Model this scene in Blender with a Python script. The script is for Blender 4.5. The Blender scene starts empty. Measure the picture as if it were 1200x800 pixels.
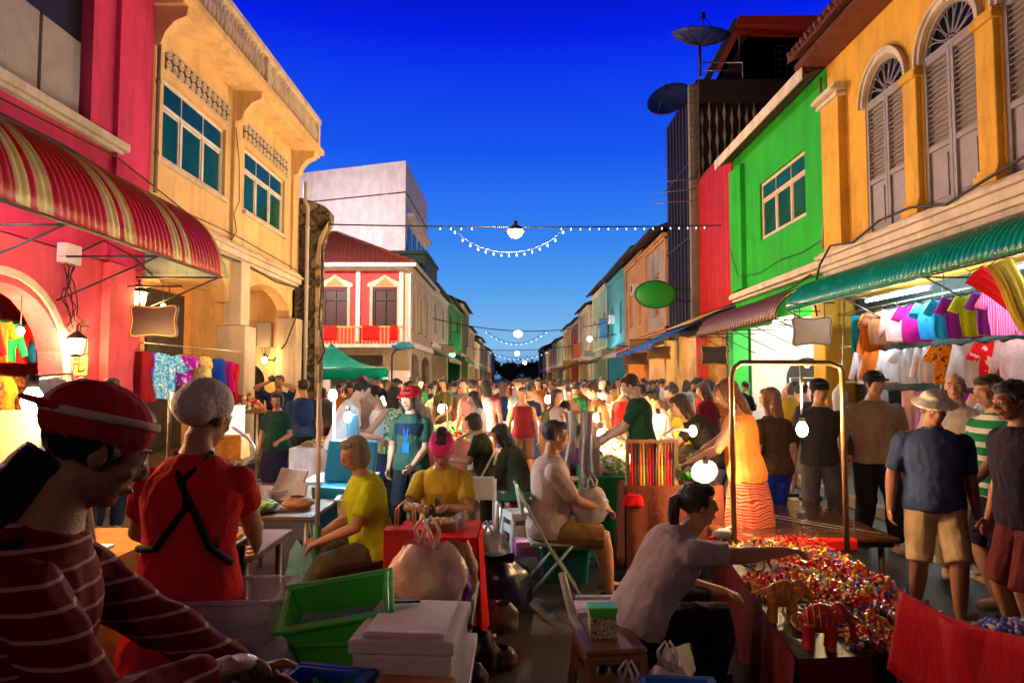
import bpy, bmesh, math, random
from mathutils import Vector, Matrix, noise
random.seed(7)
V = Vector
R = math.radians
PI = math.pi
sc = bpy.context.scene
C = sc.collection
# ---------------------------------------------------------------- camera
FPX = 800.0
PITCH = math.atan(45/FPX); YAW = 3/FPX
cam_d = bpy.data.cameras.new('camera'); cam = bpy.data.objects.new('camera', cam_d); C.objects.link(cam)
cam_d.sensor_width = 36; cam_d.lens = 24; cam_d.clip_end = 3000; cam_d.clip_start = .05
cam.location = (0, 0, 1.7); cam.rotation_euler = (PI/2+PITCH, 0, YAW)
sc.camera = cam
CM = cam.rotation_euler.to_matrix()
def P(px, py, Y):
    d = CM @ V(((px-600)/FPX, -(py-400)/FPX, -1)); return V((0, 0, 1.7)) + d*(Y/d.y)
def PX(px, X):   # the Y where the wall x = X is seen at pixel column px
    d = CM @ V(((px-600)/FPX, -.056, -1)); return X/d.x*d.y
# ---------------------------------------------------------------- objects
def tag(o, label=None, cat=None, group=None, kind=None):
    if label: o['label'] = label
    if cat: o['category'] = cat
    if group: o['group'] = group
    if kind: o['kind'] = kind
    return o
def thing(name, label, cat, loc=(0, 0, 0), group=None, kind=None, rz=0):
    o = bpy.data.objects.new(name, None); C.objects.link(o); o.location = loc; o.rotation_euler.z = rz
    o.empty_display_size = .1
    return tag(o, label, cat, group, kind)
def woff(p):
    r = V((0, 0, 0))
    while p is not None: r += p.location; p = p.parent
    return r
class MB:
    def __init__(s): s.v = []; s.f = []; s.m = []; s.s = []
    def add(s, vs, fs, m=0, sm=False):
        n = len(s.v); s.v += [tuple(a) for a in vs]
        for f in fs: s.f.append(tuple(i+n for i in f)); s.m.append(m); s.s.append(sm)
        return s
    def quad(s, a, b, c, d, m=0): return s.add([a, b, c, d], [(0, 1, 2, 3)], m)
    def box(s, x0, x1, y0, y1, z0, z1, m=0):
        if x0 > x1: x0, x1 = x1, x0
        if y0 > y1: y0, y1 = y1, y0
        if z0 > z1: z0, z1 = z1, z0
        return s.add([(x0,y0,z0),(x1,y0,z0),(x1,y1,z0),(x0,y1,z0),(x0,y0,z1),(x1,y0,z1),(x1,y1,z1),(x0,y1,z1)],
                     [(3,2,1,0),(4,5,6,7),(0,1,5,4),(1,2,6,5),(2,3,7,6),(3,0,4,7)], m)
    def ob(s, c, size, rot=(0, 0, 0), m=0, taper=1.0):
        M = Matrix.Translation(V(c)) @ (rot if isinstance(rot, Matrix) else (Matrix.Rotation(rot[2],4,'Z')@Matrix.Rotation(rot[1],4,'Y')@Matrix.Rotation(rot[0],4,'X')))
        x, y, z = [a/2 for a in size]; t = taper
        vs = [(-x*t,-y*t,-z),(x*t,-y*t,-z),(x*t,y*t,-z),(-x*t,y*t,-z),(-x,-y,z),(x,-y,z),(x,y,z),(-x,y,z)]
        return s.add([M @ V(v) for v in vs], [(3,2,1,0),(4,5,6,7),(0,1,5,4),(1,2,6,5),(2,3,7,6),(3,0,4,7)], m)
    def tube(s, pts, r, seg=8, m=0, caps=True, sm=True):
        pts = [V(p) for p in pts]; n = len(pts)
        rs = r if isinstance(r, (list, tuple)) else [r]*n
        vs = []; up = V((0, 0, 1)); prev = None
        for i, p in enumerate(pts):
            d = (pts[min(i+1, n-1)] - pts[max(i-1, 0)]); d = d.normalized() if d.length > 1e-9 else V((0,0,1))
            a = d.cross(up) if prev is None else prev - d*prev.dot(d)
            if a.length < 1e-4: a = d.cross(V((1, 0, 0)))
            if a.length < 1e-4: a = d.cross(V((0, 1, 0)))
            a.normalize(); b = d.cross(a); prev = a
            for k in range(seg):
                t = 2*PI*k/seg; vs.append(p + (a*math.cos(t) + b*math.sin(t))*rs[i])
        fs = [(i*seg+k, i*seg+(k+1)%seg, (i+1)*seg+(k+1)%seg, (i+1)*seg+k) for i in range(n-1) for k in range(seg)]
        if caps: fs += [tuple(range(seg))[::-1], tuple((n-1)*seg+k for k in range(seg))]
        return s.add(vs, fs, m, sm)
    def lathe(s, prof, c=(0, 0, 0), seg=16, m=0, M=None, sm=True, sx=1, sy=1):
        c = V(c); vs = []; n = len(prof)
        for r, z in prof:
            for k in range(seg):
                t = 2*PI*k/seg; p = V((r*sx*math.cos(t), r*sy*math.sin(t), z))
                vs.append(c + (M @ p if M else p))
        fs = [(i*seg+k, i*seg+(k+1)%seg, (i+1)*seg+(k+1)%seg, (i+1)*seg+k) for i in range(n-1) for k in range(seg)]
        fs += [tuple(range(seg))[::-1], tuple((n-1)*seg+k for k in range(seg))]
        return s.add(vs, fs, m, sm)
    def ell(s, c, r, M=None, seg=14, rings=8, m=0):
        if not isinstance(r, (tuple, list)): r = (r, r, r)
        prof = [(max(1e-4, math.sin(PI*i/rings)), -math.cos(PI*i/rings)) for i in range(rings+1)]
        c = V(c); vs = []
        for q, z in prof:
            for k in range(seg):
                t = 2*PI*k/seg; p = V((q*math.cos(t)*r[0], q*math.sin(t)*r[1], z*r[2])); vs.append(c + (M @ p if M else p))
        fs = [(i*seg+k, i*seg+(k+1)%seg, (i+1)*seg+(k+1)%seg, (i+1)*seg+k) for i in range(rings) for k in range(seg)]
        fs += [tuple(range(seg))[::-1], tuple(rings*seg+k for k in range(seg))]
        return s.add(vs, fs, m, True)
    def prism(s, poly, O, A, B, N, th, m=0, sm=False):   # polygon in the plane O + a*A + b*B, thickness th along N
        O, A, B, N = V(O), V(A), V(B), V(N); n = len(poly)
        vs = [O + A*a + B*b for a, b in poly] + [O + A*a + B*b + N*th for a, b in poly]
        fs = [tuple(range(n)), tuple(range(2*n-1, n-1, -1))]
        s.add(vs, fs, m, False)
        vs2 = vs; fs2 = [(i, n+i, n+(i+1)%n, (i+1)%n) for i in range(n)]
        return s.add(vs2, fs2, m, sm)
    def grid(s, fn, nu, nv, m=0, sm=True, th=0):    # sheet from fn(u, v) with u, v in 0..1
        vs = [V(fn(i/nu, j/nv)) for i in range(nu+1) for j in range(nv+1)]
        idx = lambda i, j: i*(nv+1)+j
        fs = [(idx(i,j), idx(i+1,j), idx(i+1,j+1), idx(i,j+1)) for i in range(nu) for j in range(nv)]
        if not th: return s.add(vs, fs, m, sm)
        ns = []
        for i in range(nu+1):
            for j in range(nv+1):
                du = vs[idx(min(i+1,nu), j)] - vs[idx(max(i-1,0), j)]; dv = vs[idx(i, min(j+1,nv))] - vs[idx(i, max(j-1,0))]
                k = du.cross(dv); ns.append(k.normalized() if k.length > 1e-12 else V((0,0,1)))
        n = len(vs); vs2 = vs + [a - b*th for a, b in zip(vs, ns)]
        fs = fs + [tuple(q+n for q in reversed(f)) for f in fs]
        bd = [idx(i,0) for i in range(nu+1)] + [idx(nu,j) for j in range(1,nv+1)] + [idx(i,nv) for i in range(nu-1,-1,-1)] + [idx(0,j) for j in range(nv-1,0,-1)]
        for a, b in zip(bd, bd[1:]+bd[:1]): fs.append((b, a, a+n, b+n))
        return s.add(vs2, fs, m, sm)
    def build(s, name, mat, parent=None, bev=0, bseg=1, local=False, sub=0, wrink=0, wsc=6.0):
        me = bpy.data.meshes.new(name)
        vs = s.v
        if parent is not None and not local:
            o_ = woff(parent); vs = [(a[0]-o_.x, a[1]-o_.y, a[2]-o_.z) for a in vs]
        me.from_pydata(vs, [], s.f)
        mats = mat if isinstance(mat, (list, tuple)) else [mat]
        for q in mats: me.materials.append(q)
        me.polygons.foreach_set('material_index', s.m); me.polygons.foreach_set('use_smooth', s.s)
        bm = bmesh.new(); bm.from_mesh(me)
        bmesh.ops.recalc_face_normals(bm, faces=bm.faces)
        if wrink:
            for q in bm.verts: q.co += q.normal*0 + V((noise.noise(q.co*wsc), noise.noise(q.co*wsc+V((9,9,9))), noise.noise(q.co*wsc+V((3,7,1)))))*wrink
        bm.to_mesh(me); bm.free()
        o = bpy.data.objects.new(name, me); C.objects.link(o)
        if parent is not None: o.parent = parent
        if bev:
            b = o.modifiers.new('bevel', 'BEVEL'); b.width = bev; b.segments = bseg; b.limit_method = 'ANGLE'; b.angle_limit = R(40)
        if sub:
            b = o.modifiers.new('sub', 'SUBSURF'); b.levels = sub; b.render_levels = sub
        return o
def copy_tree(o, parent=None):
    c = o.copy(); C.objects.link(c); c.parent = parent
    for ch in o.children: copy_tree(ch, c)
    return c
def recolor(o, mats):
    """mats: {child stem: material}; puts the material on the object's own slot so that copies can share a mesh"""
    for q in [o] + list(o.children_recursive):
        k = q.name.split('.')[0]
        if k in mats and q.type == 'MESH':
            q.material_slots[0].link = 'OBJECT'; q.material_slots[0].material = mats[k]
# ---------------------------------------------------------------- materials
_mc = {}
def mat(name, col, rough=.7, metal=0, spec=.5, vary=.18, vs=3.0, bump=.15, bs=40, dirt=0, emit=0, trans=0, alpha=1, sheen=0, stretch=None, coat=0, cyc=False):
    key = name
    if key in _mc: return _mc[key]
    m = bpy.data.materials.new(name); m.use_nodes = True; nt = m.node_tree; N = nt.nodes; L = nt.links
    b = N['Principled BSDF']; b.inputs['Roughness'].default_value = rough; b.inputs['Metallic'].default_value = metal
    b.inputs['Specular IOR Level'].default_value = spec
    c4 = (*col, 1)
    tc = N.new('ShaderNodeTexCoord'); src = tc.outputs['Object']
    if stretch:
        mp = N.new('ShaderNodeMapping'); mp.inputs['Scale'].default_value = stretch; L.new(src, mp.inputs[0]); src = mp.outputs[0]
    if vary or bump or dirt:
        n1 = N.new('ShaderNodeTexNoise'); n1.inputs['Scale'].default_value = vs; n1.inputs['Detail'].default_value = 6; n1.inputs['Roughness'].default_value = .65; L.new(src, n1.inputs['Vector'])
        r = N.new('ShaderNodeValToRGB'); L.new(n1.outputs[0], r.inputs[0])
        r.color_ramp.elements[0].position = .3; r.color_ramp.elements[1].position = .7
        r.color_ramp.elements[0].color = tuple(max(0, x*(1-vary)) for x in col)+(1,); r.color_ramp.elements[1].color = tuple(min(1, x*(1+vary*.7)) for x in col)+(1,)
        out = r.outputs[0]
        if dirt:
            mp2 = N.new('ShaderNodeMapping'); mp2.inputs['Scale'].default_value = (1.6, 1.6, .35); L.new(tc.outputs['Object'], mp2.inputs[0])
            n3 = N.new('ShaderNodeTexNoise'); n3.inputs['Scale'].default_value = 1.5; n3.inputs['Detail'].default_value = 9; n3.inputs['Roughness'].default_value = .75; L.new(mp2.outputs[0], n3.inputs['Vector'])
            r3 = N.new('ShaderNodeValToRGB'); r3.color_ramp.elements[0].position = .47; r3.color_ramp.elements[1].position = .70; L.new(n3.outputs[0], r3.inputs[0])
            r3.color_ramp.elements[0].color = (0, 0, 0, 1); r3.color_ramp.elements[1].color = (dirt, dirt, dirt, 1)
            mx = N.new('ShaderNodeMixRGB'); mx.inputs[2].default_value = (col[0]*.25+.02, col[1]*.25+.018, col[2]*.25+.015, 1); L.new(r3.outputs[0], mx.inputs[0]); L.new(out, mx.inputs[1]); out = mx.outputs[0]
        L.new(out, b.inputs['Base Color'])
        if bump:
            n2 = N.new('ShaderNodeTexNoise'); n2.inputs['Scale'].default_value = bs; n2.inputs['Detail'].default_value = 4; L.new(src, n2.inputs['Vector'])
            bp = N.new('ShaderNodeBump'); bp.inputs['Strength'].default_value = bump; bp.inputs['Distance'].default_value = .02; L.new(n2.outputs[0], bp.inputs['Height']); L.new(bp.outputs[0], b.inputs['Normal'])
            rr = N.new('ShaderNodeMapRange'); rr.inputs[3].default_value = max(0, rough-.12); rr.inputs[4].default_value = min(1, rough+.12); L.new(n1.outputs[0], rr.inputs[0]); L.new(rr.outputs[0], b.inputs['Roughness'])
    else: b.inputs['Base Color'].default_value = c4
    if emit:
        b.inputs['Emission Color'].default_value = c4; b.inputs['Emission Strength'].default_value = emit
        if not cyc: m.cycles.emission_sampling = 'NONE'
    if trans: b.inputs['Transmission Weight'].default_value = trans
    if alpha < 1: b.inputs['Alpha'].default_value = alpha
    if sheen: b.inputs['Sheen Weight'].default_value = sheen
    if coat: b.inputs['Coat Weight'].default_value = coat
    m.diffuse_color = c4
    _mc[key] = m
    return m
def hx(h):
    h = h.lstrip('#'); return tuple((((int(h[i:i+2], 16)/255)+.055)/1.055)**2.4 if int(h[i:i+2],16) > 10 else int(h[i:i+2],16)/255/12.92 for i in (0, 2, 4))
def stucco(name, col, dirt=.5): return mat(name, col, .85, vary=.17, vs=1.1, bump=.35, bs=28, dirt=dirt, spec=.25)
def cloth(col, name=None): 
    n = name or 'cloth_%02x%02x%02x' % tuple(int(min(1, c)*255) for c in col)
    return mat(n, col, .88, vary=.28, vs=6, bump=.45, bs=30, spec=.15, sheen=.0, stretch=(1, 1, .6))
def ramp_pat(name, cols, scale=8, kind='noise', rough=.8, bump=.2, distort=1.0, sharp=True, axis='Z', emit=0):
    """patterned cloth or printed surface: noise, voronoi or bands turned into a few flat colours"""
    if name in _mc: return _mc[name]
    m = mat(name, cols[0], rough, bump=bump, spec=.12); nt = m.node_tree; N = nt.nodes; L = nt.links; b = N['Principled BSDF']
    tc = N.new('ShaderNodeTexCoord')
    if kind == 'bands':
        t = N.new('ShaderNodeTexWave'); t.bands_direction = axis; t.inputs['Scale'].default_value = scale; t.inputs['Distortion'].default_value = distort; t.inputs['Detail'].default_value = 1
        o = t.outputs[0]; L.new(tc.outputs['Object'], t.inputs[0])
    elif kind == 'voronoi':
        t = N.new('ShaderNodeTexVoronoi'); t.inputs['Scale'].default_value = scale; L.new(tc.outputs['Object'], t.inputs[0]); sp = N.new('ShaderNodeSeparateColor'); L.new(t.outputs['Color'], sp.inputs[0]); o = sp.outputs[0]
    else:
        t = N.new('ShaderNodeTexNoise'); t.inputs['Scale'].default_value = scale; t.inputs['Detail'].default_value = 2; L.new(tc.outputs['Object'], t.inputs['Vector'])
        mr = N.new('ShaderNodeMapRange'); mr.inputs[1].default_value = .3; mr.inputs[2].default_value = .7; L.new(t.outputs[0], mr.inputs[0]); o = mr.outputs[0]
    r = N.new('ShaderNodeValToRGB'); r.color_ramp.interpolation = 'CONSTANT' if sharp else 'LINEAR'
    n = len(cols); e = r.color_ramp.elements
    while len(e) < n: e.new(.5)
    for i, c in enumerate(cols): e[i].position = i/n; e[i].color = (*c, 1)
    L.new(o, r.inputs[0]); L.new(r.outputs[0], b.inputs['Base Color'])
    return m
def glass(name, col, rough=.12, spec=.12): return mat(name, col, rough, vary=.3, vs=.9, bump=.06, bs=3, spec=spec)
def bulb_mat(name, col, s): 
    if name in _mc: return _mc[name]
    m = mat(name, col, .3, vary=0, bump=0, emit=s); return m
M_white = mat('white_paint', (.78, .76, .72), .55, bump=.08)
M_metal = mat('bare_metal', (.45, .45, .44), .35, metal=.9, bump=.05)
M_black = mat('black_iron', (.015, .014, .014), .5, bump=.1)
M_wire = mat('wire_rubber', (.012, .012, .014), .6, bump=0, vary=0)
M_wood = mat('brown_wood', (.16, .07, .03), .5, vary=.4, vs=6, stretch=(1, 8, 8), bump=.2)
M_darkwood = mat('dark_wood', (.035, .014, .008), .45, vary=.4, vs=6, stretch=(1, 8, 8), bump=.2)
M_gold = mat('gold_paint', (.75, .42, .08), .4, metal=.4)
M_steel = mat('galvanised_steel', (.5, .48, .45), .35, metal=.8, bump=.1)
LK = 4.0
def lamp(loc, col, power, r=.05, name='bulb_light'):
    d = bpy.data.lights.new(name, 'POINT'); d.color = col; d.energy = power*LK; d.shadow_soft_size = r
    o = bpy.data.objects.new(name, d); C.objects.link(o); o.location = loc; return o
WARM = (1, .52, .2); WARM2 = (1, .60, .28); COOL = (.6, .85, 1); WHT = (1, .84, .62)
# ---------------------------------------------------------------- world: clear dusk sky
w = bpy.data.worlds.new('World'); sc.world = w; w.use_nodes = True; nt = w.node_tree; N = nt.nodes; L = nt.links
bg = N['Background']; tc = N.new('ShaderNodeTexCoord'); sp = N.new('ShaderNodeSeparateXYZ'); L.new(tc.outputs['Generated'], sp.inputs[0])
rp = N.new('ShaderNodeValToRGB'); L.new(sp.outputs[2], rp.inputs[0])
cols = [(0, '#16355e'), (.005, '#5f8fc8'), (.05, '#84bbe8'), (.12, '#5aa4ee'), (.20, '#3684f0'), (.32, '#1656ee'), (.46, '#031eea'), (.58, '#02065c'), (.80, '#010216')]
e = rp.color_ramp.elements
while len(e) < len(cols): e.new(.5)
for i, (p, c) in enumerate(cols): e[i].position = p; e[i].color = (*hx(c), 1)
# the afterglow lies ahead (down the street, +Y); behind the camera the sky is already darker
mr = N.new('ShaderNodeMapRange'); mr.inputs[1].default_value = -.2; mr.inputs[2].default_value = .6; mr.inputs[3].default_value = .05; mr.inputs[4].default_value = 1.0
L.new(sp.outputs[1], mr.inputs[0])
mx = N.new('ShaderNodeVectorMath'); mx.operation = 'SCALE'; L.new(rp.outputs[0], mx.inputs[0]); L.new(mr.outputs[0], mx.inputs[3])
L.new(mx.outputs[0], bg.inputs[0]); bg.inputs[1].default_value = 1.0
# physical sky under the gradient (sun just below the horizon)
sk = N.new('ShaderNodeTexSky'); sk.sky_type = 'NISHITA'; sk.sun_disc = False; sk.sun_elevation = R(-4); sk.sun_rotation = R(180)
bg2 = N.new('ShaderNodeBackground'); bg2.inputs[1].default_value = .05; L.new(sk.outputs[0], bg2.inputs[0])
ad = N.new('ShaderNodeAddShader'); L.new(bg.outputs[0], ad.inputs[0]); L.new(bg2.outputs[0], ad.inputs[1]); L.new(ad.outputs[0], N['World Output'].inputs[0])
sc.view_settings.view_transform = 'Standard'; sc.view_settings.look = 'None'; sc.view_settings.gamma = 1; sc.view_settings.exposure = 0
sc.cycles.max_bounces = 5; sc.cycles.diffuse_bounces = 3; sc.cycles.glossy_bounces = 2; sc.cycles.transparent_max_bounces = 12; sc.cycles.sample_clamp_indirect = 4
sc.cycles.use_denoising = True
# ================================================================ facade tools
class Fac:
    """a facade plane: u along the street (+Y), v up, w out towards the street (side -1: left house row, +1: right)"""
    def __init__(s, side, X, Y0): s.side, s.X, s.Y0 = side, X, Y0
    def p(s, u, v, w=0): return V((s.X - s.side*w, s.Y0+u, v))
    U = V((0, 1, 0)); 
    @property
    def Nn(s): return V((-s.side, 0, 0))
    def box(s, mb, u0, u1, v0, v1, w0, w1, m=0):
        a = s.p(u0, v0, w0); b = s.p(u1, v1, w1); return mb.box(a.x, b.x, a.y, b.y, a.z, b.z, m)
class Fr(Fac):
    """a plane facing the camera (-Y): u along +X, v up, w towards the camera"""
    def __init__(s, X0, Y): s.X0, s.Y = X0, Y; s.side = 0
    def p(s, u, v, w=0): return V((s.X0+u, s.Y-w, v))
    U = V((1, 0, 0))
    @property
    def Nn(s): return V((0, -1, 0))
Zv = V((0, 0, 1))
def wall_panel(mb, F, u0, u1, v0, v1, th, holes=(), w=0, m=0):
    """flat wall with rectangular or arched holes (a,b,c,d[,arch rise]); front face at w, back at w-th"""
    us = sorted({u0, u1} | {h[0] for h in holes} | {h[1] for h in holes}); vs = sorted({v0, v1} | {h[2] for h in holes} | {h[3] for h in holes} | {h[3]-h[4] for h in holes if len(h) > 4})
    us = [x for x in us if u0-1e-6 <= x <= u1+1e-6]; vs = [x for x in vs if v0-1e-6 <= x <= v1+1e-6]
    solid = {}
    for i in range(len(us)-1):
        for j in range(len(vs)-1):
            cu, cv = (us[i]+us[i+1])/2, (vs[j]+vs[j+1])/2
            solid[i, j] = not any(h[0] < cu < h[1] and h[2] < cv < h[3] for h in holes)
    q = lambda a, b, c, d: mb.quad(a, b, c, d, m)
    for (i, j), s_ in solid.items():
        a, b, c, d = us[i], us[i+1], vs[j], vs[j+1]
        if s_:
            q(F.p(a, c, w), F.p(b, c, w), F.p(b, d, w), F.p(a, d, w)); q(F.p(a, c, w-th), F.p(a, d, w-th), F.p(b, d, w-th), F.p(b, c, w-th))
            if not solid.get((i-1, j)): q(F.p(a, c, w), F.p(a, d, w), F.p(a, d, w-th), F.p(a, c, w-th))
            if not solid.get((i+1, j)): q(F.p(b, c, w), F.p(b, c, w-th), F.p(b, d, w-th), F.p(b, d, w))
            if not solid.get((i, j-1)): q(F.p(a, c, w), F.p(a, c, w-th), F.p(b, c, w-th), F.p(b, c, w))
            if not solid.get((i, j+1)): q(F.p(a, d, w), F.p(b, d, w), F.p(b, d, w-th), F.p(a, d, w-th))
    for h in holes:
        if len(h) > 4 and h[4] > 0:
            a, b, top, rise = h[0], h[1], h[3], h[4]; cx = (a+b)/2; rx = (b-a)/2; n = 12
            for k in range(n):
                t0, t1 = PI*k/n, PI*(k+1)/n
                x0, z0 = cx-rx*math.cos(t0), top-rise+rise*math.sin(t0); x1, z1 = cx-rx*math.cos(t1), top-rise+rise*math.sin(t1)
                for ww in (w, w-th): q(F.p(x0, z0, ww), F.p(x1, z1, ww), F.p(x1, top, ww), F.p(x0, top, ww))
                q(F.p(x0, z0, w), F.p(x1, z1, w), F.p(x1, z1, w-th), F.p(x0, z0, w-th))
def arch_band(mb, F, cx, vs_, r, t, w0, w1, m=0, n=16, legs=0):
    """raised arch moulding; legs extends it down both sides"""
    def ring(rad, ww): 
        pts = [(cx-rad*math.cos(PI*k/n), vs_+rad*math.sin(PI*k/n)) for k in range(n+1)]
        if legs: pts = [(cx-rad, vs_-legs)] + pts + [(cx+rad, vs_-legs)]
        return [F.p(a, b, ww) for a, b in pts]
    A, B, Cc, D = ring(r, w0), ring(r, w1), ring(r+t, w1), ring(r+t, w0)
    for k in range(len(A)-1):
        for X, Y in ((A, B), (B, Cc), (Cc, D)): mb.quad(X[k], X[k+1], Y[k+1], Y[k], m)
    for k in (0, len(A)-1): mb.quad(A[k], B[k], Cc[k], D[k], m)
def window(F, parent, u0, u1, v0, v1, fm, gm, cols=3, transom=0, d=.12, fw=.06, tg=None):
    """framed window set in a wall opening: frame (window) with its glass as a sub-part"""
    f = MB(); B = F.box
    w0, w1 = -d, -d+.06
    for a, b, c, e in ((u0, u1, v0, v0+fw), (u0, u1, v1-fw, v1), (u0, u0+fw, v0+fw, v1-fw), (u1-fw, u1, v0+fw, v1-fw)): B(f, a, b, c, e, w0, w1)
    tv = v1-transom if transom else v1-fw
    if transom: B(f, u0+fw, u1-fw, tv-fw/2, tv+fw/2, w0, w1-.004)
    cw = (u1-u0)/cols
    for k in range(1, cols): B(f, u0+k*cw-fw*.45, u0+k*cw+fw*.45, v0+fw, tv-fw/2, w0, w1-.006)
    if transom:
        for k in range(1, cols): B(f, u0+k*cw-.012, u0+k*cw+.012, tv+fw/2, v1-fw, w0, w1-.01)
    for k in range(cols):      # inner sashes
        a, b = u0+k*cw+fw*.5+.01, u0+(k+1)*cw-fw*.5-.01; c, e = v0+fw+.005, tv-fw/2-.005; s = .035
        for q in ((a, b, c, c+s), (a, b, e-s, e), (a, a+s, c+s, e-s), (b-s, b, c+s, e-s)): B(f, *q, w0+.01, w1-.02)
    fo = f.build('window', fm, parent, bev=.004)
    g = MB(); B(g, u0+.01, u1-.01, v0+.01, v1-.01, w0+.012, w0+.026); g.build('pane', gm, fo)
    return fo
def cornice(mb, F, u0, u1, v0, steps, m=0):
    """stepped moulding; steps = [(height, projection), ...] from the bottom up"""
    v = v0
    for h, p in steps: F.box(mb, u0, u1, v, v+h, -.02, p, m); v += h
def barrel_awning(name, label, F, u0, u1, vtop, vbot, proj, mats, stripes, ribs, group=None, end=True):
    """curved corrugated sheet awning; stripes(u) picks the material index"""
    base = F.p((u0+u1)/2, vbot, 0); t = thing(name, label, 'awning', base, group)
    mb = MB(); nu = int((u1-u0)/ribs*6); nv = 12; vsx = []
    for i in range(nu+1):
        u = u0+(u1-u0)*i/nu; c = .5*(1+math.cos(2*PI*(u-u0)/ribs)); dd = .022*c**.7
        for j in range(nv+1):
            a = PI/2*j/nv; vsx.append(F.p(u, vbot+(vtop-vbot+dd)*math.cos(a), (proj+dd)*math.sin(a)+.02))
    for i in range(nu):
        for j in range(nv):
            k = i*(nv+1)+j; mb.f.append((k, k+1, k+nv+2, k+nv+1)); mb.m.append(stripes((i+.5)/nu*(u1-u0))); mb.s.append(True)
    mb.v = [tuple(x) for x in vsx]
    o = mb.build('canopy_sheet', mats, t); sd = o.modifiers.new('thick', 'SOLIDIFY'); sd.thickness = .006
    fr = MB()
    for u in [u0+.05+(u1-u0-.1)*k/4 for k in range(5)]:
        fr.tube([F.p(u, vbot+(vtop-vbot)*math.cos(PI/2*j/8)-.02, proj*math.sin(PI/2*j/8)) for j in range(9)], .014, 6)
        fr.tube([F.p(u, vbot-.02, proj), F.p(u, vbot-.02, .02)], .014, 6); fr.tube([F.p(u, vbot-.02, proj-.02), F.p(u, vbot-.55, .02)], .012, 6)
    fr.tube([F.p(u0, vbot-.012, proj), F.p(u1, vbot-.012, proj)], .018, 6)
    fr.build('support_frame', M_black, t)
    return t
def tile_mat(name, col, sc_=5.0):
    if name in _mc: return _mc[name]
    m = mat(name, col, .75, vary=.35, vs=4, bump=0); nt = m.node_tree; N = nt.nodes; L = nt.links
    tc = N.new('ShaderNodeTexCoord'); wv = N.new('ShaderNodeTexWave'); wv.bands_direction = 'DIAGONAL'; wv.inputs['Scale'].default_value = sc_; wv.inputs['Distortion'].default_value = .4; L.new(tc.outputs['Object'], wv.inputs[0])
    w2 = N.new('ShaderNodeTexWave'); w2.bands_direction = 'Z'; w2.inputs['Scale'].default_value = sc_*1.3; w2.inputs['Distortion'].default_value = .3; L.new(tc.outputs['Object'], w2.inputs[0])
    ad = N.new('ShaderNodeMath'); L.new(wv.outputs[0], ad.inputs[0]); L.new(w2.outputs[0], ad.inputs[1])
    bp = N.new('ShaderNodeBump'); bp.inputs['Strength'].default_value = .9; bp.inputs['Distance'].default_value = .05; L.new(ad.outputs[0], bp.inputs['Height']); L.new(bp.outputs[0], N['Principled BSDF'].inputs['Normal'])
    return m
# ---------------------------------------------------------------- colours
S_pink = stucco('pink_render', (.86, .11, .15)); S_pink2 = stucco('pink_upper_render', (.82, .06, .17)); S_cream = stucco('cream_render', (.74, .62, .46), .6)
S_yel = stucco('apricot_render', (.86, .58, .27), .5); S_yel2 = stucco('ochre_render', (.84, .45, .05), .5); S_green = stucco('green_render', (.02, .46, .03), .5)
S_white = stucco('white_render', (.82, .76, .80), .3); S_grey = ramp_pat('weathered_render', [(.02, .018, .015), (.05, .04, .03), (.17, .13, .09), (.03, .026, .02), (.30, .24, .16)], 2.6, sharp=False, bump=.6); S_dark = mat('dark_cladding', (.012, .008, .02), .6)
S_red = stucco('coral_render', (.82, .085, .09)); S_floor = mat('tile_floor', (.3, .2, .14), .5)
G_green = glass('green_glass', (.005, .085, .05)); G_blue = glass('blue_glass', (.006, .07, .085)); G_dark = glass('dark_glass', (.01, .012, .015))
# ================================================================ ground
def asphalt():
    m = mat('asphalt', (.018, .013, .011), .62, vary=.5, vs=1.2, bump=.5, bs=90, spec=.5); return m
g = MB(); g.box(-900, 900, -300, 1600, -.6, -.2); g.build('ground', mat('earth', (.05, .045, .04), .9)); tag(bpy.data.objects['ground'], kind='structure')
g = MB(); g.grid(lambda u, v: (-5.4+10.8*u, -12+412*v, .004*math.sin(u*PI)*6), 8, 4); g.box(-5.5, 5.5, -12, 400, -.199, -.05); ro = g.build('road', asphalt()); tag(ro, kind='structure')
def pave_mat():
    m = mat('paving_tiles', (.10, .085, .07), .55, vary=.3, vs=2, bump=0); nt = m.node_tree; N = nt.nodes; L = nt.links
    b = N.new('ShaderNodeTexBrick'); b.offset = .5; b.inputs['Scale'].default_value = 2.5; b.inputs['Color1'].default_value = (.07, .055, .04, 1); b.inputs['Color2'].default_value = (.045, .035, .03, 1); b.inputs['Mortar'].default_value = (.02, .018, .016, 1); b.inputs['Mortar Size'].default_value = .012
    tc = N.new('ShaderNodeTexCoord'); L.new(tc.outputs['Object'], b.inputs[0]); L.new(b.outputs[0], N['Principled BSDF'].inputs['Base Color'])
    bp = N.new('ShaderNodeBump'); bp.inputs['Distance'].default_value = .01; L.new(b.outputs[1], bp.inputs['Height']); bp.invert = True; L.new(bp.outputs[0], N['Principled BSDF'].inputs['Normal']); return m
pv = pave_mat()
g = MB(); g.box(4.6, 10, -12, 400, -.1, .13); tag(g.build('pavement', pv, bev=.02), kind='structure')
g = MB(); g.box(-10, -5.0, -12, 29.2, -.1, .13); g.box(-10, -4.6, 29.2, 400, -.1, .13); tag(g.build('pavement', pv, bev=.02), kind='structure')
for x in (4.48, ):
    g = MB(); [g.box(x, x+.115, y, y+.97, -.1, .145) for y in range(-8, 60)]; tag(g.build('kerb', mat('kerb_stone', (.2, .18, .15), .7), bev=.012), kind='structure')
g = MB()
for k in range(26): g.box(3.9, 4.06, -2+k*2.3, -2+k*2.3+1.9, .008, .012)
g.box(-.06, .06, -8, -7.9, .02, .024)
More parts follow.
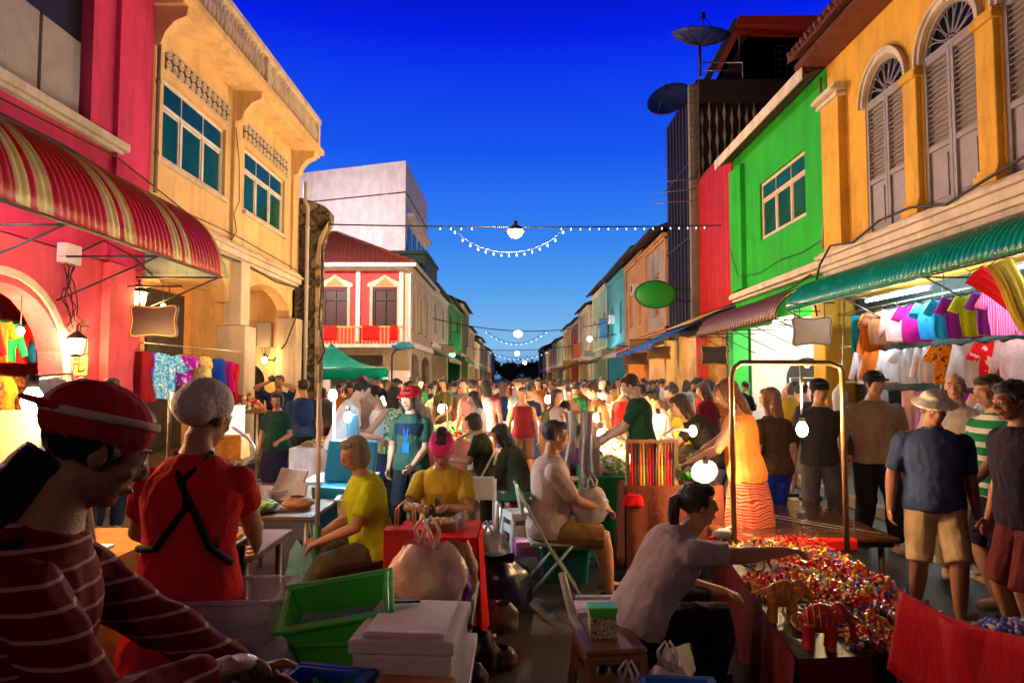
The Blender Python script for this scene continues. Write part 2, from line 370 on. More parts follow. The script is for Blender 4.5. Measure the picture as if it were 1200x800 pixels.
tag(g.build('road_marking', mat('road_paint', (.5, .36, .12), .6, vary=.5, vs=9)), kind='structure')
# ================================================================ LEFT ROW
XL = -5.5; FL = lambda Y0: Fac(-1, XL, Y0)
# ---- A pink shophouse
A = thing('pink_shophouse', 'deep pink shophouse at the left edge with a red striped awning over its arch', 'shophouse', (XL-2, 6, 0))
F = FL(0)
mb = MB(); wall_panel(mb, F, 2.5, 10, 3.3, 9.6, .3, holes=[(5.6, 8.66, 5.0, 7.0)]); F.box(mb, 9.15, 9.998, 3.3, 9.6, .001, .07); 
mb.box(XL-6, XL-.3, 9.78, 9.998, 0, 9.6); mb.box(XL-6, XL-.3, 2.5, 2.7, 0, 9.6); mb.build('wall', S_pink2, A)
mb = MB(); wall_panel(mb, F, 2.5, 9.998, 0, 3.28, .3, holes=[(3.4, 5.6, 0, 2.75, .9), (6.25, 8.3, 0, 2.75, .95)]); F.box(mb, 9.02, 9.6, 0, 3.27, .001, .12); mb.build('arcade_wall', S_pink, A)
mb = MB(); F.box(mb, 2.6, 9.35, 4.86, 4.97, -.01, .14); F.box(mb, 2.6, 9.28, 4.80, 4.859, -.01, .09); mb.build('window_ledge', S_cream, A, bev=.01)
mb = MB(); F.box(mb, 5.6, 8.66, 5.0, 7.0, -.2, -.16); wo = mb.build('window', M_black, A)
mb = MB()
for a, b in ((5.63, 7.02), (7.08, 7.83), (7.89, 8.6)): F.box(mb, a, b, 5.03, 6.05, -.155, -.12)
mb.build('shutter_board', mat('grey_board', (.42, .37, .33), .7, dirt=.4), wo)
mb = MB(); arch_band(mb, F, 7.275, 1.80, 1.03, .09, -.28, .03, legs=1.8); mb.build('arch_trim', S_cream, A)
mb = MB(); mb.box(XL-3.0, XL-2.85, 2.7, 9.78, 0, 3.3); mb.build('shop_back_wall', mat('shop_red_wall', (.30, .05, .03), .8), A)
mb = MB(); mb.box(XL-3, XL-.3, 2.7, 9.78, 3.29, 3.36); mb.build('arcade_ceiling', S_cream, A)
# roof over it, off the frame top
mb = MB(); mb.prism([(0, 9.6), (.7, 9.5), (.7, 9.7), (-3, 11.5), (-3, 11.3)], (XL, 2.5, 0), (1, 0, 0), (0, 0, 1), (0, 1, 0), 7.49); mb.build('roof', tile_mat('clay_roof', (.20, .035, .012)), A)
# striped awning
rd = mat('awning_red', (.50, .012, .004), .4, vary=.25, bump=.05, coat=.1); yw = mat('awning_straw', (.62, .42, .12), .4, vary=.25, bump=.05, coat=.1)
def strp(u):
    k = (u % 1.35)/1.35; return 1 if (k < .14 or .2 < k < .34) else 0
aw = barrel_awning('striped_awning', 'curved corrugated awning striped red and straw yellow on the pink shophouse', F, 3.0, 9.85, 4.32, 3.2, 1.24, [rd, yw], strp, .105)
mb = MB(); mb.prism([(0, 3.19), (1.28, 3.19), (1.2, 3.42), (.95, 3.72), (0, 4.2)], (XL+.03, 9.93, 0), (1, 0, 0), (0, 0, 1), (0, 1, 0), .03)
for k in range(8): mb.box(XL+.1+k*.14, XL+.12+k*.14, 9.925, 9.93, 3.2, 3.2+.25+.6*(1-k/8))
mb.build('end_panel', mat('pale_green_sheet', (.42, .55, .36), .5), aw)
# ---- B apricot shophouse
B_ = thing('apricot_shophouse', 'apricot yellow shophouse with balustrade roof edge and green glass windows', 'shophouse', (XL-2, 13.5, 0))
F = FL(0); W1 = (10.38, 12.75, 5.14, 6.45); W2 = (13.66, 16.1, 5.14, 6.45)
mb = MB(); wall_panel(mb, F, 10.002, 17, 4.1, 7.35, .3, holes=[W1, W2]); mb.box(XL-6, XL-.3, 16.8, 17, 3.95, 7.35); mb.box(XL-6, XL-.3, 10.002, 10.2, 0, 7.35)
for a, b in ((10.003, 10.33), (13.02, 13.4), (16.55, 16.999)): F.box(mb, a, b, 4.35, 7.35, .001, .06)
mb.build('wall', S_yel, B_)
for W in (W1, W2): window(F, B_, *W, M_white, G_green, cols=3, transom=.42); 
for W in (W1, W2):
    mb = MB(); F.box(mb, W[0]+.05, W[1]-.05, 6.02, 6.42, -.085, -.08); mb.build('transom_glass', G_blue, B_)
    mb = MB(); F.box(mb, W[0]-.06, W[1]+.06, 5.05, 5.135, -.01, .07); mb.build('window_sill', S_cream, B_, bev=.01)
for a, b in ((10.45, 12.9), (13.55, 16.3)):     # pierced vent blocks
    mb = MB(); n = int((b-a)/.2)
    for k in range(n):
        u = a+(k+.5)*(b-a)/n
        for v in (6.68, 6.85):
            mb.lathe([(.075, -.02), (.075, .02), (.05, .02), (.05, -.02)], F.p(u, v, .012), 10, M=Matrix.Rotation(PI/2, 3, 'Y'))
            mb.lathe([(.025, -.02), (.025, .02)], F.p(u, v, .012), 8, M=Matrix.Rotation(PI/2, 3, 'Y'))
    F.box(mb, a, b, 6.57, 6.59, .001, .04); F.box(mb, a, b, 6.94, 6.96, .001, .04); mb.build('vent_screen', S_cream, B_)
    mb = MB(); F.box(mb, a, b, 6.592, 6.938, .0005, .004); mb.build('vent_shade_strip', mat('vent_shadow_board', (.10, .05, .02), .9), B_)  # flat dark strip painted as the shade inside the vents; the wall is solid
mb = MB(); F.box(mb, 9.95, 17.15, 7.35, 7.42, -.3, .52); F.box(mb, 9.9, 17.2, 7.421, 7.56, -.3, .62); F.box(mb, 9.95, 17.15, 7.561, 7.62, -.3, .55); mb.build('eave_slab', S_yel, B_, bev=.01)
for u in (10.15, 13.2, 16.7):                   # curved brackets under the slab
    mb = MB(); mb.prism([(0, 6.75), (.1, 6.78), (.16, 6.95), (.3, 7.12), (.48, 7.2), (.5, 7.349), (0, 7.349)], F.p(u-.13, 0, .06), F.Nn, Zv, F.U, .26); mb.build('bracket', S_yel, B_, bev=.008)
bal = [(.045, 0), (.045, .05), (.03, .07), (.055, .2), (.062, .27), (.03, .42), (.026, .5), (.045, .54), (.045, .58)]
mb = MB(); n = 44
for k in range(n): mb.lathe(bal, F.p(10.1+k*6.85/(n-1), 7.62, .45), 8)
mb.build('baluster', S_cream, B_)['kind'] = 'stuff'
mb = MB(); F.box(mb, 9.95, 17.12, 8.201, 8.33, .36, .56)
for u in (10.0, 13.4, 16.95): F.box(mb, u, u+.16, 7.621, 8.2, .37, .54)
mb.build('balustrade_rail', S_cream, B_, bev=.01)
mb = MB(); cornice(mb, F, 10.003, 17.02, 4.0, [(.08, .10), (.12, .16), (.05, .22), (.08, .14)]); mb.build('cornice', S_cream, B_, bev=.008)
mb = MB(); wall_panel(mb, F, 10.2, 16.99, 3.2, 3.99, .3, holes=[(10.5, 13.0, 3.2, 3.8, .55), (13.7, 16.6, 3.2, 3.8, .55)]); mb.build('arcade_beam', S_yel, B_)
mb = MB(); mb.box(-5.62, -5.27, 13.08, 13.5, 2.75, 3.99); F.box(mb, 13.02, 13.58, 0, 2.74, -.22, .34); F.box(mb, 13.0, 13.6, .0, .3, -.24, .36); mb.build('pillar', S_cream, B_, bev=.012)
mb = MB(); mb.box(-5.78, -5.3, 16.5, 16.99, 0, 3.2); mb.build('pillar', S_cream, B_, bev=.012)
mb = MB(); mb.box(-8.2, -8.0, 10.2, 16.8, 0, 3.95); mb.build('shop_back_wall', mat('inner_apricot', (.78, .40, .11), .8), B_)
Fp = Fr(-8.0, 16.8); mb = MB(); wall_panel(mb, Fp, 0, 2.5, 0, 3.95, .2, holes=[(1.0, 1.85, 0, 2.1, .43)]); mb.build('party_wall', S_yel, B_)
mb = MB(); arch_band(mb, Fp, 1.425, 1.67, .43, .06, -.19, .02, legs=1.67); mb.build('arch_trim', S_cream, B_)
mb = MB(); Fp.box(mb, .98, 1.87, 0, 2.12, -.26, -.201); mb.build('door', mat('dark_door', (.012, .01, .01), .5), B_)
mb = MB(); mb.box(-8.0, -5.8, 10.2, 16.79, 3.90, 3.949); mb.build('arcade_ceiling', S_yel, B_)
mb = MB(); mb.box(-7.995, -7.93, 14.7, 16.3, 0, 3.7); 
for k in range(14): mb.box(-7.93, -7.915, 14.75, 16.25, .2+k*.25, .22+k*.25)
mb.build('shutter', mat('charcoal_shutter', (.03, .032, .034), .5), B_)
# meter box and its bulb
t = thing('meter_box', 'grey electricity meter box on the apricot arcade wall', 'meter box', (-6.12, 16.7, 2.6)); mb = MB(); mb.box(-6.3, -5.95, 16.62, 16.795, 2.5, 3.1); mb.build('case', mat('grey_case', (.35, .33, .30), .5), t, bev=.01)
mb = MB(); [mb.tube([(-6.2+k*.07, 16.7, 2.5), (-6.18+k*.05, 16.72, 2.35), (-6.1, 16.76, 2.2)], .008, 5) for k in range(4)]; mb.tube([(-6.1, 16.76, 2.2), (-5.9, 16.7, 2.18), (-5.5, 16.4, 2.6), (-5.2, 16.4, 3.4)], .016, 6); mb.build('cable', M_wire, t)
# ---- C weathered party wall end
Cw = thing('weathered_wall', 'blackened and peeling scrolled party wall end between apricot house and coral house', 'wall', (-5.1, 17.2, 0))
prof = [(-5.62, 0), (-4.93, 0), (-4.93, 4.9), (-4.92, 5.1), (-4.86, 5.35), (-4.76, 5.6), (-4.70, 5.75), (-4.70, 5.95), (-4.82, 6.1), (-5.1, 6.22), (-5.35, 6.3), (-5.62, 6.33)]
mb = MB(); mb.prism(prof, (0, 17.1, 0), (1, 0, 0), (0, 0, 1), (0, 1, 0), .45); mb.build('masonry', S_grey, Cw, bev=.03)
mb = MB(); mb.prism([(-5.0, .05), (-4.91, 0.05), (-4.91, 4.9), (-4.88, 5.2), (-4.76, 5.5), (-4.72, 5.7), (-4.95, 5.3), (-5.02, 4.8)], (0, 17.08, 0), (1, 0, 0), (0, 0, 1), (0, 1, 0), .04); mb.build('cream_face', ramp_pat('peeling_cream', [(.05, .04, .03), (.30, .22, .14), (.60, .47, .30), (.62, .50, .34)], 3.2, sharp=False, bump=.5), Cw)
mb = MB(); mb.tube([(-5.3, 17.03, 6.7), (-5.3, 17.03, 6.2), (-5.22, 17.0, 6.05), (-5.22, 17.0, .3)], .05, 8); 
for z in (1, 2.5, 4, 5.5): mb.tube([(-5.22, 17.0, z), (-5.22, 17.0, z+.06)], .065, 8)
t = mb.build('drain_pipe', mat('white_pipe', (.6, .55, .48), .5)); tag(t, 'white plastic drain pipe running down beside the weathered wall end', 'drain pipe')
# ---- D coral corner house facing the camera
YD = 30.0; D_ = thing('coral_corner_house', 'coral red two storey corner house with hipped tile roof and red draped balcony', 'house', (-8, 33, 0))
Fd = Fr(-12.0, YD); wins = [(3.55, 4.6), (5.75, 6.8)]; x1 = -4.69+12
mb = MB(); wall_panel(mb, Fd, 0, x1-.252, 3.3, 6.7, .25, holes=[(a, b, 3.95, 5.75) for a, b in wins]+[(1.0, 2.1, 3.95, 5.75)]); mb.build('wall', S_red, D_)
Fs = Fac(-1, -4.69, YD); sw = [(.9, 2.0), (3.3, 4.4), (5.6, 6.7)]
mb = MB(); wall_panel(mb, Fs, 0, 8.2, 3.3, 6.7, .25, holes=[(a, b, 3.95, 5.9, .4) for a, b in sw]); wall_panel(mb, Fs, 0, 8.2, 0, 3.28, .25, holes=[(.5, 3.5, 0, 2.9, .5), (4.4, 7.6, 0, 2.9, .5)]); mb.box(-12, -4.95, 38, 38.2, 0, 6.7); mb.build('side_wall', S_cream, D_)
mb = MB(); wall_panel(mb, Fd, 0, x1-.252, 0, 3.28, .25, holes=[(.5, 3.2, 0, 2.8), (3.9, 6.2, 0, 2.8)]); mb.build('ground_wall', S_cream, D_)
for a, b in wins:
    f = MB(); 
    for q in ((a, a+.08, 3.95, 5.75), (b-.08, b, 3.95, 5.75), (a+.08, b-.08, 5.67, 5.75), ((a+b)/2-.03, (a+b)/2+.03, 3.95, 5.67)): Fd.box(f, *q, -.1, -.04)
    Fd.box(f, a+.081, b-.081, 5.2, 5.26, -.1, -.045)
    fo = f.build('window', M_darkwood, D_)
    g = MB(); Fd.box(g, a+.08, b-.08, 3.95, 5.67, -.12, -.102); g.build('shutter', mat('brown_shutter', (.05, .012, .01), .5), fo)
    mb = MB(); Fd.box(mb, a-.14, a-.02, 3.95, 5.8, .001, .06); Fd.box(mb, b+.02, b+.14, 3.95, 5.8, .001, .06)
    mb.prism([(a-.25, 5.8), (b+.25, 5.8), (b+.25, 5.95), ((a+b)/2+.3, 6.15), ((a+b)/2, 6.35), ((a+b)/2-.3, 6.15), (a-.25, 5.95)], Fd.p(0, 0, .001), Fd.U, Zv, Fd.Nn, .09); mb.build('window_surround', S_cream, D_)
    mb = MB(); mb.prism([(a+.1, 5.84), (b-.1, 5.84), (b-.25, 5.98), ((a+b)/2, 6.2), (a+.25, 5.98)], Fd.p(0, 0, .092), Fd.U, Zv, Fd.Nn, .02); mb.build('gilt_carving', mat('gilt', (.5, .28, .06), .4, vary=.5, vs=14, bump=.9), D_)
for a, b in sw:
    f = MB(); Fs.box(f, a, b, 3.95, 5.9, -.12, -.08); f.build('window', mat('grey_shutter', (.18, .12, .08), .6), D_)
    f = MB(); arch_band(f, Fs, (a+b)/2, 5.4, .58, .12, .001, .07, legs=1.4); f.build('window_surround', M_white, D_)
mb = MB()
for u in (2.75, 4.95, x1-.45): Fd.box(mb, u+.05, u+.24, 3.3, 6.7, .001, .1)
Fd.box(mb, 0, x1, 6.52, 6.7, .001, .15); Fs.box(mb, 0, 8.2, 6.4, 6.7, .001, .2); Fs.box(mb, 0, 8.2, 3.15, 3.4, .001, .15); Fs.box(mb, 0, .4, 0, 6.4, .001, .1); mb.build('pilaster', M_white, D_)
Fb = Fr(-12.0, YD-.9); mb = MB(); mb.box(-12, -4.7, YD-1.0, YD-.01, 3.08, 3.24); mb.build('balcony_floor', S_cream, D_)
mb = MB(); 
for k in range(46): Fb.box(mb, .1+k*.158, .14+k*.158, 3.24, 3.92, -.03, .03)
mb.build('balcony_rail', M_gold, D_); mb = MB(); Fb.box(mb, 0, x1, 3.921, 4.0, -.04, .05); mb.build('handrail', M_gold, D_)
for a, b in ((3.6, 4.4), (5.5, 6.2), (2.4, 2.7), (6.7, 7.0)):
    mb = MB(); mb.grid(lambda u, v: Fb.p(a+(b-a)*u, 4.01-.62*v, .07+.02*math.sin(u*22)), 20, 4, th=.01); o = mb.build('red_banner', cloth((.75, .02, .015), 'red_cloth')); tag(o, 'red cloth draped on the balcony rail of the coral house, '+{3.6: 'under its left window', 5.5: 'under its right window', 2.4: 'narrow, by weathered wall', 6.7: 'narrow, at street corner'}[a], 'banner', 'red cloths on the balcony')
ex = -4.3; RM = tile_mat('brown_roof_tiles', (.20, .03, .012), 3)
mb = MB(); ez = 6.75; rz_ = 9.1
v_ = [(-12.5, YD-.6, ez), (ex, YD-.6, ez), (ex, 38.6, ez), (-12.5, 38.6, ez), (-12.5, 34.2, rz_), (-9.0, 34.2, rz_)]
mb.add(v_, [(0, 1, 5, 4), (1, 2, 5), (2, 3, 4, 5), (0, 4, 3), (3, 2, 1, 0)]); mb.build('roof', RM, D_)
mb = MB(); mb.tube([(ex, YD-.6, ez+.04), (-9.0, 34.2, rz_+.05)], .09, 6); mb.tube([(-9.0, 34.2, rz_+.05), (-12.4, 34.2, rz_+.05)], .09, 6); mb.build('ridge_tiles', RM, D_)
mb = MB(); mb.box(-12.5, ex+.03, YD-.66, YD-.601, ez-.14, ez+.03); mb.box(ex+.001, ex+.06, YD-.6, 38.6, ez-.14, ez+.03); mb.box(-12, ex, YD-.6, YD-.15, ez-.06, ez-.01); mb.build('eave_board', M_white, D_)
# ---- E white block behind
E_ = thing('white_block', 'tall plain white concrete block rising behind the coral house roof', 'building', (-12, 50, 0))
mb = MB(); pts = [(-7.45, 46), (-7.45, 57.5), (-16, 57.5), (-16, 49.0)]; hh = 16.7
v_ = [(x, y, 0) for x, y in pts] + [(x, y, hh) for x, y in pts]; mb.add(v_, [(0,1,5,4), (1,2,6,5), (2,3,7,6), (3,0,4,7), (4,5,6,7)]); mb.build('wall', S_white, E_)
mb = MB(); d_ = V((-8.55, 3.0, 0)).normalized(); mb.tube([V((-7.43, 45.96, 14.5)), V((-16, 48.97, 14.5))], .05, 4); mb.tube([(-7.42, 45.97, 14.5), (-7.42, 57.5, 14.5)], .05, 4); mb.build('string_course', S_grey, E_)
Fe = Fac(-1, -7.45, 46)
mb = MB(); Fe.box(mb, .6, 11, 13.0, 13.2, .001, .5); mb.build('sun_ledge', S_white, E_)
for k in range(4):
    for v in (7.2, 10.4):
        mb = MB(); Fe.box(mb, 1+k*2.5, 2.6+k*2.5, v, v+2.0, .001, .05); mb.build('window', G_dark, E_)
# ---- generic shophouse for the rest of the street
def shophouse(name, label, side, X, Y0, Y1, h1, h, wm, roofm, shut, trim=M_white, nw=2, arch=False, awn=None, lit=None, gable=False, depth=7, eave=.5):
    t = thing(name, label, 'shophouse', (X+side*2, (Y0+Y1)/2, 0)); F = Fac(side, X, Y0); L_ = Y1-Y0-.004
    mw = L_/(nw); holes = []
    for k in range(nw): c = (k+.5)*mw; ww = min(1.3, mw*.5); holes.append((c-ww/2, c+ww/2, h1+.7, min(h1+2.7, h-.7)) + (((ww/2),) if arch else ()))
    mb = MB(); wall_panel(mb, F, 0, L_, h1, h, .25, holes=holes); s = side
    mb.box(X+s*.25, X+s*depth, Y0+.002, Y0+.2, 0, h); mb.box(X+s*.25, X+s*depth, Y1-.2, Y1-.004, 0, h); mb.box(X+s*(depth-.2), X+s*depth, Y0+.2, Y1-.2, 0, h); mb.build('wall', wm, t)
    mb = MB(); wall_panel(mb, F, 0, L_, 0, h1-.002, .25, holes=[(.45, L_-.45, 0, h1-.62)]); mb.build('shopfront', wm, t)
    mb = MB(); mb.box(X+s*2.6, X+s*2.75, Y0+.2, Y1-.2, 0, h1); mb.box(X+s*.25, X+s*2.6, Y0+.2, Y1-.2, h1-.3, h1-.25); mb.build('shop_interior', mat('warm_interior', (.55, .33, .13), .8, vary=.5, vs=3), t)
    for hl in holes:
        a, b, c, d = hl[:4]; f = MB(); w0, w1 = -.14, -.08
        F.box(f, a, a+.07, c, d, w0, w1); F.box(f, b-.07, b, c, d, w0, w1); F.box(f, (a+b)/2-.03, (a+b)/2+.03, c, d, w0, w1); F.box(f, a, b, c, c+.07, w0, w1+.003); F.box(f, a, b, d-.07, d, w0, w1+.003)
        for q in range(9): F.box(f, a+.07, b-.07, c+.12+q*(d-c)/9.5, c+.15+q*(d-c)/9.5, w0, w1-.01)
        fo = f.build('window', trim, t); g = MB(); F.box(g, a, b, c, d, -.17, -.141); g.build('shutter', shut, fo)
    mb = MB(); cornice(mb, F, 0, L_, h1-.12, [(.1, .1), (.1, .18), (.07, .1)]); F.box(mb, 0, .25, 0, h-.2, .001, .09); F.box(mb, L_-.25, L_, 0, h-.2, .001, .09); cornice(mb, F, 0, L_, h-.3, [(.12, .12), (.16, .2)]); mb.build('cornice', trim, t)
    mb = MB(); e0 = X-side*eave; mb.prism([(0, h-.02), (side*(depth/2+eave), h+1.6), (side*(depth+eave+.3), h-.02), (side*(depth+eave+.3), h+.1), (side*(depth/2+eave), h+1.75), (0, h+.1)], (e0, Y0-.1, 0), (1, 0, 0), (0, 0, 1), (0, 1, 0), L_+.2); mb.build('roof', roofm, t)
    if awn:
        am, proj, zz = awn; o = MB(); n_ = max(8, int(L_*3))
        o.grid(lambda u, v: F.p(.2+(L_-.4)*u, zz-.55*v+.01*math.sin(u*L_*24), .1+proj*v), n_, 4, th=.02)
        o.grid(lambda u, v: F.p(.2+(L_-.4)*u, zz-.55-.2*v, .1+proj+.012*math.sin(u*L_*9)), n_*2, 2, th=.012)
        o = o.build('canvas_awning', am); tag(o, 'sloping '+am['say']+' canvas awning on the '+label.split(',')[0].split(' with')[0].replace(' down the', ' on the').replace(' side of the street', ' side'), 'awning')
    if lit:
        col, pw = lit; c = F.p(L_/2, h1-.75, -.9); lt = thing('shop_lamp', 'glowing ceiling lamp inside the '+label.split(' with')[0], 'lamp', c); mb = MB(); mb.ell(c, .09); mb.build('globe', bulb_mat('bulb_warm', WARM2, 14), lt); mb = MB(); mb.tube([c+V((0,0,.08)), (c.x, c.y, h1-.3)], .012, 6); mb.build('cord', M_wire, lt); lamp(c, col, pw*2.6, .1)
    return t
def canv(name, col, say): m = cloth(col, name); m['say'] = say; return m
aw_blue = canv('blue_canvas', (.05, .16, .5), 'blue'); aw_white = canv('white_canvas', (.6, .57, .5), 'off-white'); aw_brown = canv('brown_canvas', (.15, .06, .025), 'brown'); aw_green = canv('green_canvas', (.02, .25, .12), 'green')
rf = tile_mat('grey_brown_roof', (.06, .04, .035), 3)
sg = mat('shutter_green', (.03, .22, .10), .6); sb_ = mat('shutter_brown', (.10, .035, .02), .6); sbl = mat('shutter_blue', (.04, .22, .34), .6); sw_ = mat('shutter_white', (.55, .52, .45), .6)
X2 = -4.9
shophouse('cream_shophouse', 'narrow cream shophouse just beyond the coral corner house', -1, X2, 39.5, 49, 3.8, 7.2, stucco('cream2', (.66, .60, .50)), rf, sb_, nw=2, lit=(WARM2, 40), awn=(aw_white, 1.0, 3.5))
mb = MB(); t = thing('grey_green_tower', 'dark grey-green flat-roofed block above the cream shophouse', 'building', (-8, 45, 0)); mb.box(-9.5, -5.6, 42.5, 49, 7, 9.6); mb.box(-9.5, -5.5, 42.4, 49.1, 9.6, 9.8); mb.build('wall', mat('dark_green_block', (.03, .075, .06), .8), t); mb = MB(); [mb.box(-9+k*1.2, -8.2+k*1.2, 42.36, 42.39, 7.8, 9.0) for k in range(3)]; mb.build('window', G_dark, t)
shophouse('green_shophouse', 'dark green shophouse with a green lamp on its front', -1, X2, 49.1, 61, 4.0, 7.6, stucco('dark_green_wall', (.015, .16, .06)), rf, sg, sg, nw=2, awn=(aw_green, 1.2, 3.8))
shophouse('grey_roof_shophouse', 'mid green shophouse with cream end wall and brown roof', -1, X2, 61.1, 72, 4.0, 8.6, stucco('mid_green', (.16, .30, .14)), tile_mat('brown_roof2', (.09, .04, .025), 3), sb_, nw=2, lit=(WARM2, 60))
LL = [(72.1, 82, 7.2, (.62, .55, .35), 'pale yellow'), (82.1, 93, 6.4, (.70, .68, .66), 'chalk white'), (93.1, 106, 7.4, (.25, .40, .42), 'grey-blue'), (106.1, 121, 6.8, (.62, .42, .3), 'peach'), (121.1, 140, 7.2, (.6, .58, .5), 'ivory'), (140.1, 165, 7.0, (.4, .4, .42), 'grey')]
for a, b, h, c, nm in LL: shophouse('distant_shophouse', nm+' shophouse far down the left side of the street', -1, X2, a, b, 3.8, h, stucco('far_'+nm.replace(' ', '_'), c), rf, sb_, nw=2, lit=(WARM2, 50) if a < 110 else None)
# ================================================================ RIGHT ROW
XR = 6.6; F = Fac(1, XR, 0)
G_ = thing('ochre_shophouse', 'ochre yellow shophouse with arched louvred shutters at the right edge', 'shophouse', (XR+2, 10, 0))
ac = [(11.95, .66, 6.80), (10.15, .66, 6.80), (8.35, .66, 6.80), (6.55, .66, 6.80)]
holes = [(c-r, c+r, 4.32, v+r, r) for c, r, v in ac]
mb = MB(); wall_panel(mb, F, 3.5, 14.1, 4.25, 9.2, .3, holes=holes); mb.box(XR+.3, XR+7, 13.9, 14.098, 0, 9.2); mb.box(XR+.3, XR+7, 3.5, 3.7, 0, 9.2)
F.box(mb, 13.35, 14.09, 4.25, 7.35, .001, .16)
mb.build('wall', S_yel2, G_)
lv = mat('louvre_grey', (.30, .25, .24), .6, vary=.2, bump=.1)
for c, r, vs_ in ac:
    f = MB(); w0 = -.085
    mid = 5.35
    for sgn in (-1, 1):
        a, b = (c-r, c-.008) if sgn < 0 else (c+.008, c+r)
        F.box(f, a, a+.07, 4.33, vs_, w0, w0+.07); F.box(f, b-.07, b, 4.33, vs_, w0, w0+.07)
        for v in (4.33, mid-.05, vs_-.08): F.box(f, a+.07, b-.07, v, v+.08, w0, w0+.066)
        F.box(f, a+.07, b-.07, 4.41, mid-.05, w0, w0+.03); F.box(f, a+.15, b-.15, 4.52, mid-.16, w0+.03, w0+.05)
        n = 16
        for k in range(n):
            v = mid+.06+k*(vs_-.12-mid)/n
            p = F.p((a+b)/2, v, w0+.035); f.ob(p, (.05, b-a-.14, .012), (0, R(-40), 0))
        F.box(f, a+.07, b-.07, mid, vs_-.05, w0-.02, w0-.005)
    fo = f.build('window_shutter', lv, G_)
    g = MB()
    arch_band(g, F, c, vs_, r-.07, .069, w0, w0+.07)
    F.box(g, c-r, c+r, vs_-.003, vs_+.06, w0, w0+.075)
    for k in range(7):
        th_ = PI*(k+.5)/7; rr = r*.55
        cx, cz = c-rr*math.cos(th_), vs_+.05+rr*math.sin(th_)
        loop = []
        for q in range(15):
            s_ = 2*PI*q/14; a_ = math.cos(s_)*r*.36; b_ = math.sin(s_)*r*.105*(1+.5*math.cos(s_))
            loop.append(F.p(cx-a_*math.cos(th_)+b_*math.sin(th_)*1, cz+a_*math.sin(th_)+b_*math.cos(th_), w0+.03))
        g.tube(loop, .011, 5)
    g.tube([F.p(c-.09*math.cos(PI*q/8), vs_+.05+.09*math.sin(PI*q/8), w0+.03) for q in range(9)], .014, 5)
    g.build('fanlight', lv, fo)
    g = MB(); g.prism([(c-r+.01, vs_)]+[(c-(r-.01)*math.cos(PI*k/12), vs_+(r-.01)*math.sin(PI*k/12)) for k in range(1, 12)]+[(c+r-.01, vs_)], F.p(0, 0, w0-.03), F.U, Zv, F.Nn, .01); g.build('fanlight_glass', G_dark, fo)
    mb = MB(); arch_band(mb, F, c, vs_, r+.01, .08, .001, .055); arch_band(mb, F, c, vs_, r+.09, .04, .001, .09); mb.build('arch_trim', S_cream, G_)
for u in (11.05, 9.25, 7.45):                   # pilasters with bases and caps between the windows
    mb = MB(); F.box(mb, u-.19, u+.19, 4.6, 6.62, .001, .09); F.box(mb, u-.235, u+.235, 6.62, 6.72, .001, .14); F.box(mb, u-.21, u+.21, 6.721, 6.79, .001, .11); F.box(mb, u-.235, u+.235, 4.36, 4.52, .001, .16); F.box(mb, u-.21, u+.21, 4.52, 4.6, .001, .12)
    mb.build('pilaster', S_yel2, G_, bev=.01)
mb = MB(); 
for h0, p0, m_ in ((7.36, .22, 0), (7.46, .32, 0), (7.54, .26, 0)): F.box(mb, 13.28, 14.2, h0, h0+.075, .001, p0)
cornice(mb, F, 3.5, 14.12, 3.72, [(.1, .12), (.1, .18), (.1, .24), (.14, .30), (.08, .36), (.07, .28)]); mb.build('cornice', S_cream, G_, bev=.01)
mb = MB(); F.box(mb, 3.4, 14.3, 8.3, 8.42, .001, .6); mb.prism([(-.75, 8.45), (-.75, 8.6), (3, 10.6), (3, 10.4)], (XR, 3.4, 0), (1, 0, 0), (0, 0, 1), (0, 1, 0), 10.9)
for k in range(52): mb.tube([(XR-.8, 3.5+k*.208, 8.55), (XR-.2, 3.5+k*.208, 8.88)], .07, 6)
mb.build('roof', tile_mat('clay_roof'  , (.20, .035, .012)), G_)
mb = MB(); mb.box(6.25, 6.85, 13.75, 14.3, .13, 3.7); mb.box(6.22, 6.88, 13.72, 14.33, 2.9, 3.05); mb.build('pillar', S_yel2, G_, bev=.015)
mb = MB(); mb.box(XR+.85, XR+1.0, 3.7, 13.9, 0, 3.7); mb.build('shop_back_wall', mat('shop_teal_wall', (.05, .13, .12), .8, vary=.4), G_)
mb = MB(); F.box(mb, 3.5, 13.7, 3.3, 3.715, -.28, 0.0); mb.build('beam', S_yel2, G_)
teal = mat('awning_teal', (.0, .26, .15), .25, vary=.2, bump=.05, coat=.6)
aw2 = barrel_awning('teal_awning', 'glossy teal corrugated barrel awning above the clothes stall on the right', F, 4.6, 14.0, 3.78, 3.12, 1.0, [teal], lambda u: 0, .11)
# ---- green shophouse
H_ = thing('bright_green_shophouse', 'bright green shophouse with white framed windows beside the ochre house', 'shophouse', (XR+2, 17, 0))
WG = (15.3, 18.15, 5.42, 6.95)
mb = MB(); wall_panel(mb, F, 14.102, 20.3, 4.0, 8.3, .3, holes=[WG]); F.box(mb, 19.3, 20.29, 4.3, 7.9, .001, .14); mb.box(XR+.3, XR+7, 20.1, 20.298, 0, 8.3)
F.box(mb, 14.102, 20.29, 3.2, 3.99, -.3, -.0); mb.build('wall', S_green, H_)
window(F, H_, *WG, mat('cream_frame', (.72, .55, .32), .5), G_green, cols=3, transom=.46, fw=.075)
mb = MB(); F.box(mb, WG[0]+.06, WG[1]-.06, 6.53, 6.9, -.085, -.08); mb.build('transom_glass', G_green, H_)
mb = MB(); cornice(mb, F, 14.13, 20.2, 3.98, [(.07, .14), (.12, .24), (.05, .2)]); mb.build('cornice', S_cream, H_, bev=.01)
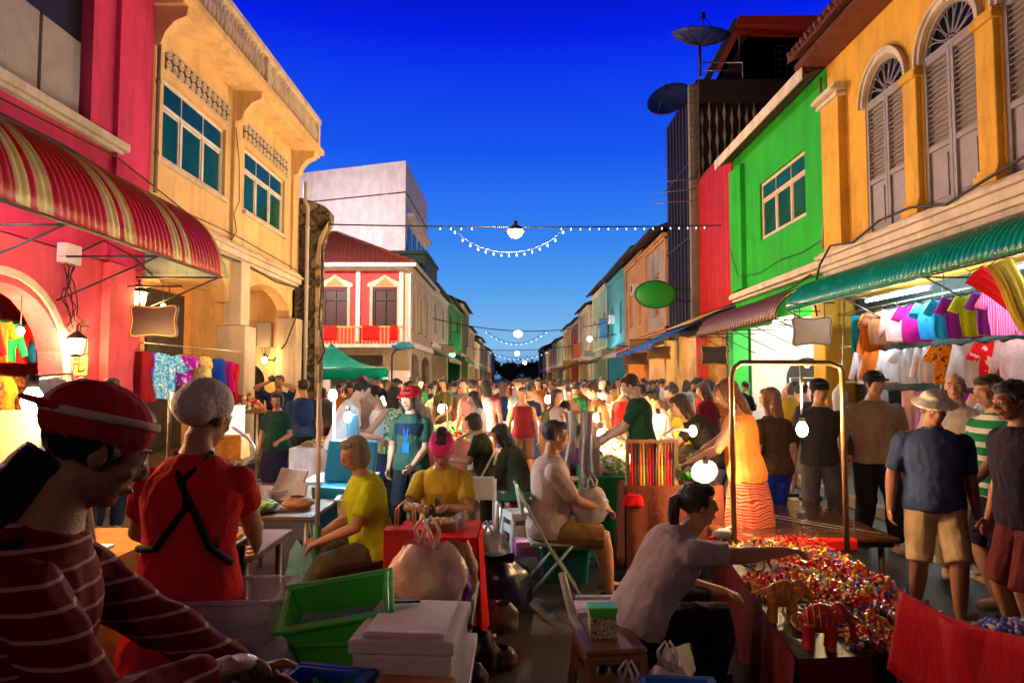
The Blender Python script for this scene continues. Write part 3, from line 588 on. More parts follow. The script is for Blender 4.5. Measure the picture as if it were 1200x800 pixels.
mb = MB(); mb.prism([(-.5, 8.12), (-.5, 8.3), (0, 8.46), (7, 11.6), (7, 11.4), (0, 8.3)], (XR, 14.12, 0), (1, 0, 0), (0, 0, 1), (0, 1, 0), 6.3); mb.build('roof', tile_mat('dull_red_roof', (.10, .025, .02), 3), H_)
mb = MB(); mb.box(XR-.53, XR-.502, 14.12, 20.42, 8.05, 8.32); mb.build('eave_board', S_cream, H_)
mb = MB(); mb.box(6.35, 6.8, 19.85, 20.29, .13, 3.2); mb.build('pillar', mat('green_pillar', (.02, .5, .05), .6), H_, bev=.012)
mb = MB(); mb.box(9.6, 9.75, 14.3, 20.1, 0, 3.6); mb.build('shop_back_wall', mat('shop_white_wall', (.72, .68, .62), .8), H_)
Fq = Fr(6.9, 20.1); mb = MB(); wall_panel(mb, Fq, 0, 2.69, 0, 3.6, .12, w=.2, holes=[(1.0, 2.3, 0, 2.35, .6)]); mb.build('party_wall', mat('shop_white_wall', (.7, .7, .7)), H_)
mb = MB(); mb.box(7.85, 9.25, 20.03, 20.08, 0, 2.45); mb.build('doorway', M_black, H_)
mb = MB(); mb.box(6.9, 9.6, 14.3, 20.0, 3.6, 3.66); mb.build('shop_ceiling', mat('shop_white_wall', (.7, .7, .7)), H_)
mb = MB()
for z in (2.55, 2.9): mb.tube([(9.55, 14.3, z), (9.55, 20, z)], .012, 6)
mb.build('wall_pipe', mat('blue_pipe', (.1, .3, .6), .5), H_)
gb = mat('awning_gold', (.60, .34, .07), .45, coat=.1); gk = mat('awning_brown', (.10, .035, .015), .45)
barrel_awning('gold_brown_awning', 'small corrugated awning striped gold and brown on the bright green shophouse', F, 14.2, 20.2, 3.72, 2.98, 1.15, [gb, gk], lambda u: int(u/.1) % 2, .2)
# ---- red corrugated infill and dark tower
I_ = thing('dark_tower_block', 'unlit dark tower block with a red metal front, rising behind the green shophouse', 'building', (XR+3, 25, 0))
redm = mat('red_sheet', (.62, .012, .01), .5, vary=.2, bump=.05)
mb = MB()
for k in range(46):
    u = 20.32+k*.08; F.box(mb, u, u+.04, 4.0, 8.8, .0, .05); F.box(mb, u+.04, u+.08, 4.0, 8.8, .0, .028)
mb.build('red_cladding', redm, I_); mb = MB(); [F.box(mb, 20.9+k*.95, 20.93+k*.95, 4.0, 8.8, .051, .06) for k in range(3)]; mb.build('cladding_rib', mat('red_rib', (.8, .06, .03), .5), I_)
mb = MB(); mb.box(XR+.002, XR+9, 20.32, 24.0, 3.4, 8.9); mb.box(XR+.01, XR+12, 24.3, 29.2, 3.4, 12.6); mb.box(XR+2.9, XR+9, 20.32, 29.2, 0, 3.4); 
mb.build('wall', S_dark, I_)
mb = MB(); mb.box(6.28, 6.62, 24.0, 24.28, 3.8, 12.3); 
for k in range(40): mb.tube([(6.31+.05*(k % 2), 23.98, 3.9+k*.21), (6.55-.05*(k % 2), 23.98, 4.1+k*.21)], .02, 5)
mb.build('pale_pier', mat('pale_pier', (.24, .19, .16), .8, dirt=.7), I_)
mb = MB()
for k in range(9): F.box(mb, 24.4+k*.53, 24.46+k*.53, 3.6, 12.5, .001, .06)
for z in (3.8, 7.0, 9.8): F.box(mb, 24.3, 29.2, z, z+.08, .001, .05)
mb.build('facade_rib', mat('navy_rib', (.02, .02, .05), .5), I_)
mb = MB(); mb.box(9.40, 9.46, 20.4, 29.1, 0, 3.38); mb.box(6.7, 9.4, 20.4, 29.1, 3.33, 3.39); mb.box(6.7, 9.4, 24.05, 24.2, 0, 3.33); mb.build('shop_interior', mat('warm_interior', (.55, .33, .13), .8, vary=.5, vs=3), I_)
for y_, m_ in ((20.36, M_darkwood), (23.75, M_white), (26.6, S_yel), (28.85, S_yel)): mb = MB(); mb.box(6.4, 6.75, y_, y_+.32, .13, 3.39); mb.build('pillar', m_ if y_ != 23.75 else mat('red_pillar', (.55, .02, .01), .5), I_, bev=.01)
for y_ in (21.2, 22.2, 25.0, 26.0, 27.4, 28.3): mb = MB(); mb.box(9.0, 9.39, y_, y_+.7, .2, 2.6); [mb.box(8.98, 9.0, y_+.05, y_+.65, .5+q*.5, .52+q*.5) for q in range(4)]; mb.build('cabinet', M_wood, I_, bev=.01)
o = MB(); o.grid(lambda u, v: F.p(24.4+4.4*u, 3.75-.75*v+.01*math.sin(u*60), .1+1.6*v), 30, 4, th=.02); o.grid(lambda u, v: F.p(24.4+4.4*u, 3.0-.2*v, 1.7+.014*math.sin(u*36)), 40, 2, th=.012); tag(o.build('canvas_awning', cloth((.05, .16, .5), 'blue_canvas')), 'blue canvas awning below the dark tower front', 'awning')
o = MB(); o.grid(lambda u, v: F.p(20.5+3.3*u, 3.95-.5*v+.01*math.sin(u*60), .1+1.2*v), 30, 4, th=.02); tag(o.build('canvas_awning', cloth((.6, .42, .12), 'straw_canvas')), 'straw coloured awning below the red metal front', 'awning')
for y_, lb in ((22.2, 'glowing bulb in the shop below the red metal front'), (25.6, 'glowing bulb in the near shop below the dark tower'), (27.8, 'glowing bulb in the far shop below the dark tower')):
    c = V((7.9, y_, 2.9)); t = thing('shop_lamp', lb, 'lamp', c); mb = MB(); mb.ell(c, .08); mb.build('globe', bulb_mat('bulb_warm', WARM2, 14), t); mb = MB(); mb.tube([c+V((0, 0, .07)), (c.x, c.y, 3.33)], .01, 6); mb.build('cord', M_wire, t); lamp(c, WARM2, 95, .1)
# screen of turned balusters facing the camera
Fj = Fr(6.62, 24.28); mb = MB(); bp_ = [(.02, 0), (.02, .1), (.075, .38), (.02, .7), (.02, .8)]
for k in range(26):
    for j in range(4): mb.lathe(bp_, Fj.p(.15+k*.27, 8.3+j*.8+(.4 if k % 2 else 0)*.5, .1), 8)
sc1 = mb.build('baluster_screen', mat('pale_baluster', (.36, .30, .27), .8), I_); sc1['kind'] = 'stuff'
mb = MB(); Fj.box(mb, 0, 8, 11.7, 12.45, .0, .35); Fj.box(mb, 0, 8, 8.1, 11.7, -.01, .0); mb.build('parapet', mat('dark_parapet', (.025, .012, .016), .7), I_)
mb = MB(); wall_panel(mb, Fr(8.8, 26.2), 0, 7, 12.4, 15.2, .2); mb.prism([(7.4, 12.5), (8.8, 12.5), (8.8, 15.2), (9.2, 15.2)], (0, 26.0, 0), (1, 0, 0), (0, 0, 1), (0, 1, 0), .2); mb.box(8.9, 15.5, 26.2, 29, 12.5, 15.2); mb.build('penthouse_wall', mat('plum_wall', (.06, .02, .03), .8), I_)
mb = MB(); 
for k in range(6): mb.box(10.1+k*.24, 10.13+k*.24, 25.93, 25.96, 13.1, 14.7)
for k in range(7): mb.box(10.1, 11.33, 25.93, 25.955, 13.1+k*.26, 13.13+k*.26)
mb.build('window_grille', mat('grille', (.10, .05, .06), .6), I_)
mb = MB(); mb.prism([(8.4, 15.15), (16, 15.15), (16, 15.5), (8.55, 15.5)], (0, 25.2, 0), (1, 0, 0), (0, 0, 1), (0, 1, 0), 4); mb.build('roof', mat('red_fascia', (.42, .03, .015), .6), I_)
mb = MB(); mb.prism([(6.9, 12.46), (7.15, 12.46), (8.6, 15.45), (8.4, 15.5)], (0, 25.4, 0), (1, 0, 0), (0, 0, 1), (0, 1, 0), .3); mb.build('sloping_strut', mat('bluish_strut', (.06, .09, .12), .6), I_)
mb = MB(); mb.tube([(6.7, 24, 12.45), (6.7, 24, 13.1), (8.2, 24, 13.1), (8.2, 24, 12.45)], .03, 6); mb.tube([(6.7, 24, 12.8), (8.2, 24, 12.8)], .02, 6); mb.build('roof_rail', M_steel, I_)
mb = MB()
for k in range(3): mb.tube([(6.6, 24.1, 8.9-k*.4), (5.3-k*.25, 23.3, 8.55-k*.38)], .018, 5)
mb.build('antenna_rod', M_steel, I_)
# satellite dishes
def dish(label, c, r, tilt, az, foot):
    c = V(c); t = thing('satellite_dish', label, 'satellite dish', foot, 'mesh satellite dishes on the dark block'); M = (Matrix.Rotation(az, 4, 'Z') @ Matrix.Rotation(tilt, 4, 'X')).to_3x3()
    mb = MB(); m_ = 24; rings = [k/6 for k in range(7)]; pts = []
    for q in rings:
        for k in range(m_): a = 2*PI*k/m_; pts.append(c + M @ V((r*q*math.cos(a), r*q*math.sin(a), r*.32*q*q)))
    fs = [(i*m_+k, i*m_+(k+1) % m_, (i+1)*m_+(k+1) % m_, (i+1)*m_+k) for i in range(6) for k in range(m_)]
    mb.add(pts, fs, 0, True); o = mb.build('reflector', mat('dish_mesh', (.025, .04, .09), .5, metal=.3, alpha=.82), t); o.modifiers.new('t', 'SOLIDIFY').thickness = .012
    rb = MB()
    for k in range(12): a = 2*PI*k/12; rb.tube([c + M @ V((r*q*math.cos(a), r*q*math.sin(a), r*.32*q*q-.02)) for q in (0, .3, .6, 1)], .014, 5)
    rb.tube([c + M @ V((r*math.cos(2*PI*k/24), r*math.sin(2*PI*k/24), r*.32)) for k in range(25)], .018, 5); rb.build('rib', M_black, t)
    f = MB(); top = c + M @ V((0, 0, r*.95))
    for k in range(3): a = 2*PI*k/3; f.tube([c + M @ V((r*.9*math.cos(a), r*.9*math.sin(a), r*.3)), top], .012, 5)
    f.ob(top, (.12, .12, .2)); f.build('feed_horn', M_black, t)
    f = MB(); f.tube([foot, c], .05, 8); f.build('mast', M_black, t)
cc = P(820, 52, 23); dish('upper dark satellite dish on a mast, tilted level against the blue sky', cc, .98, R(14), R(20), (cc.x+.1, 23.4, 12.3))
cc = P(786, 122, 26); dish('lower dark satellite dish facing the street from the top of the dark block', cc, .85, R(62), R(-28), (cc.x+.75, 26.3, 12.4))
# ---- further right
S_or = stucco('orange_render', (.72, .36, .14), .6); S_teal = stucco('turquoise_render', (.10, .42, .45), .6); S_cy = stucco('pale_cyan_render', (.33, .55, .50), .5)
shophouse('stained_shophouse', 'stained cream and orange gabled shophouse beyond the dark tower', 1, XR, 29.3, 34, 3.9, 8.1, stucco('stained_cream', (.50, .40, .30), 1.0), rf, sb_, S_or, nw=1, awn=(aw_blue, 1.5, 3.5), lit=(WARM, 160), eave=.8)
shophouse('orange_shophouse', 'orange shophouse with a white awning', 1, XR, 34.1, 40, 3.9, 8.3, S_or, rf, sw_, S_or, nw=2, awn=(aw_white, 1.4, 3.6), lit=(WARM, 130), eave=.8)
shophouse('turquoise_shophouse', 'turquoise blue shophouse with brown canopy', 1, XR, 40.1, 48, 3.9, 8.4, S_teal, rf, sw_, S_teal, nw=2, awn=(aw_brown, 1.6, 3.5), lit=(COOL, 60), eave=.7)
shophouse('pale_cyan_shophouse', 'pale cyan shophouse after the turquoise one', 1, XR, 48.1, 57, 4.0, 8.6, S_cy, rf, sg, M_white, nw=2, arch=True, lit=(WARM2, 70), eave=.6)
RRr = [(57.1, 66, 8.0, (.66, .62, .55), 'off-white', 1), (66.1, 76, 7.6, (.60, .16, .12), 'brick pink', 0), (76.1, 87, 7.8, (.62, .50, .26), 'straw yellow', 1), (87.1, 99, 7.0, (.30, .50, .42), 'mint', 0), (99.1, 113, 7.5, (.66, .60, .55), 'chalky', 1), (113.1, 130, 7.0, (.5, .3, .2), 'tan', 0), (130.1, 150, 7.2, (.5, .5, .5), 'pale grey', 0), (150.1, 175, 8.8, (.05, .05, .05), 'unlit dark', 0)]
for a, b, h, c, nm, ar in RRr: shophouse('distant_shophouse', nm+' shophouse far down the right side of the street', 1, XR-.3, a, b, 3.8, h, stucco('rfar_'+nm.replace(' ', '_'), c), rf, sb_, nw=2, arch=bool(ar), lit=(WARM2, 50) if a < 120 else None, awn=(aw_brown, 1.3, 3.4) if a < 90 else None)
# ---- trees at the end of the street
def tree(label, x, y, h, r, seed, col):
    rn = random.Random(seed); t = thing('street_tree', label, 'tree', (x, y, 0), 'trees at the end of the street'); mb = MB()
    mb.tube([(x, y, 0), (x+.2, y, h*.3), (x-.1, y, h*.55)], [.35, .28, .18], 8)
    for k in range(7): a = k*.9; mb.tube([(x, y, h*(.35+.03*k)), (x+r*.6*math.cos(a), y+r*.6*math.sin(a), h*(.6+.04*k))], [.12, .03], 5)
    mb.build('trunk', mat('bark', (.05, .035, .025), .9), t); mb = MB(); cl = []
    for k in range(26): a = rn.random()*2*PI; q = r*rn.random()**.5; z = h*.45+h*.5*rn.random(); s = 1-abs(z/h-.65)*1.2; cl.append(V((x+q*s*math.cos(a), y+q*s*math.sin(a), z)))
    for c_ in cl:
        for k in range(110):
            p = c_ + V((rn.gauss(0, 1), rn.gauss(0, 1), rn.gauss(0, .7)))*r*.2; n_ = V((rn.gauss(0,1), rn.gauss(0,1), rn.gauss(0,1))).normalized(); a_ = n_.orthogonal().normalized(); b_ = n_.cross(a_); s = .4+.35*rn.random()
            mb.quad(p-a_*s, p-b_*s*.5, p+a_*s, p+b_*s*.5)
    mb.build('crown', mat('leaf_'+col, {'dark': (.03, .07, .02), 'mid': (.05, .10, .03)}[col], .6, vary=.5), t)
tree('dark round street tree standing mid-street far off, left of the others', -9, 205, 7, 4.5, 1, 'dark'); tree('broad tree closing the end of the street, centre', 1, 225, 6.5, 6, 2, 'mid'); tree('dark tree at the far end beside the right shophouses', 9, 215, 7, 4.5, 3, 'dark'); tree('tallest tree behind the far left shophouses', -16, 200, 11, 5, 4, 'mid')
# ================================================================ lamps hung over the street
def street_lamp(label, px, py, Y, pw, col=WARM2):
    c = P(px, py, Y); t = thing('street_lamp', label, 'street lamp', c, 'lamps hung over the street'); s = 1.0
    mb = MB(); mb.lathe([(.05, .30), (.06, .2), (.17, .12), (.26, .05), (.27, .03), (.02, .14)], c, 16); mb.build('shade', M_steel, t)
    mb = MB(); mb.ell(c, (.20, .20, .16) if Y < 30 else (.34, .34, .28)); mb.build('bulb', bulb_mat('street_bulb', (1, .62, .30), 40), t)
    lamp((c.x, c.y, c.z-.02), col, pw, .23 if Y < 30 else .36, 'street_light'); return c
l1 = street_lamp('brightest hanging street lamp, on the nearest wire across the street', 604, 272, 18, 850)
l2 = street_lamp('second hanging street lamp above the crowd, under a sagging wire', 607, 391, 55, 1100)
l3 = street_lamp('third and smaller hanging street lamp down the street', 606, 414, 92, 1000)
l4 = street_lamp('fourth and farthest hanging street lamp near the trees', 615, 425, 130, 900)
def catenary(a, b, sag, n=30): a, b = V(a), V(b); return [a.lerp(b, k/n) - V((0, 0, sag*4*(k/n)*(1-k/n))) for k in range(n+1)]

c0 = V((.2, -7, 5.8)); lamp(c0, WARM2, 90, .18, 'street_light')   # unseen lamp added behind the camera to brighten the near upper facades
t = thing('street_lamp', 'hanging street lamp of the same row behind the viewer', 'street lamp', c0, 'lamps hung over the street'); mb = MB(); mb.lathe([(.05, .30), (.06, .2), (.17, .12), (.26, .05), (.27, .03), (.02, .14)], c0, 16); mb.build('shade', M_steel, t); mb = MB(); mb.ell(c0, (.15, .15, .11)); mb.build('bulb', bulb_mat('street_bulb', (1, .62, .30), 40), t)

c0 = V((-9.2, 23.5, 8.6)); t = thing('added_side_lamp', 'tall street lamp on the side street behind the apricot house', 'street lamp', (c0.x, c0.y, 0)); mb = MB(); mb.tube([(c0.x-.8, c0.y, 0), (c0.x-.8, c0.y, 8.7), (c0.x, c0.y, 8.85)], .06, 8); mb.build('pole', M_steel, t); mb = MB(); mb.ell(c0, (.25, .14, .08)); mb.build('bulb', bulb_mat('street_bulb', (1, .62, .30), 40), t); lamp((c0.x, c0.y, c0.z-.1), (1, .74, .66), 1900, .2, 'street_light')  # hidden lamp added to brighten the coral house and the white block
c0 = V((-14.2, 40, 11.5)); t = thing('added_side_lamp', 'floodlight mast behind the coral house lighting the white block', 'street lamp', (c0.x, c0.y, 0)); mb = MB(); mb.tube([(c0.x, c0.y-.1, 0), (c0.x, c0.y-.1, 11.3)], .08, 8); mb.build('pole', M_steel, t); mb = MB(); mb.ell(c0, (.25, .14, .08)); mb.build('bulb', bulb_mat('street_bulb', (1, .62, .30), 40), t); lamp((c0.x, c0.y, c0.z), (1, .78, .76), 1500, .2, 'street_light')  # second hidden lamp, added to light the front of the white block
# ================================================================ people
_ts = bpy.data.scenes.new('work')
def voxel(mb, vox, smooth=3, wr=0, wf=9, wz=1.0, seed=0):
    me = bpy.data.meshes.new('vx'); me.from_pydata(mb.v, [], mb.f); bm = bmesh.new(); bm.from_mesh(me); bmesh.ops.recalc_face_normals(bm, faces=bm.faces); bm.to_mesh(me); bm.free()
    o = bpy.data.objects.new('vx', me); _ts.collection.objects.link(o)
    r = o.modifiers.new('r', 'REMESH'); r.mode = 'VOXEL'; r.voxel_size = vox; r.use_smooth_shade = True
    if smooth: s_ = o.modifiers.new('s', 'SMOOTH'); s_.factor = .5; s_.iterations = smooth
    with bpy.context.temp_override(scene=_ts, view_layer=_ts.view_layers[0]): dg = bpy.context.evaluated_depsgraph_get()
    out = bpy.data.meshes.new_from_object(o.evaluated_get(dg))
    bpy.data.objects.remove(o); bpy.data.meshes.remove(me)
    if wr:
        so_ = V((seed*3.1, seed*1.7, seed*.9))
        n_ = len(out.vertices); co = [0.0]*(3*n_); no = [0.0]*(3*n_); out.vertices.foreach_get('co', co); out.vertices.foreach_get('normal', no)
        for i in range(n_):
            j = 3*i; q = V((co[j]*wf, co[j+1]*wf, co[j+2]*wf*wz)) + so_
            d = (noise.noise(q)*.6+(1-abs(noise.noise(q*1.7+V((5, 1, 2))))*2)*.4)*wr
            co[j] += no[j]*d; co[j+1] += no[j+1]*d; co[j+2] += no[j+2]*d
        out.vertices.foreach_set('co', co); out.update()
    return out
def mobj(name, me, m, parent=None):
    o = bpy.data.objects.new(name, me); C.objects.link(o); me.materials.clear(); me.materials.append(m)
    if parent is not None: o.parent = parent
    return o
def ik(a, t, l1, l2, pole):
    a, t = V(a), V(t); d = t-a; L_ = min(max(d.length, abs(l1-l2)+.01), (l1+l2)*.998); d.normalize(); t = a+d*L_
    x = (l1*l1-l2*l2+L_*L_)/(2*L_); hgt = math.sqrt(max(0, l1*l1-x*x)); p = V(pole); p = p-d*p.dot(d)
    if p.length < 1e-4: p = d.orthogonal()
    return a+d*x+p.normalized()*hgt, t
def loft(mb, rings, seg=20, m=0):
    """rings: (centre, X, Yf, rx, ryf, ryb): an egg-shaped section, closed at both ends"""
    vs = []
    a, z = rings[0], rings[-1]
    rings = [(a[0], a[1], a[2], a[3]*q, a[4]*q, a[5]*q) for q in (.02, .35, .7)] + list(rings) + [(z[0], z[1], z[2], z[3]*q, z[4]*q, z[5]*q) for q in (.7, .35, .02)]
    for c, X, Yv, rx, ryf, ryb in rings:
        for k in range(seg):
            t = 2*PI*k/seg; s_ = math.sin(t); vs.append(c + X*(rx*math.cos(t)) + Yv*((ryf if s_ > 0 else ryb)*s_))
    n = len(rings); fs = [(i*seg+k, i*seg+(k+1) % seg, (i+1)*seg+(k+1) % seg, (i+1)*seg+k) for i in range(n-1) for k in range(seg)]
    fs += [tuple(range(seg))[::-1], tuple((n-1)*seg+k for k in range(seg))]
    mb.add(vs, fs, m, True)
SK = {k: mat('skin_'+k, c, .47, vary=.16, vs=9, bump=.22, bs=130, spec=.35) for k, c in {'tan': (.42, .20, .11), 'brown': (.30, .13, .07), 'fair': (.55, .33, .22), 'warm': (.46, .23, .13)}.items()}
def hairm(name, c): return mat('hair_'+name, c, .42, vary=.5, vs=30, bump=1.0, bs=75, stretch=(4, 4, .3), spec=.5)
HB = hairm('black', (.010, .008, .007)); HBR = hairm('brown', (.055, .022, .010)); HG = hairm('ash_blonde', (.30, .24, .17)); HGR = hairm('grey', (.22, .21, .20)); HO = hairm('auburn', (.20, .07, .02))
EYEW = mat('eye_white', (.55, .52, .48), .25, vary=0, bump=0); EYEI = mat('iris', (.02, .01, .008), .15, vary=0, bump=0); LIP = mat('lip', (.32, .07, .06), .5, bump=0)
def rotv(a, ax): return Matrix.Rotation(a, 3, ax)
def person(name_label, loc, face=0, h=1.65, g='f', ph=None, lean=4, side=0, twist=0, head=(0, 0, 0), lh=None, rh=None, lf=None, rf=None, lel=None, rel=None, lkn=None, rkn=None,
           top=('tee', None), bottom=('trousers', None), hair=('short', HB), hat=None, skin='tan', shoes=(.02, .02, .02), near=True, vox=None, group=None, off=(0, 0), bulk=1.0, extras=(), curl=.7, seed=1, barehand=True):
    """a whole figure facing local +Y, standing or sitting on local z = 0; face = rotation about z"""
    s = h/1.65; vox = vox or (.0085 if near else .019); ph = ph if ph is not None else .885*s
    fem = g == 'f'; sh = (.155 if fem else .18)*s*(.5+.5*bulk); hipw = (.165 if fem else .16)*s*bulk; X0 = V((1, 0, 0))
    Rz = rotv(R(twist), 'Z'); Rs = rotv(R(side), 'Y')
    def dirn(a): return Rs @ (rotv(-R(a), 'X') @ V((0, 0, 1)))
    d0, d1, d2 = dirn(lean*.55), dirn(lean), dirn(lean*1.12)
    S0 = V((off[0], off[1], ph)); S1 = S0+d0*.19*s; S2 = S1+d1*.19*s; S3 = S2+d2*.16*s
    Xp = (Rs @ X0); Xc = (Rs @ (Rz @ X0)); Xc = (Xc-d1*Xc.dot(d1)).normalized(); Xp = (Xp-d0*Xp.dot(d0)).normalized()
    Fp = d0.cross(Xp); Fc = d1.cross(Xc); F2 = d2.cross(Xc)
    def torso(mb, e=0.0, lo=-.10, hi=.62, belly=0, loose=0):
        B_ = bulk
        rs = [(-.12, S0-d0*.12*s, Xp, Fp, .11, .07, .08), (-.06, S0-d0*.06*s, Xp, Fp, .155, .10, .115), (0, S0, Xp, Fp, .168 if fem else .158, .115, .125), (.10, S0+d0*.10*s, Xp, Fp, .148, .112, .105), (.19, S1, Xp.lerp(Xc, .5), Fp.lerp(Fc, .5), .130 if fem else .142, .108, .095),
              (.28, S1+d1*.09*s, Xc, Fc, .142 if fem else .158, .115, .105), (.37, S2, Xc, Fc, .158 if fem else .178, .128 if fem else .12, .115), (.44, S2+d2*.06*s, Xc, F2, .155 if fem else .178, .105, .11), (.485, S2+d2*.105*s, Xc, F2, .118 if fem else .138, .08, .088), (.52, S2+d2*.148*s, Xc, F2, .075, .06, .065), (.57, S3+d2*.03*s, Xc, F2, .056, .052, .055), (.62, S3+d2*.08*s, Xc, F2, .052, .05, .052)]
        R_ = []
        for t, c, X, Yf, rx, a, b in rs:
            if lo-1e-6 <= t <= hi+1e-6:
                k = s*B_ if t < .5 else s; el = e+(loose*(1-t/.45) if t < .45 else 0)
                R_.append((c, X.normalized(), Yf.normalized(), rx*k+el, a*k+el+(belly if .05 < t < .3 else 0), b*k+el))
        loft(mb, R_)
    # arms
    shl = S2+d2*.060*s-Xc*sh; shr = S2+d2*.060*s+Xc*sh
    la, lb = .275*s, .245*s
    lt = V(lh) if lh else shl+V((-.10, .02, -.50))*s; rt = V(rh) if rh else shr+V((.10, .02, -.50))*s
    le, lw = ik(shl, lt, la, lb, V(lel) if lel else V((-.5, -1, -.2))); re_, rw = ik(shr, rt, la, lb, V(rel) if rel else V((.5, -1, -.2)))
    # legs
    hl = S0-Xp*.088*s-d0*.03*s; hr = S0+Xp*.088*s-d0*.03*s; lA, lB = .41*s, .40*s
    lft = V(lf) if lf else V((-.10*s+off[0], off[1]*.3, .075*s)); rft = V(rf) if rf else V((.10*s+off[0], off[1]*.3, .075*s))
    lk, la_ = ik(hl, lft, lA, lB, V(lkn) if lkn else V((-.1, 1, .3))); rk, ra_ = ik(hr, rft, lA, lB, V(rkn) if rkn else V((.1, 1, .3)))
    def arm(mb, a, b, c, e=0, f0=0, f1=1.0, sg=10):
        if f0 <= 0: mb.ell(a-V((0, 0, .008)), (.047*s*bulk+e,)*3, seg=12)
        n = 7; pts = []; rr = []
        for k in range(n):
            f = f0+(f1-f0)*k/(n-1); p = a.lerp(b, f*2) if f < .5 else b.lerp(c, f*2-1); r = (.053-.026*f+(.004 if .5 < f < .7 else 0))*s*(.4+.6*bulk)
            pts.append(p); rr.append(max(.021*s, r)+e)
        mb.tube(pts, rr, sg)
    def leg(mb, a, b, c, e=0, f1=1.0, sg=12, flare=0):
        mb.ell(a, (.085*s*bulk+e,)*3, seg=12); n = 9; pts = []; rr = []
        for k in range(n):
            f = f1*k/(n-1); p = a.lerp(b, f*2) if f < .5 else b.lerp(c, f*2-1)
            r = (.086-.056*f*.95 if f < .5 else .058+.004*math.sin((f-.5)*8)-.048*(f-.5))*s*(.3+.7*bulk)
            if f > .9: r = .034*s
            pts.append(p); rr.append(max(.03*s, r)+e+flare*f)
        mb.tube(pts, rr, sg)
    # head
    hp, hy, hrl = [R(a) for a in head]
    HM = Rs @ rotv(-R(lean*.35)-hp, 'X'); HM = rotv(R(twist)*.6+hy, 'Z') @ HM @ rotv(hrl, 'Y')
    HC = S3+d2*.04*s+HM @ V((0, .018, .108))*s
    hs = s**.4*1.0
    hv = lambda x, y, z: HC+HM @ (V((x, y, z))*hs)
    b = MB(); torso(b); arm(b, shl, le, lw); arm(b, shr, re_, rw); leg(b, hl, lk, la_); leg(b, hr, rk, ra_)
    E_ = lambda c, r, m_=b, **k: m_.ell(hv(*c), tuple(q*hs for q in r), M=HM, **k)
    E_((0, -.012, .028), (.074, .094, .088), seg=18, rings=12); E_((0, .022, -.035), (.060, .066, .075), seg=16, rings=10); E_((0, .052, -.082), (.030, .030, .024)); E_((0, .055, .01), (.062, .04, .05))
    b.tube([S3-d2*.02*s, S3+d2*.05*s, hv(0, -.012, -.05)], [.058*s, .052*s, .054*s], 12)
    b.tube([hv(0, .086, .022), hv(0, .104, -.012), hv(0, .098, -.026)], [.009*hs, .014*hs, .013*hs], 8); E_((.012, .094, -.024), (.009, .010, .008)); E_((-.012, .094, -.024), (.009, .010, .008))
    for q in (-1, 1):
        b.ell(hv(q*.074, -.008, -.005), (.012*hs, .02*hs, .032*hs), M=HM); E_((q*.032, .076, .028), (.022, .012, .008)); E_((q*.04, .06, -.02), (.022, .02, .018))
    E_((0, .084, -.052), (.024, .012, .012))
    # feet
    for a, k_ in ((la_, lk), (ra_, rk)):
        fd = V((0, 1, 0)); b.ell(a+V((0, .05*s, -.035*s)), (.036*s, .10*s, .032*s)); b.ell(a+V((0, -.02*s, -.035*s)), (.03*s, .04*s, .034*s))
    # palms and fingers
    hands = []
    for sgn, e_, w_ in ((-1, le, lw), (1, re_, rw)):
        fd = (w_-e_).normalized(); inn = V((-sgn, .15, 0)); pn = (inn-fd*inn.dot(fd)).normalized()
        if abs(fd.z) < .5: pn = V((0, 0, -1)); pn = (pn-fd*pn.dot(fd)).normalized()
        sd = fd.cross(pn)*(1 if sgn > 0 else -1)
        Mh = Matrix((sd, fd, pn)).transposed(); pc = w_+fd*.045*s
        b.ell(pc, (.040*s, .052*s, .017*s), M=Mh); b.tube([w_-fd*.02*s, w_+fd*.03*s], [.024*s, .026*s], 10); hands.append((sgn, w_, fd, pn, sd))
    me = voxel(b, vox, 3)
    # fingers stay out of the remesh so that they stay apart; each is rooted inside the palm
    fm = MB(); seg = 7 if near else 5
    for sgn, w_, fd, pn, sd in hands:
        for k, (xo, ln) in enumerate(((.028, .066), (.010, .074), (-.010, .069), (-.028, .054))):
            p0 = w_+fd*.075*s+sd*xo*s; pts = [p0]; a_ = curl*.35
            for j in range(3): a_ += curl*.45; pts.append(pts[-1]+(fd*math.cos(a_)+pn*math.sin(a_)+sd*xo*1.5)*ln*s*(.42, .33, .25)[j])
            fm.tube(pts, [.0098*s, .0092*s, .0084*s, .0062*s], seg)
        p0 = w_+fd*.03*s+sd*.028*s; t1 = p0+(sd*.75+fd*.75+pn*.25).normalized()*.042*s; t2 = t1+(sd*.25+fd*1+pn*.35).normalized()*.032*s
        fm.tube([p0, t1, t2], [.0125*s, .0105*s, .0078*s], seg)
    bm = bmesh.new(); bm.from_mesh(me); f2 = bpy.data.meshes.new('f'); f2.from_pydata(fm.v, [], fm.f); b2 = bmesh.new(); b2.from_mesh(f2); bmesh.ops.recalc_face_normals(b2, faces=b2.faces); b2.to_mesh(f2); b2.free(); bm.from_mesh(f2)
    for f in bm.faces: f.smooth = True
    bm.to_mesh(me); bm.free(); bpy.data.meshes.remove(f2)
    root = mobj('person', me, SK[skin]); tag(root, name_label, 'person', group)
    kid = lambda nm, mb_, m_, v_=None, sm=3, wr=0, wf=9, wz=1: mobj(nm, voxel(mb_, v_ or vox, sm, wr, wf, wz, seed), m_, root)
    wrk = .013 if near else .009
    # tops
    tk, tc_ = top
    tm = tc_ if isinstance(tc_, bpy.types.Material) else cloth(tc_ or (.5, .5, .5))
    e = .014*s
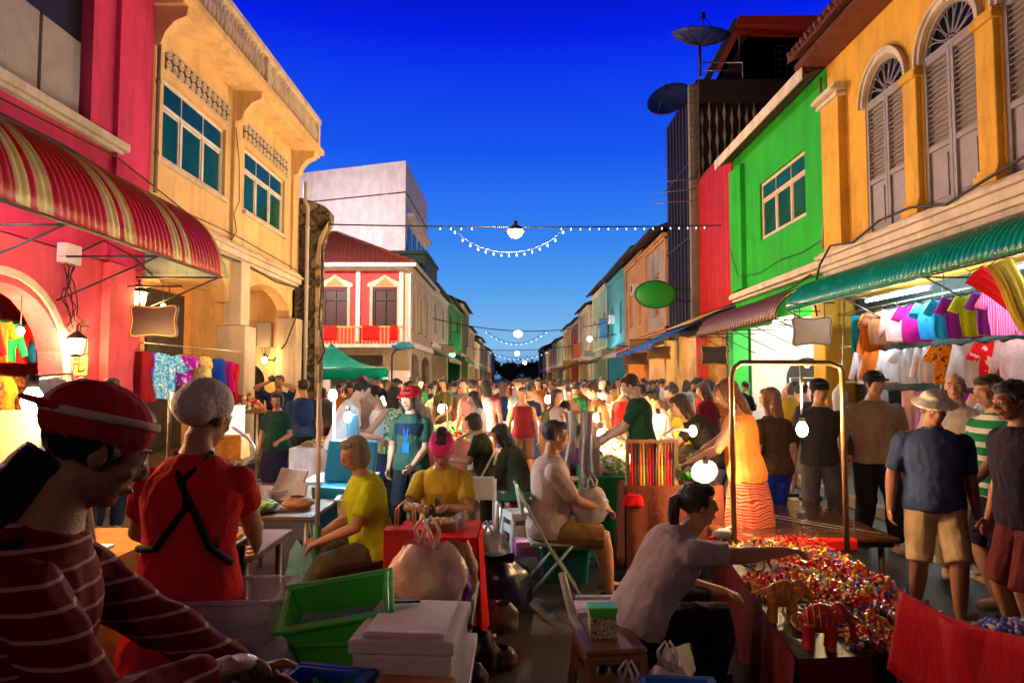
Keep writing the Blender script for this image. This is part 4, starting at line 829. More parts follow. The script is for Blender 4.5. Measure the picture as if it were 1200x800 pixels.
    if tk in ('tee', 'long', 'tank', 'dress', 'polo', 'open'):
        m_ = MB(); torso(m_, e, -.06 if tk != 'dress' else -.06, .52 if tk != 'tank' else .485, belly=.012, loose=.022 if bulk < 1.15 else .012)
        fl = {'tee': .36, 'polo': .42, 'long': .95, 'dress': .3, 'open': .95}.get(tk, 0)
        if fl:
            arm(m_, shl, le, lw, e, 0, fl); arm(m_, shr, re_, rw, e, 0, fl)
        if tk == 'dress':
            k1 = (lk+rk)/2; cl_ = V(((la_.x+ra_.x)/2, (la_.y+ra_.y)/2, 0)); hz = dress_hem = .32*s
            bot = V((cl_.x, cl_.y, hz)); loft(m_, [(S0+d0*.1*s, Xp, Fp, hipw+.0, .12*s, .12*s), (S0-d0*.06, Xp, Fp, hipw+.03, .14*s, .15*s), (S0.lerp(bot, .5), Xp, Fp, hipw+.075, .21*s, .21*s), (bot, Xp, V((0, 1, 0)), hipw+.10, .24*s, .24*s)])
        kid('dress' if tk == 'dress' else ('shirt' if tk != 'tank' else 'tank_top'), m_, tm, None, 3, wrk, 9, .7)
        if tk == 'polo':
            c_ = MB(); loft(c_, [(S3-d2*.035*s, Xc, F2, .072*s+.006, .066*s+.008, .068*s+.008), (S3+d2*.012*s, Xc, F2, .062*s+.008, .06*s+.008, .062*s+.008)]); kid('collar', c_, tm)
    # bottoms
    bk, bc_ = bottom; bmt = bc_ if isinstance(bc_, bpy.types.Material) else cloth(bc_ or (.03, .03, .05))
    if bk in ('trousers', 'shorts', 'capri'):
        m_ = MB(); torso(m_, .010*s, -.12, .10); fl = {'trousers': .97, 'shorts': .50, 'capri': .75}[bk]
        leg(m_, hl, lk, la_, .014*s, fl, flare=.018); leg(m_, hr, rk, ra_, .014*s, fl, flare=.018); kid('shorts' if bk == 'shorts' else 'trousers', m_, bmt, None, 3, wrk, 8, .6)
    elif bk == 'skirt':
        m_ = MB(); c0 = V(((la_.x+ra_.x)/2, (la_.y+ra_.y)/2, .4*s)); loft(m_, [(S0+d0*.12*s, Xp, Fp, .15*s, .12*s, .11*s), (S0-d0*.04, Xp, Fp, hipw+.025, .14*s, .15*s), (S0.lerp(c0, .5), Xp, Fp, hipw+.065, .20*s, .20*s), (c0, Xp, V((0, 1, 0)), hipw+.09, .23*s, .23*s)]); kid('skirt', m_, bmt, None, 3, wrk, 8, .4)
    # shoes
    if shoes:
        for a in (la_, ra_):
            m_ = MB(); m_.ell(a+V((0, .05*s, -.040*s)), (.045*s, .115*s, .032*s)); m_.ell(a+V((0, -.03*s, -.035*s)), (.038*s, .055*s, .04*s)); m_.ob(a+V((0, .03*s, -.063*s)), (.075*s, .22*s, .022*s)); kid('shoe', m_, cloth(shoes, None), max(vox, .012), 2)
    # hair
    hk, hm = hair
    if hk:
        m_ = MB(); H_ = lambda c, r, **k: m_.ell(hv(*c), tuple(q*hs for q in r), M=HM, seg=18, rings=12)
        H_((0, -.028, .040), (.083, .093, .088)); H_((0, .035, .082), (.062, .045, .036))
        for q in (-1, 1): H_((q*.058, -.02, .02), (.026, .055, .05))
        if hk == 'long':
            H_((0, -.06, -.02), (.080, .055, .10)); H_((0, -.075, -.12), (.085, .04, .12))
            for q in (-1, 1): m_.tube([hv(q*.07, 0, .04), hv(q*.085, 0, -.05), hv(q*.088, -.02, -.15)], [.02*hs, .024*hs, .02*hs], 8)
        if hk == 'bob':
            H_((0, -.045, -.01), (.092, .07, .10)); H_((0, -.03, -.06), (.092, .062, .06))
            for q in (-1, 1): H_((q*.072, .012, -.01), (.022, .04, .085))
        if hk == 'bun': H_((0, -.115, .05), (.045, .04, .042))
        if hk == 'topbun': H_((0, -.06, .135), (.042, .04, .036))
        if hk == 'pony': m_.tube([hv(0, -.10, .035), hv(0, -.135, .02), hv(0, -.14, -.07), hv(.01, -.12, -.18)], [.03*hs, .034*hs, .03*hs, .012*hs], 10)
        kid('hair', m_, hm, max(.006, vox*.8), 1, .0075, 44, .13)
    if hat:
        hk2, hc = hat; hm2 = hc if isinstance(hc, bpy.types.Material) else cloth(hc)
        m_ = MB(); H_ = lambda c, r, **k: m_.ell(hv(*c), tuple(q*hs for q in r), M=HM, seg=20, rings=12)
        if hk2 in ('cap', 'capback'):
            H_((0, -.024, .056), (.096, .115, .084)); sgn = 1 if hk2 == 'cap' else -1
            m_.prism([(-.068, .05*1), (.068, .05), (.066, .115), (.045, .16), (0, .178), (-.045, .16), (-.066, .115)] if sgn > 0 else [(-.068, -.06), (.068, -.06), (.066, -.12), (.045, -.165), (0, -.18), (-.045, -.165), (-.066, -.12)], hv(0, 0, .062), HM @ V((hs, 0, 0)), HM @ V((0, hs, -.10*sgn*hs)), HM @ V((0, 0, 1)), .012)
        if hk2 == 'bucket':
            H_((0, -.008, .07), (.090, .105, .072)); m_.lathe([(.09*hs, .085*hs), (.145*hs, .050*hs), (.145*hs, .038*hs), (.085*hs, .06*hs)], HC, 24, M=HM, sy=1.12)
        if hk2 == 'band': m_.lathe([(.088*hs, .03*hs), (.094*hs, .05*hs), (.090*hs, .095*hs), (.078*hs, .115*hs)], hv(0, -.012, 0), 24, M=HM @ rotv(R(-10), 'X'), sy=1.2)
        if hk2 == 'net': H_((0, -.035, .058), (.102, .118, .100)); H_((0, -.085, .03), (.09, .088, .082))
        if hk2 == 'scarf': H_((0, -.03, .05), (.095, .105, .088)); H_((0, -.05, -.03), (.09, .07, .09)); m_.tube([hv(0, -.11, 0), hv(.03, -.15, -.08)], [.03, .012], 8)
        kid({'cap': 'cap', 'capback': 'cap', 'bucket': 'hat', 'band': 'headband', 'net': 'hairnet', 'scarf': 'headscarf'}[hk2], m_, hm2, max(.006, vox*.8) if hk2 != 'bucket' else .007, 2, .002, 20)
    if near:
        for q in (-1, 1):
            m_ = MB(); m_.ell(hv(q*.031, .0795, .006), (.0125*hs, .0125*hs, .0085*hs), M=HM, seg=12); eo = mobj('eye', bpy.data.meshes.new('eye'), EYEW, root)
            me_ = bpy.data.meshes.new('eye'); me_.from_pydata(m_.v, [], m_.f); me_.polygons.foreach_set('use_smooth', [True]*len(m_.f)); me_.materials.append(EYEW); eo.data = me_
            m_ = MB(); m_.ell(hv(q*.031, .0885, .006), (.006*hs, .0045*hs, .006*hs), M=HM, seg=10); me_ = bpy.data.meshes.new('iris'); me_.from_pydata(m_.v, [], m_.f); me_.materials.append(EYEI); io = bpy.data.objects.new('iris', me_); C.objects.link(io); io.parent = eo
            m_ = MB(); m_.tube([hv(q*.014, .090, .030), hv(q*.032, .089, .037), hv(q*.052, .076, .031)], [.003*hs, .0042*hs, .002*hs], 6); me_ = bpy.data.meshes.new('eyebrow'); me_.from_pydata(m_.v, [], m_.f); me_.materials.append(HB if hm is None else hm); io = bpy.data.objects.new('eyebrow', me_); C.objects.link(io); io.parent = root
        m_ = MB(); m_.ell(hv(0, .0935, -.055), (.022*hs, .007*hs, .007*hs), M=HM, seg=12); me_ = bpy.data.meshes.new('lips'); me_.from_pydata(m_.v, [], m_.f); me_.polygons.foreach_set('use_smooth', [True]*len(m_.f)); me_.materials.append(LIP); io = bpy.data.objects.new('lips', me_); C.objects.link(io); io.parent = root
    root.location = loc; root.rotation_euler.z = R(face)
    info = dict(HC=HC, HM=HM, hv=hv, S0=S0, S1=S1, S2=S2, S3=S3, Xc=Xc, Fc=Fc, shl=shl, shr=shr, le=le, re=re_, lw=lw, rw=rw, lk=lk, rk=rk, la=la_, ra=ra_, s=s, kid=kid, d1=d1, torso=torso, loft=loft)
    root_info[root.name] = info
    return root, info
root_info = {}
def ground_at(px, Y, z=0): p = P(px, 400, Y); return V((p.x, Y, z))
# ================================================================ hanging clothes
def garment_mesh(kind, w, h, seed):
    rn = random.Random(seed); mb = MB(); n = 14; seg = 28; ph_ = rn.random()*6
    vs = []
    for i in range(n+1):
        t = i/n; z = -t*h
        if kind == 'dress': hw = w*(.36+.14*min(1, t*6)) if t < .35 else w*(.40+.25*(t-.35)/.65)
        elif kind == 'trousers': hw = w*.36*(1-.1*t)
        else: hw = w*(.20+.26*min(1, t*7)**.6)*(1-.05*t)
        dp = .022+.036*min(1, t*3); amp = .028*t**.8
        for k in range(seg):
            a = 2*PI*k/seg; x = hw*math.cos(a); y = dp*math.sin(a)+amp*math.sin(x*50/w*.5+ph_+a)*1.2
            vs.append((x+.01*math.sin(t*7+ph_), y, z+.006*math.sin(x*30+ph_)*(t > .9)+(-.02*abs(math.cos(a))*(1-t))))
    fs = [(i*seg+k, i*seg+(k+1) % seg, (i+1)*seg+(k+1) % seg, (i+1)*seg+k) for i in range(n) for k in range(seg)]
    mb.add(vs, fs, 0, True)
    if kind in ('shirt', 'blouse'):
        for q in (-1, 1):
            L_ = .24 if kind == 'shirt' else .52; sp = .55 if kind == 'shirt' else .26
            pts = [V((q*w*.36, 0, -.045)), V((q*(w*.36+L_*sp*.5), .0, -.045-L_*.45)), V((q*(w*.36+L_*sp), .01, -.045-L_*.92))]
            vv = []; 
            for j, p in enumerate(pts):
                for k in range(12):
                    a = 2*PI*k/12; r = (.085, .078, .072)[j] if kind == 'shirt' else (.08, .06, .05)[j]; vv.append(p+V((r*math.cos(a)*.9, .028*math.sin(a), -q*0+r*math.cos(a)*q*.35)))
            mb.add(vv, [(j*12+k, j*12+(k+1) % 12, (j+1)*12+(k+1) % 12, (j+1)*12+k) for j in range(2) for k in range(12)]+[tuple(24+k for k in range(12))], 0, True)
    return mb
GARM = {}
NAMES = {'shirt': 'hanging_shirt', 'blouse': 'hanging_blouse', 'dress': 'hanging_dress', 'trousers': 'hanging_trousers'}
def garment(kind, loc, rz, m, label, group, sc_=1.0, tiny=False, swing=0):
    key = (kind, random.choice((1, 2)), tiny)
    if key not in GARM:
        w, h = {'shirt': (.50, .62), 'blouse': (.46, .60), 'dress': (.46, .92), 'trousers': (.38, .85)}[kind]
        o = garment_mesh(kind, w, h, key[1]).build(NAMES[kind], m, None)
        if not tiny:
            hm_ = MB(); hm_.tube([(-w*.4, 0, -.03), (0, 0, .035), (w*.4, 0, -.03)], .006, 5); hm_.tube([(0, 0, .035), (0, 0, .09), (0, .03, .12), (0, .05, .10), (0, .045, .075)], .004, 5); hm_.build('hanger', M_black, o)
            if kind == 'blouse':
                bt = MB(); [bt.ell((.0, -.052, -.08-.085*k), .008, seg=6, rings=4) for k in range(6)]; bt.build('button', M_gold, o)
        GARM[key] = o; first = True
    else: o = copy_tree(GARM[key]); first = False
    o.location = loc; o.rotation_euler = (swing, 0, rz); o.scale = (sc_,)*3
    q = o.material_slots[0]; q.link = 'OBJECT'; q.material = m
    return tag(o, label, 'clothing', group)
CL = {'pink': (.75, .12, .25), 'magenta': (.70, .015, .25), 'sky blue': (.03, .35, .85), 'cyan': (.02, .55, .80), 'purple': (.32, .02, .50), 'lime': (.55, .75, .02), 'white': (.78, .78, .82), 'orange': (.85, .20, .02), 'red': (.70, .01, .015), 'salmon': (.80, .28, .18), 'lilac': (.50, .18, .55), 'peach': (.80, .42, .28), 'teal': (.01, .22, .30), 'black': (.015, .012, .018), 'brown': (.20, .07, .03), 'gold': (.65, .38, .04), 'yellow': (.80, .62, .06), 'royal blue': (.01, .08, .70), 'green': (.01, .45, .12), 'violet': (.28, .05, .55), 'dusty pink': (.66, .38, .36), 'maroon': (.22, .01, .02), 'olive': (.14, .14, .05)}
cm = {k: cloth(v, 'cloth_'+k.replace(' ', '_')) for k, v in CL.items()}
pat = {'blue floral': ramp_pat('blue_floral', [(.03, .30, .80), (.25, .60, .95), (.03, .30, .80), (.5, .75, .95)], 14), 'purple floral': ramp_pat('purple_floral', [(.28, .01, .45), (.40, .02, .5), (.75, .45, .8)], 12), 'yellow floral': ramp_pat('yellow_floral', [(.8, .6, .1), (.9, .8, .4), (.7, .4, .05)], 12), 'pink striped': ramp_pat('pink_striped', [(.8, .1, .35), (.9, .45, .6), (.8, .1, .35)], 6, 'bands', axis='X'), 'orange embroidered': ramp_pat('orange_embroidered', [(.8, .15, .01), (.85, .35, .02), (.3, .03, .01)], 16), 'red flowered': ramp_pat('red_flowered', [(.7, .01, .01), (.7, .01, .01), (.8, .5, .5)], 13), 'batik': ramp_pat('batik_brown', [(.28, .10, .03), (.45, .22, .06), (.15, .04, .02)], 18), 'green white leaf': ramp_pat('leaf_print', [(.65, .62, .5), (.05, .25, .06), (.65, .62, .5), (.3, .35, .15)], 11)}
cm.update(pat)
# ---- the big clothes stall on the right: three rows along the ochre house
rail = thing('clothes_rail', 'steel clothes rails with three tiers under the teal awning', 'clothes rail', (6.3, 10.5, 0)); mb = MB()
for z, x in ((3.0, 6.45), (2.33, 6.4), (1.66, 6.35)): mb.tube([(x, 7.4, z), (x, 13.4, z)], .014, 8)
for y in (7.4, 10.3, 13.4):
    mb.tube([(6.5, y, 3.3), (6.33, y, .13)], .016, 8)
mb.build('rail', M_steel, rail)
mb = MB(); mb.box(6.85, 6.88, 7.3, 13.6, .4, 3.3); [mb.tube([(6.84, 7.3, z), (6.84, 13.6, z)], .006, 4) for z in [.6+.15*k for k in range(18)]]; mb.build('grid_panel', mat('grid_panel', (.02, .05, .05), .7), rail)
rows = [(3.0, 6.35, [(1011, 'teal', 'trousers'), (1026, 'orange', 'dress'), (1040, 'brown', 'shirt'), (1058, 'dusty pink', 'blouse'), (1080, 'magenta', 'shirt'), (1102, 'sky blue', 'shirt'), (1120, 'cyan', 'shirt'), (1136, 'purple', 'shirt'), (1154, 'lime', 'shirt'), (1174, 'violet', 'shirt'), (1190, 'pink striped', 'shirt')]),
        (2.33, 6.3, [(1022, 'white', 'blouse'), (1036, 'orange', 'blouse'), (1053, 'white', 'blouse'), (1073, 'white', 'shirt'), (1096, 'white', 'blouse'), (1119, 'orange embroidered', 'shirt'), (1148, 'white', 'blouse'), (1177, 'red flowered', 'shirt'), (1199, 'dusty pink', 'blouse')]),
        (1.66, 6.25, [(1040, 'white', 'shirt'), (1055, 'black', 'trousers'), (1071, 'peach', 'trousers'), (1087, 'lilac', 'trousers'), (1104, 'salmon', 'shirt'), (1126, 'pink', 'shirt'), (1147, 'purple', 'trousers'), (1165, 'peach', 'shirt'), (1182, 'white', 'shirt'), (1197, 'white', 'dress')])]
tier = ['top', 'middle', 'bottom']
for ri, (z, x, items) in enumerate(rows):
    for k, (px_, c, kd) in enumerate(items):
        Y = PX(px_, x)
        nb = items[k-1][1] if k else 'the ochre pillar'; nx = items[k+1][1] if k+1 < len(items) else 'edge'
        garment(kd, (x-.06, Y, z-.12), R(-16+random.uniform(-12, 12)), cm[c], f'{c} {kd} in the {tier[ri]} tier, teal awning stall, between {nb} and {nx}', 'clothes under the teal awning', random.uniform(.9, 1.0)*(1.12 if (ri, k) == (1, 6) else 1), swing=R(random.uniform(-3, 3)))
for px, py, Y, m_, lb, rz, tl in ((1165, 320, 8.0, cm['red'], 'long red wrap slung slantwise from the teal awning edge', R(-30), R(48)), (1196, 306, 7.6, cm['gold'], 'gold yellow bundle hanging highest at the right edge', R(-20), R(20))):
    p = P(px-25, py, Y); o = garment('trousers', p, rz, m_, lb, 'clothes under the teal awning', .95); o.rotation_euler = (0, -tl, rz)
# tubes of light
def tube_light(label, a, b, col, pw, n=3, group=None):
    a, b = V(a), V(b); t = thing('tube_light', label, 'tube light', (a+b)/2, group); mb = MB(); mb.tube([a, b], .02, 10); mb.build('tube', bulb_mat('tube_white', (.85, .95, 1), 16), t)
    d = (b-a).normalized(); mb = MB(); mb.tube([a-d*.03, a+d*.02], .026, 8); mb.tube([b-d*.02, b+d*.03], .026, 8); mb.ob((a+b)/2+V((0, 0, .045)), (.05, (b-a).length+.06, .04) if abs(d.y) > .5 else ((b-a).length+.06, .05, .04)); mb.build('fitting', M_white, t)
    for k in range(n): lamp(a.lerp(b, (k+.5)/n)-V((0, 0, .05)), col, pw/n, .05, 'tube_glow')
tube_light('long cool white tube light under the teal awning', (6.05, 11.7, 3.05), (6.05, 9.9, 3.03), (.8, .95, 1), 42)
tube_light('white tube light under the near end of the teal awning', (6.05, 8.2, 3.05), (6.05, 6.8, 3.03), (.8, .95, 1), 24)
tube_light('white tube light inside the bright green shop', (8.0, 16.2, 3.5), (8.0, 17.8, 3.5), (1, .95, .88), 150)
tube_light('cool tube light under the red striped awning', (-4.95, 5.6, 3.35), (-4.95, 4.6, 3.35), (1, .8, .7), 70)
tube_light('warm tube light under the gold and brown awning', (6.0, 14.6, 3.05), (6.0, 15.8, 3.05), (1, .85, .6), 30)
# white shop rack of small clothes
t = thing('garment_rack', 'rack of red and white clothes in the bright green shop', 'clothes rack', (7.5, 17.5, 0)); mb = MB(); mb.tube([(7.0, 17.4, 1.75), (8.9, 17.4, 1.75)], .015, 6); [mb.tube([(x, 17.4, 0.13), (x, 17.4, 1.75)], .015, 6) for x in (7.0, 8.9)]; mb.build('frame', M_steel, t)
mb = MB(); mb.tube([(9.3, 14.6, 1.75), (9.3, 19.6, 1.75)], .015, 6); tag(mb.build('garment_rail', M_steel), 'wall rail of small clothes at the back of the bright green shop', 'clothes rail')
cs = ['red', 'white', 'salmon', 'white', 'maroon', 'pink', 'red', 'orange', 'white', 'dusty pink', 'red', 'white']
for k in range(14): garment(random.choice(['shirt', 'dress', 'blouse']), (7.05+k*.135, 17.4, 1.66), R(70), cm[cs[k % 12]], f'{cs[k%12]} garment on the free-standing rack in the bright green shop, {["left end", "left part", "middle", "right part", "right end"][k//3]}', 'clothes on the rack in the green shop', .8)
for k in range(18): garment(random.choice(['shirt', 'dress']), (9.2, 14.8+k*.27, 1.66), R(-90), cm[cs[(k*5) % 12]], f'small {cs[(k*5)%12]} garment on the back wall rail of the bright green shop, '+('near' if k < 6 else 'middle' if k < 12 else 'far'), 'clothes on the back rail of the green shop', .8, tiny=True)
# mannequin dresses
for px, Y, c, lb in ((923, 14.6, 'peach', 'pale dress form standing at the bright green shop front'), (983, 13.4, 'white', 'long white dress hanging against the ochre pillar')):
    p = ground_at(px, Y); t = thing('dress_form', lb, 'dress form', (p.x, p.y, .13)); mb = MB(); mb.tube([(p.x, p.y, .13), (p.x, p.y, .6)], .015, 6); mb.lathe([(.16, .13), (.15, .15), (.02, .17)], (p.x, p.y, 0), 12); mb.build('stand', M_black, t)
    mb = MB(); mb.lathe([(.30, .35), (.24, .7), (.16, 1.0), (.13, 1.12), (.17, 1.35), (.15, 1.5), (.05, 1.56), (.045, 1.64)], (p.x, p.y, 0), 18, sy=.75); mb.build('dress', cm[c], t, sub=1)
# ---- left clothes: in the arch and by the pillar
ar = ['red', 'orange', 'green', 'red', 'sky blue', 'violet', 'green', 'lilac', 'red', 'orange']
mb = MB(); mb.tube([(-6.15, 6.3, 2.42), (-6.15, 9.6, 2.42)], .014, 6); mb.tube([(-6.25, 6.3, 1.72), (-6.25, 9.6, 1.72)], .014, 6); tag(mb.build('clothes_rail', M_steel), 'pair of rails for clothes behind the pink arch', 'clothes rail')
for k, c in enumerate(ar): garment('shirt' if k % 2 else 'blouse', (-6.12, 7.75+k*.17, 2.40), R(30), cm[c], f'{c} garment on the upper rail inside the pink arch, {["left end", "left part", "centre left", "centre right", "right end"][k//2]}', 'clothes inside the pink arch', .8)
ar2 = ['maroon', 'batik', 'gold', 'batik', 'brown', 'orange', 'salmon', 'red', 'pink']
for k, c in enumerate(ar2): garment('dress', (-6.2, 7.8+k*.19, 1.75), R(30), cm[c], f'{c} long garment on the lower rail inside the pink arch, {["left", "left of centre", "centre", "right of centre", "right"][k//2]}', 'clothes inside the pink arch', .85)
mb = MB(); mb.tube([P(150, 400, 9.85), P(282, 412, 11.3)], .012, 6); tag(mb.build('clothes_rail', M_steel), 'rail of bright shirts in front of the apricot arcade', 'clothes rail')
for px, Y, kd, c, s_, dz in ((163, 9.9, 'dress', 'maroon', .8, 0), (172, 10.0, 'trousers', 'violet', .8, 0), (186, 10.1, 'shirt', 'blue floral', 1.1, 0), (213, 10.4, 'shirt', 'purple floral', .75, 0), (226, 10.5, 'trousers', 'batik', .7, 0), (238, 10.7, 'dress', 'yellow floral', .62, 0), (256, 11.0, 'dress', 'royal blue', .5, -.02), (266, 11.2, 'dress', 'magenta', .55, -.05), (273, 11.3, 'trousers', 'red', .72, -.08), (262, 10.9, 'dress', 'yellow', .38, -.5), (247, 10.8, 'trousers', 'batik', .7, -.6), (255, 10.85, 'dress', 'brown', .6, -.68)):
    p = P(px, 402+(px-150)*.09, Y); garment(kd, (p.x, p.y, p.z-.10+dz), R(22), cm[c], f'{c} {kd} hanging before the apricot arcade' + (', below the others' if dz < -.3 else ''), 'clothes before the apricot arcade', s_)
# ================================================================ signs, lanterns, wires
def plaque(label, c, w, h, m, edge, hang=.25, rz=0, m2=None):
    c = V(c); t = thing('blank_plaque', label, 'sign', c, 'hanging plaques'); pts = []
    for k in range(48):
        a = 2*PI*k/48; x, y = math.cos(a), math.sin(a); r = 1/max(abs(x), abs(y)); x, y = x*r, y*r
        bulge = 1-.10*math.cos(2*math.atan2(abs(y), abs(x))*2+PI)*0; d = min(1, (abs(x)-.55)/.45 if abs(y) > .95 else (abs(y)-.45)/.55) if True else 0
        s_ = -.13*math.cos(PI*x/1.0*.5)**2 if abs(y) > .99 else -.09*math.cos(PI*y*.5)**2
        if abs(y) > .99: y = y*(1+s_)
        else: x = x*(1+s_)
        if abs(x) > .86 and abs(y) > .8: x *= .95; y *= .93
        pts.append((x*w/2, y*h/2))
    A = Matrix.Rotation(rz, 3, 'Z') @ V((1, 0, 0)); N_ = Matrix.Rotation(rz, 3, 'Z') @ V((0, 1, 0))
    mb = MB(); mb.prism(pts, c, A, Zv, N_, .035); mb.build('board', m, t, bev=.004)
    mb = MB(); q = [c+A*x*.93+Zv*y*.93-N_*.006 for x, y in pts]; mb.tube(q+[q[0]], .007, 5); mb.build('gilt_border', edge, t)
    mb = MB()
    for q in (-.3, .3): mb.tube([c+A*w*q+Zv*h*.45, c+A*w*q+Zv*(h*.5+hang)], .008, 5)
    mb.tube([c-A*w*.55+Zv*(h*.5+hang), c+A*w*.55+Zv*(h*.5+hang)], .014, 6); mb.build('hanger_bar', M_black, t); return t
brs = mat('bronze_panel', (.26, .12, .035), .5, vary=.3)
c = P(180, 376, 9.35); plaque('dark brown scalloped blank plaque with gold line, hanging by the left lantern', c, .68, .46, mat('plaque_brown', (.035, .015, .01), .4), M_gold)
c = P(952, 388, 12.9); plaque('bronze gold blank plaque hanging from the ochre pillar corner', c, .74, .56, brs, M_darkwood, rz=R(-10))
c = P(837, 416, 16.5); plaque('small black blank plaque under the gold and brown awning', c, .66, .50, mat('plaque_black', (.02, .012, .01), .4), M_gold, rz=R(-10))
c = P(772, 413, 25); plaque('brown blank plaque at the shop beyond the dark tower', c, .9, .5, M_wood, M_gold, rz=R(-8))
c = P(745, 420, 31); plaque('wooden blank plaque farthest down the right arcade', c, 1.2, .6, M_wood, M_gold, rz=R(-8))
c = P(768, 345, 24.0); t = thing('oval_sign', 'large plain green oval sign projecting over the right pavement', 'sign', c); mb = MB(); mb.lathe([(.02, -.06), (.66, -.06), (.72, -.02), (.72, .02), (.66, .06), (.02, .06)], c, 36, M=rotv(PI/2, 'X'), sy=.66); mb.build('board', mat('green_sign', (.01, .30, .04), .35, vary=.1), t)
mb = MB(); q = [c+V((.73*math.cos(2*PI*k/36), -.02, .485*math.sin(2*PI*k/36))) for k in range(37)]; mb.tube(q, .022, 6); mb.build('rim', mat('dark_green_rim', (.01, .08, .02), .4), t); mb = MB(); mb.tube([c+V((.6, .05, .2)), (6.6, 24.3, c.z+.2)], .03, 6); mb.tube([c+V((.6, .05, -.2)), (6.6, 24.3, c.z-.2)], .03, 6); mb.build('arm', M_black, t)
c = P(472, 405, 22); t = thing('street_name_plate', 'blank pale blue oval plate on a bent dark pole by the coral house', 'sign', (c.x-.35, c.y, 0)); mb = MB(); mb.lathe([(.01, -.02), (.36, -.02), (.36, .02), (.01, .02)], c, 24, M=rotv(PI/2, 'X'), sy=.36); mb.build('plate', mat('pale_blue_plate', (.05, .30, .55), .4), t); mb = MB(); mb.tube([(c.x-.35, c.y+.03, 0), (c.x-.35, c.y+.03, c.z-.3), (c.x-.25, c.y+.03, c.z-.13), (c.x, c.y+.03, c.z-.1), (c.x+.38, c.y+.03, c.z-.06)], .03, 8); mb.build('pole', M_black, t)
def lantern(label, c, pw, wallp, s=1.0):
    c = V(c); t = thing('wall_lantern', label, 'lantern', c, 'lanterns on the left houses'); mb = MB()
    mb.lathe([(.02*s, .20*s), (.14*s, .11*s), (.15*s, .09*s)], c, 6, sm=False); mb.lathe([(.05*s, -.15*s), (.09*s, -.13*s), (.09*s, -.115*s)], c, 6, sm=False)
    for k in range(6): a = PI*k/3; mb.tube([c+V((.13*math.cos(a), .13*math.sin(a), .10))*s, c+V((.085*math.cos(a), .085*math.sin(a), -.12))*s], .007*s, 5)
    mb.build('cage', M_black, t); mb = MB(); mb.lathe([(.08*s, -.11*s), (.122*s, .085*s), (.02, .09*s)], c, 6, sm=False); g = mat('lantern_glass', (.9, .75, .45), .3, vary=0, bump=0, alpha=.25); mb.build('glass_pane', g, t)
    mb = MB(); mb.ell(c, (.04*s, .04*s, .055*s)); mb.build('bulb', bulb_mat('lantern_bulb', (1, .62, .2), 40), t)
    mb = MB(); w_ = V(wallp); mb.tube([c+V((0, 0, .2*s)), c+V((0, 0, .27*s)), w_+V((0, 0, .27*s-0))], .014, 6)
    for q in range(3): mb.ob(w_.lerp(c, .12)+V((0, 0, .2*s-.17*q)), (.12, .02, .02)); mb.ob(w_.lerp(c, .12)+V(((-.05, .05)[q % 2], 0, .115*s-.17*q)), (.02, .02, .18))
    mb.build('scroll_bracket', M_black, t); lamp(c, (1, .55, .18), pw, .1)
lantern('black iron lantern glowing over the dark plaque by the left arcade', P(163, 350, 9.75), 60, (-5.45, 9.8, 2.87)); lantern('lantern glowing low on the pink wall beside the arch', P(90, 405, 8.2), 110, (-5.4, 8.55, 2.2), .9)
t = thing('scroll_panel', 'orange panel with black brush-like scrollwork below the pink wall lantern', 'sign', P(90, 428, 8.5)); c = P(90, 428, 8.5); mb = MB(); mb.ob(c+V((0, .02, 0)), (.24, .02, .24)); mb.build('panel', mat('orange_panel', (.85, .38, .05), .6), t); mb = MB()
for a, b in (((-.09, .08), (.09, .08)), ((-.09, .02), (.09, .03)), ((-.03, .09), (-.06, -.09)), ((.03, .08), (.02, -.07)), ((.02, -.07), (.09, -.06)), ((.09, -.06), (.09, -.02)), ((-.09, -.03), (-.02, -.03))): mb.tube([c+V((a[0], 0, a[1])), c+V((b[0], 0, b[1]))], .009, 5)
mb.build('scrollwork', M_black, t)
# electrics on the pink wall
t = thing('switch_box', 'small cream switch box with loose cables on the pink wall above the arch', 'switch box', P(69, 297, 8.2)); c = V((-5.49, 8.25, P(69, 297, 8.2).z)); mb = MB(); mb.box(-5.5, -5.38, 8.1, 8.4, c.z-.12, c.z+.12); mb.build('case', M_white, t, bev=.008); mb = MB()
for k in range(5):
    rn = random.Random(k); pts = [V((-5.45, 8.2+.04*k, c.z-.1))]; 
    for j in range(9): pts.append(pts[-1]+V((0, rn.uniform(-.10, .11), rn.uniform(-.14, -.03))))
    mb.tube(pts, .008, 5)
mb.tube([(-5.42, 8.3, c.z), (-5.42, 8.9, c.z+.3), (-5.42, 9.6, c.z+.22), (-5.3, 9.9, c.z)], .012, 5); mb.build('cable', M_wire, t)
def cable(label, pts, r=.012, cat='cable', group='cables on the facades'): mb = MB(); mb.tube(pts, r, 6); return tag(mb.build('cable', M_wire), label, cat, group)
cable('thick black cable sagging along the foot of the ochre house windows', [(6.55-.38, 13.9, 3.0), (6.15, 14.0, 3.5), (6.12, 13.6, 4.0)]+[(6.2, 13.3-k*.9, 4.33-.12*math.sin(k*1.9)) for k in range(10)], .022)
cable('black cable bundle looping over the top of the red striped awning', [(-5.4, 4, 4.5), (-5.35, 6, 4.44), (-5.35, 8, 4.46), (-5.3, 9, 4.36), (-5.25, 9.7, 4.2), (-5.4, 10.1, 4.25)], .03)
cable('black cable under the apricot house cornice', [(-5.3, 10.1, 4.0), (-5.28, 11.5, 3.93), (-5.3, 13.3, 3.98), (-5.28, 15, 3.86), (-5.3, 16.9, 3.95)], .018)
cable('thin red wire trailing down between the apricot house windows', [(-5.42, 13.0, 6.6), (-5.42, 13.2, 6.0), (-5.42, 13.25, 5.2), (-5.42, 13.0, 4.9), (-5.42, 13.15, 4.6), (-5.42, 12.9, 4.35)], .008)
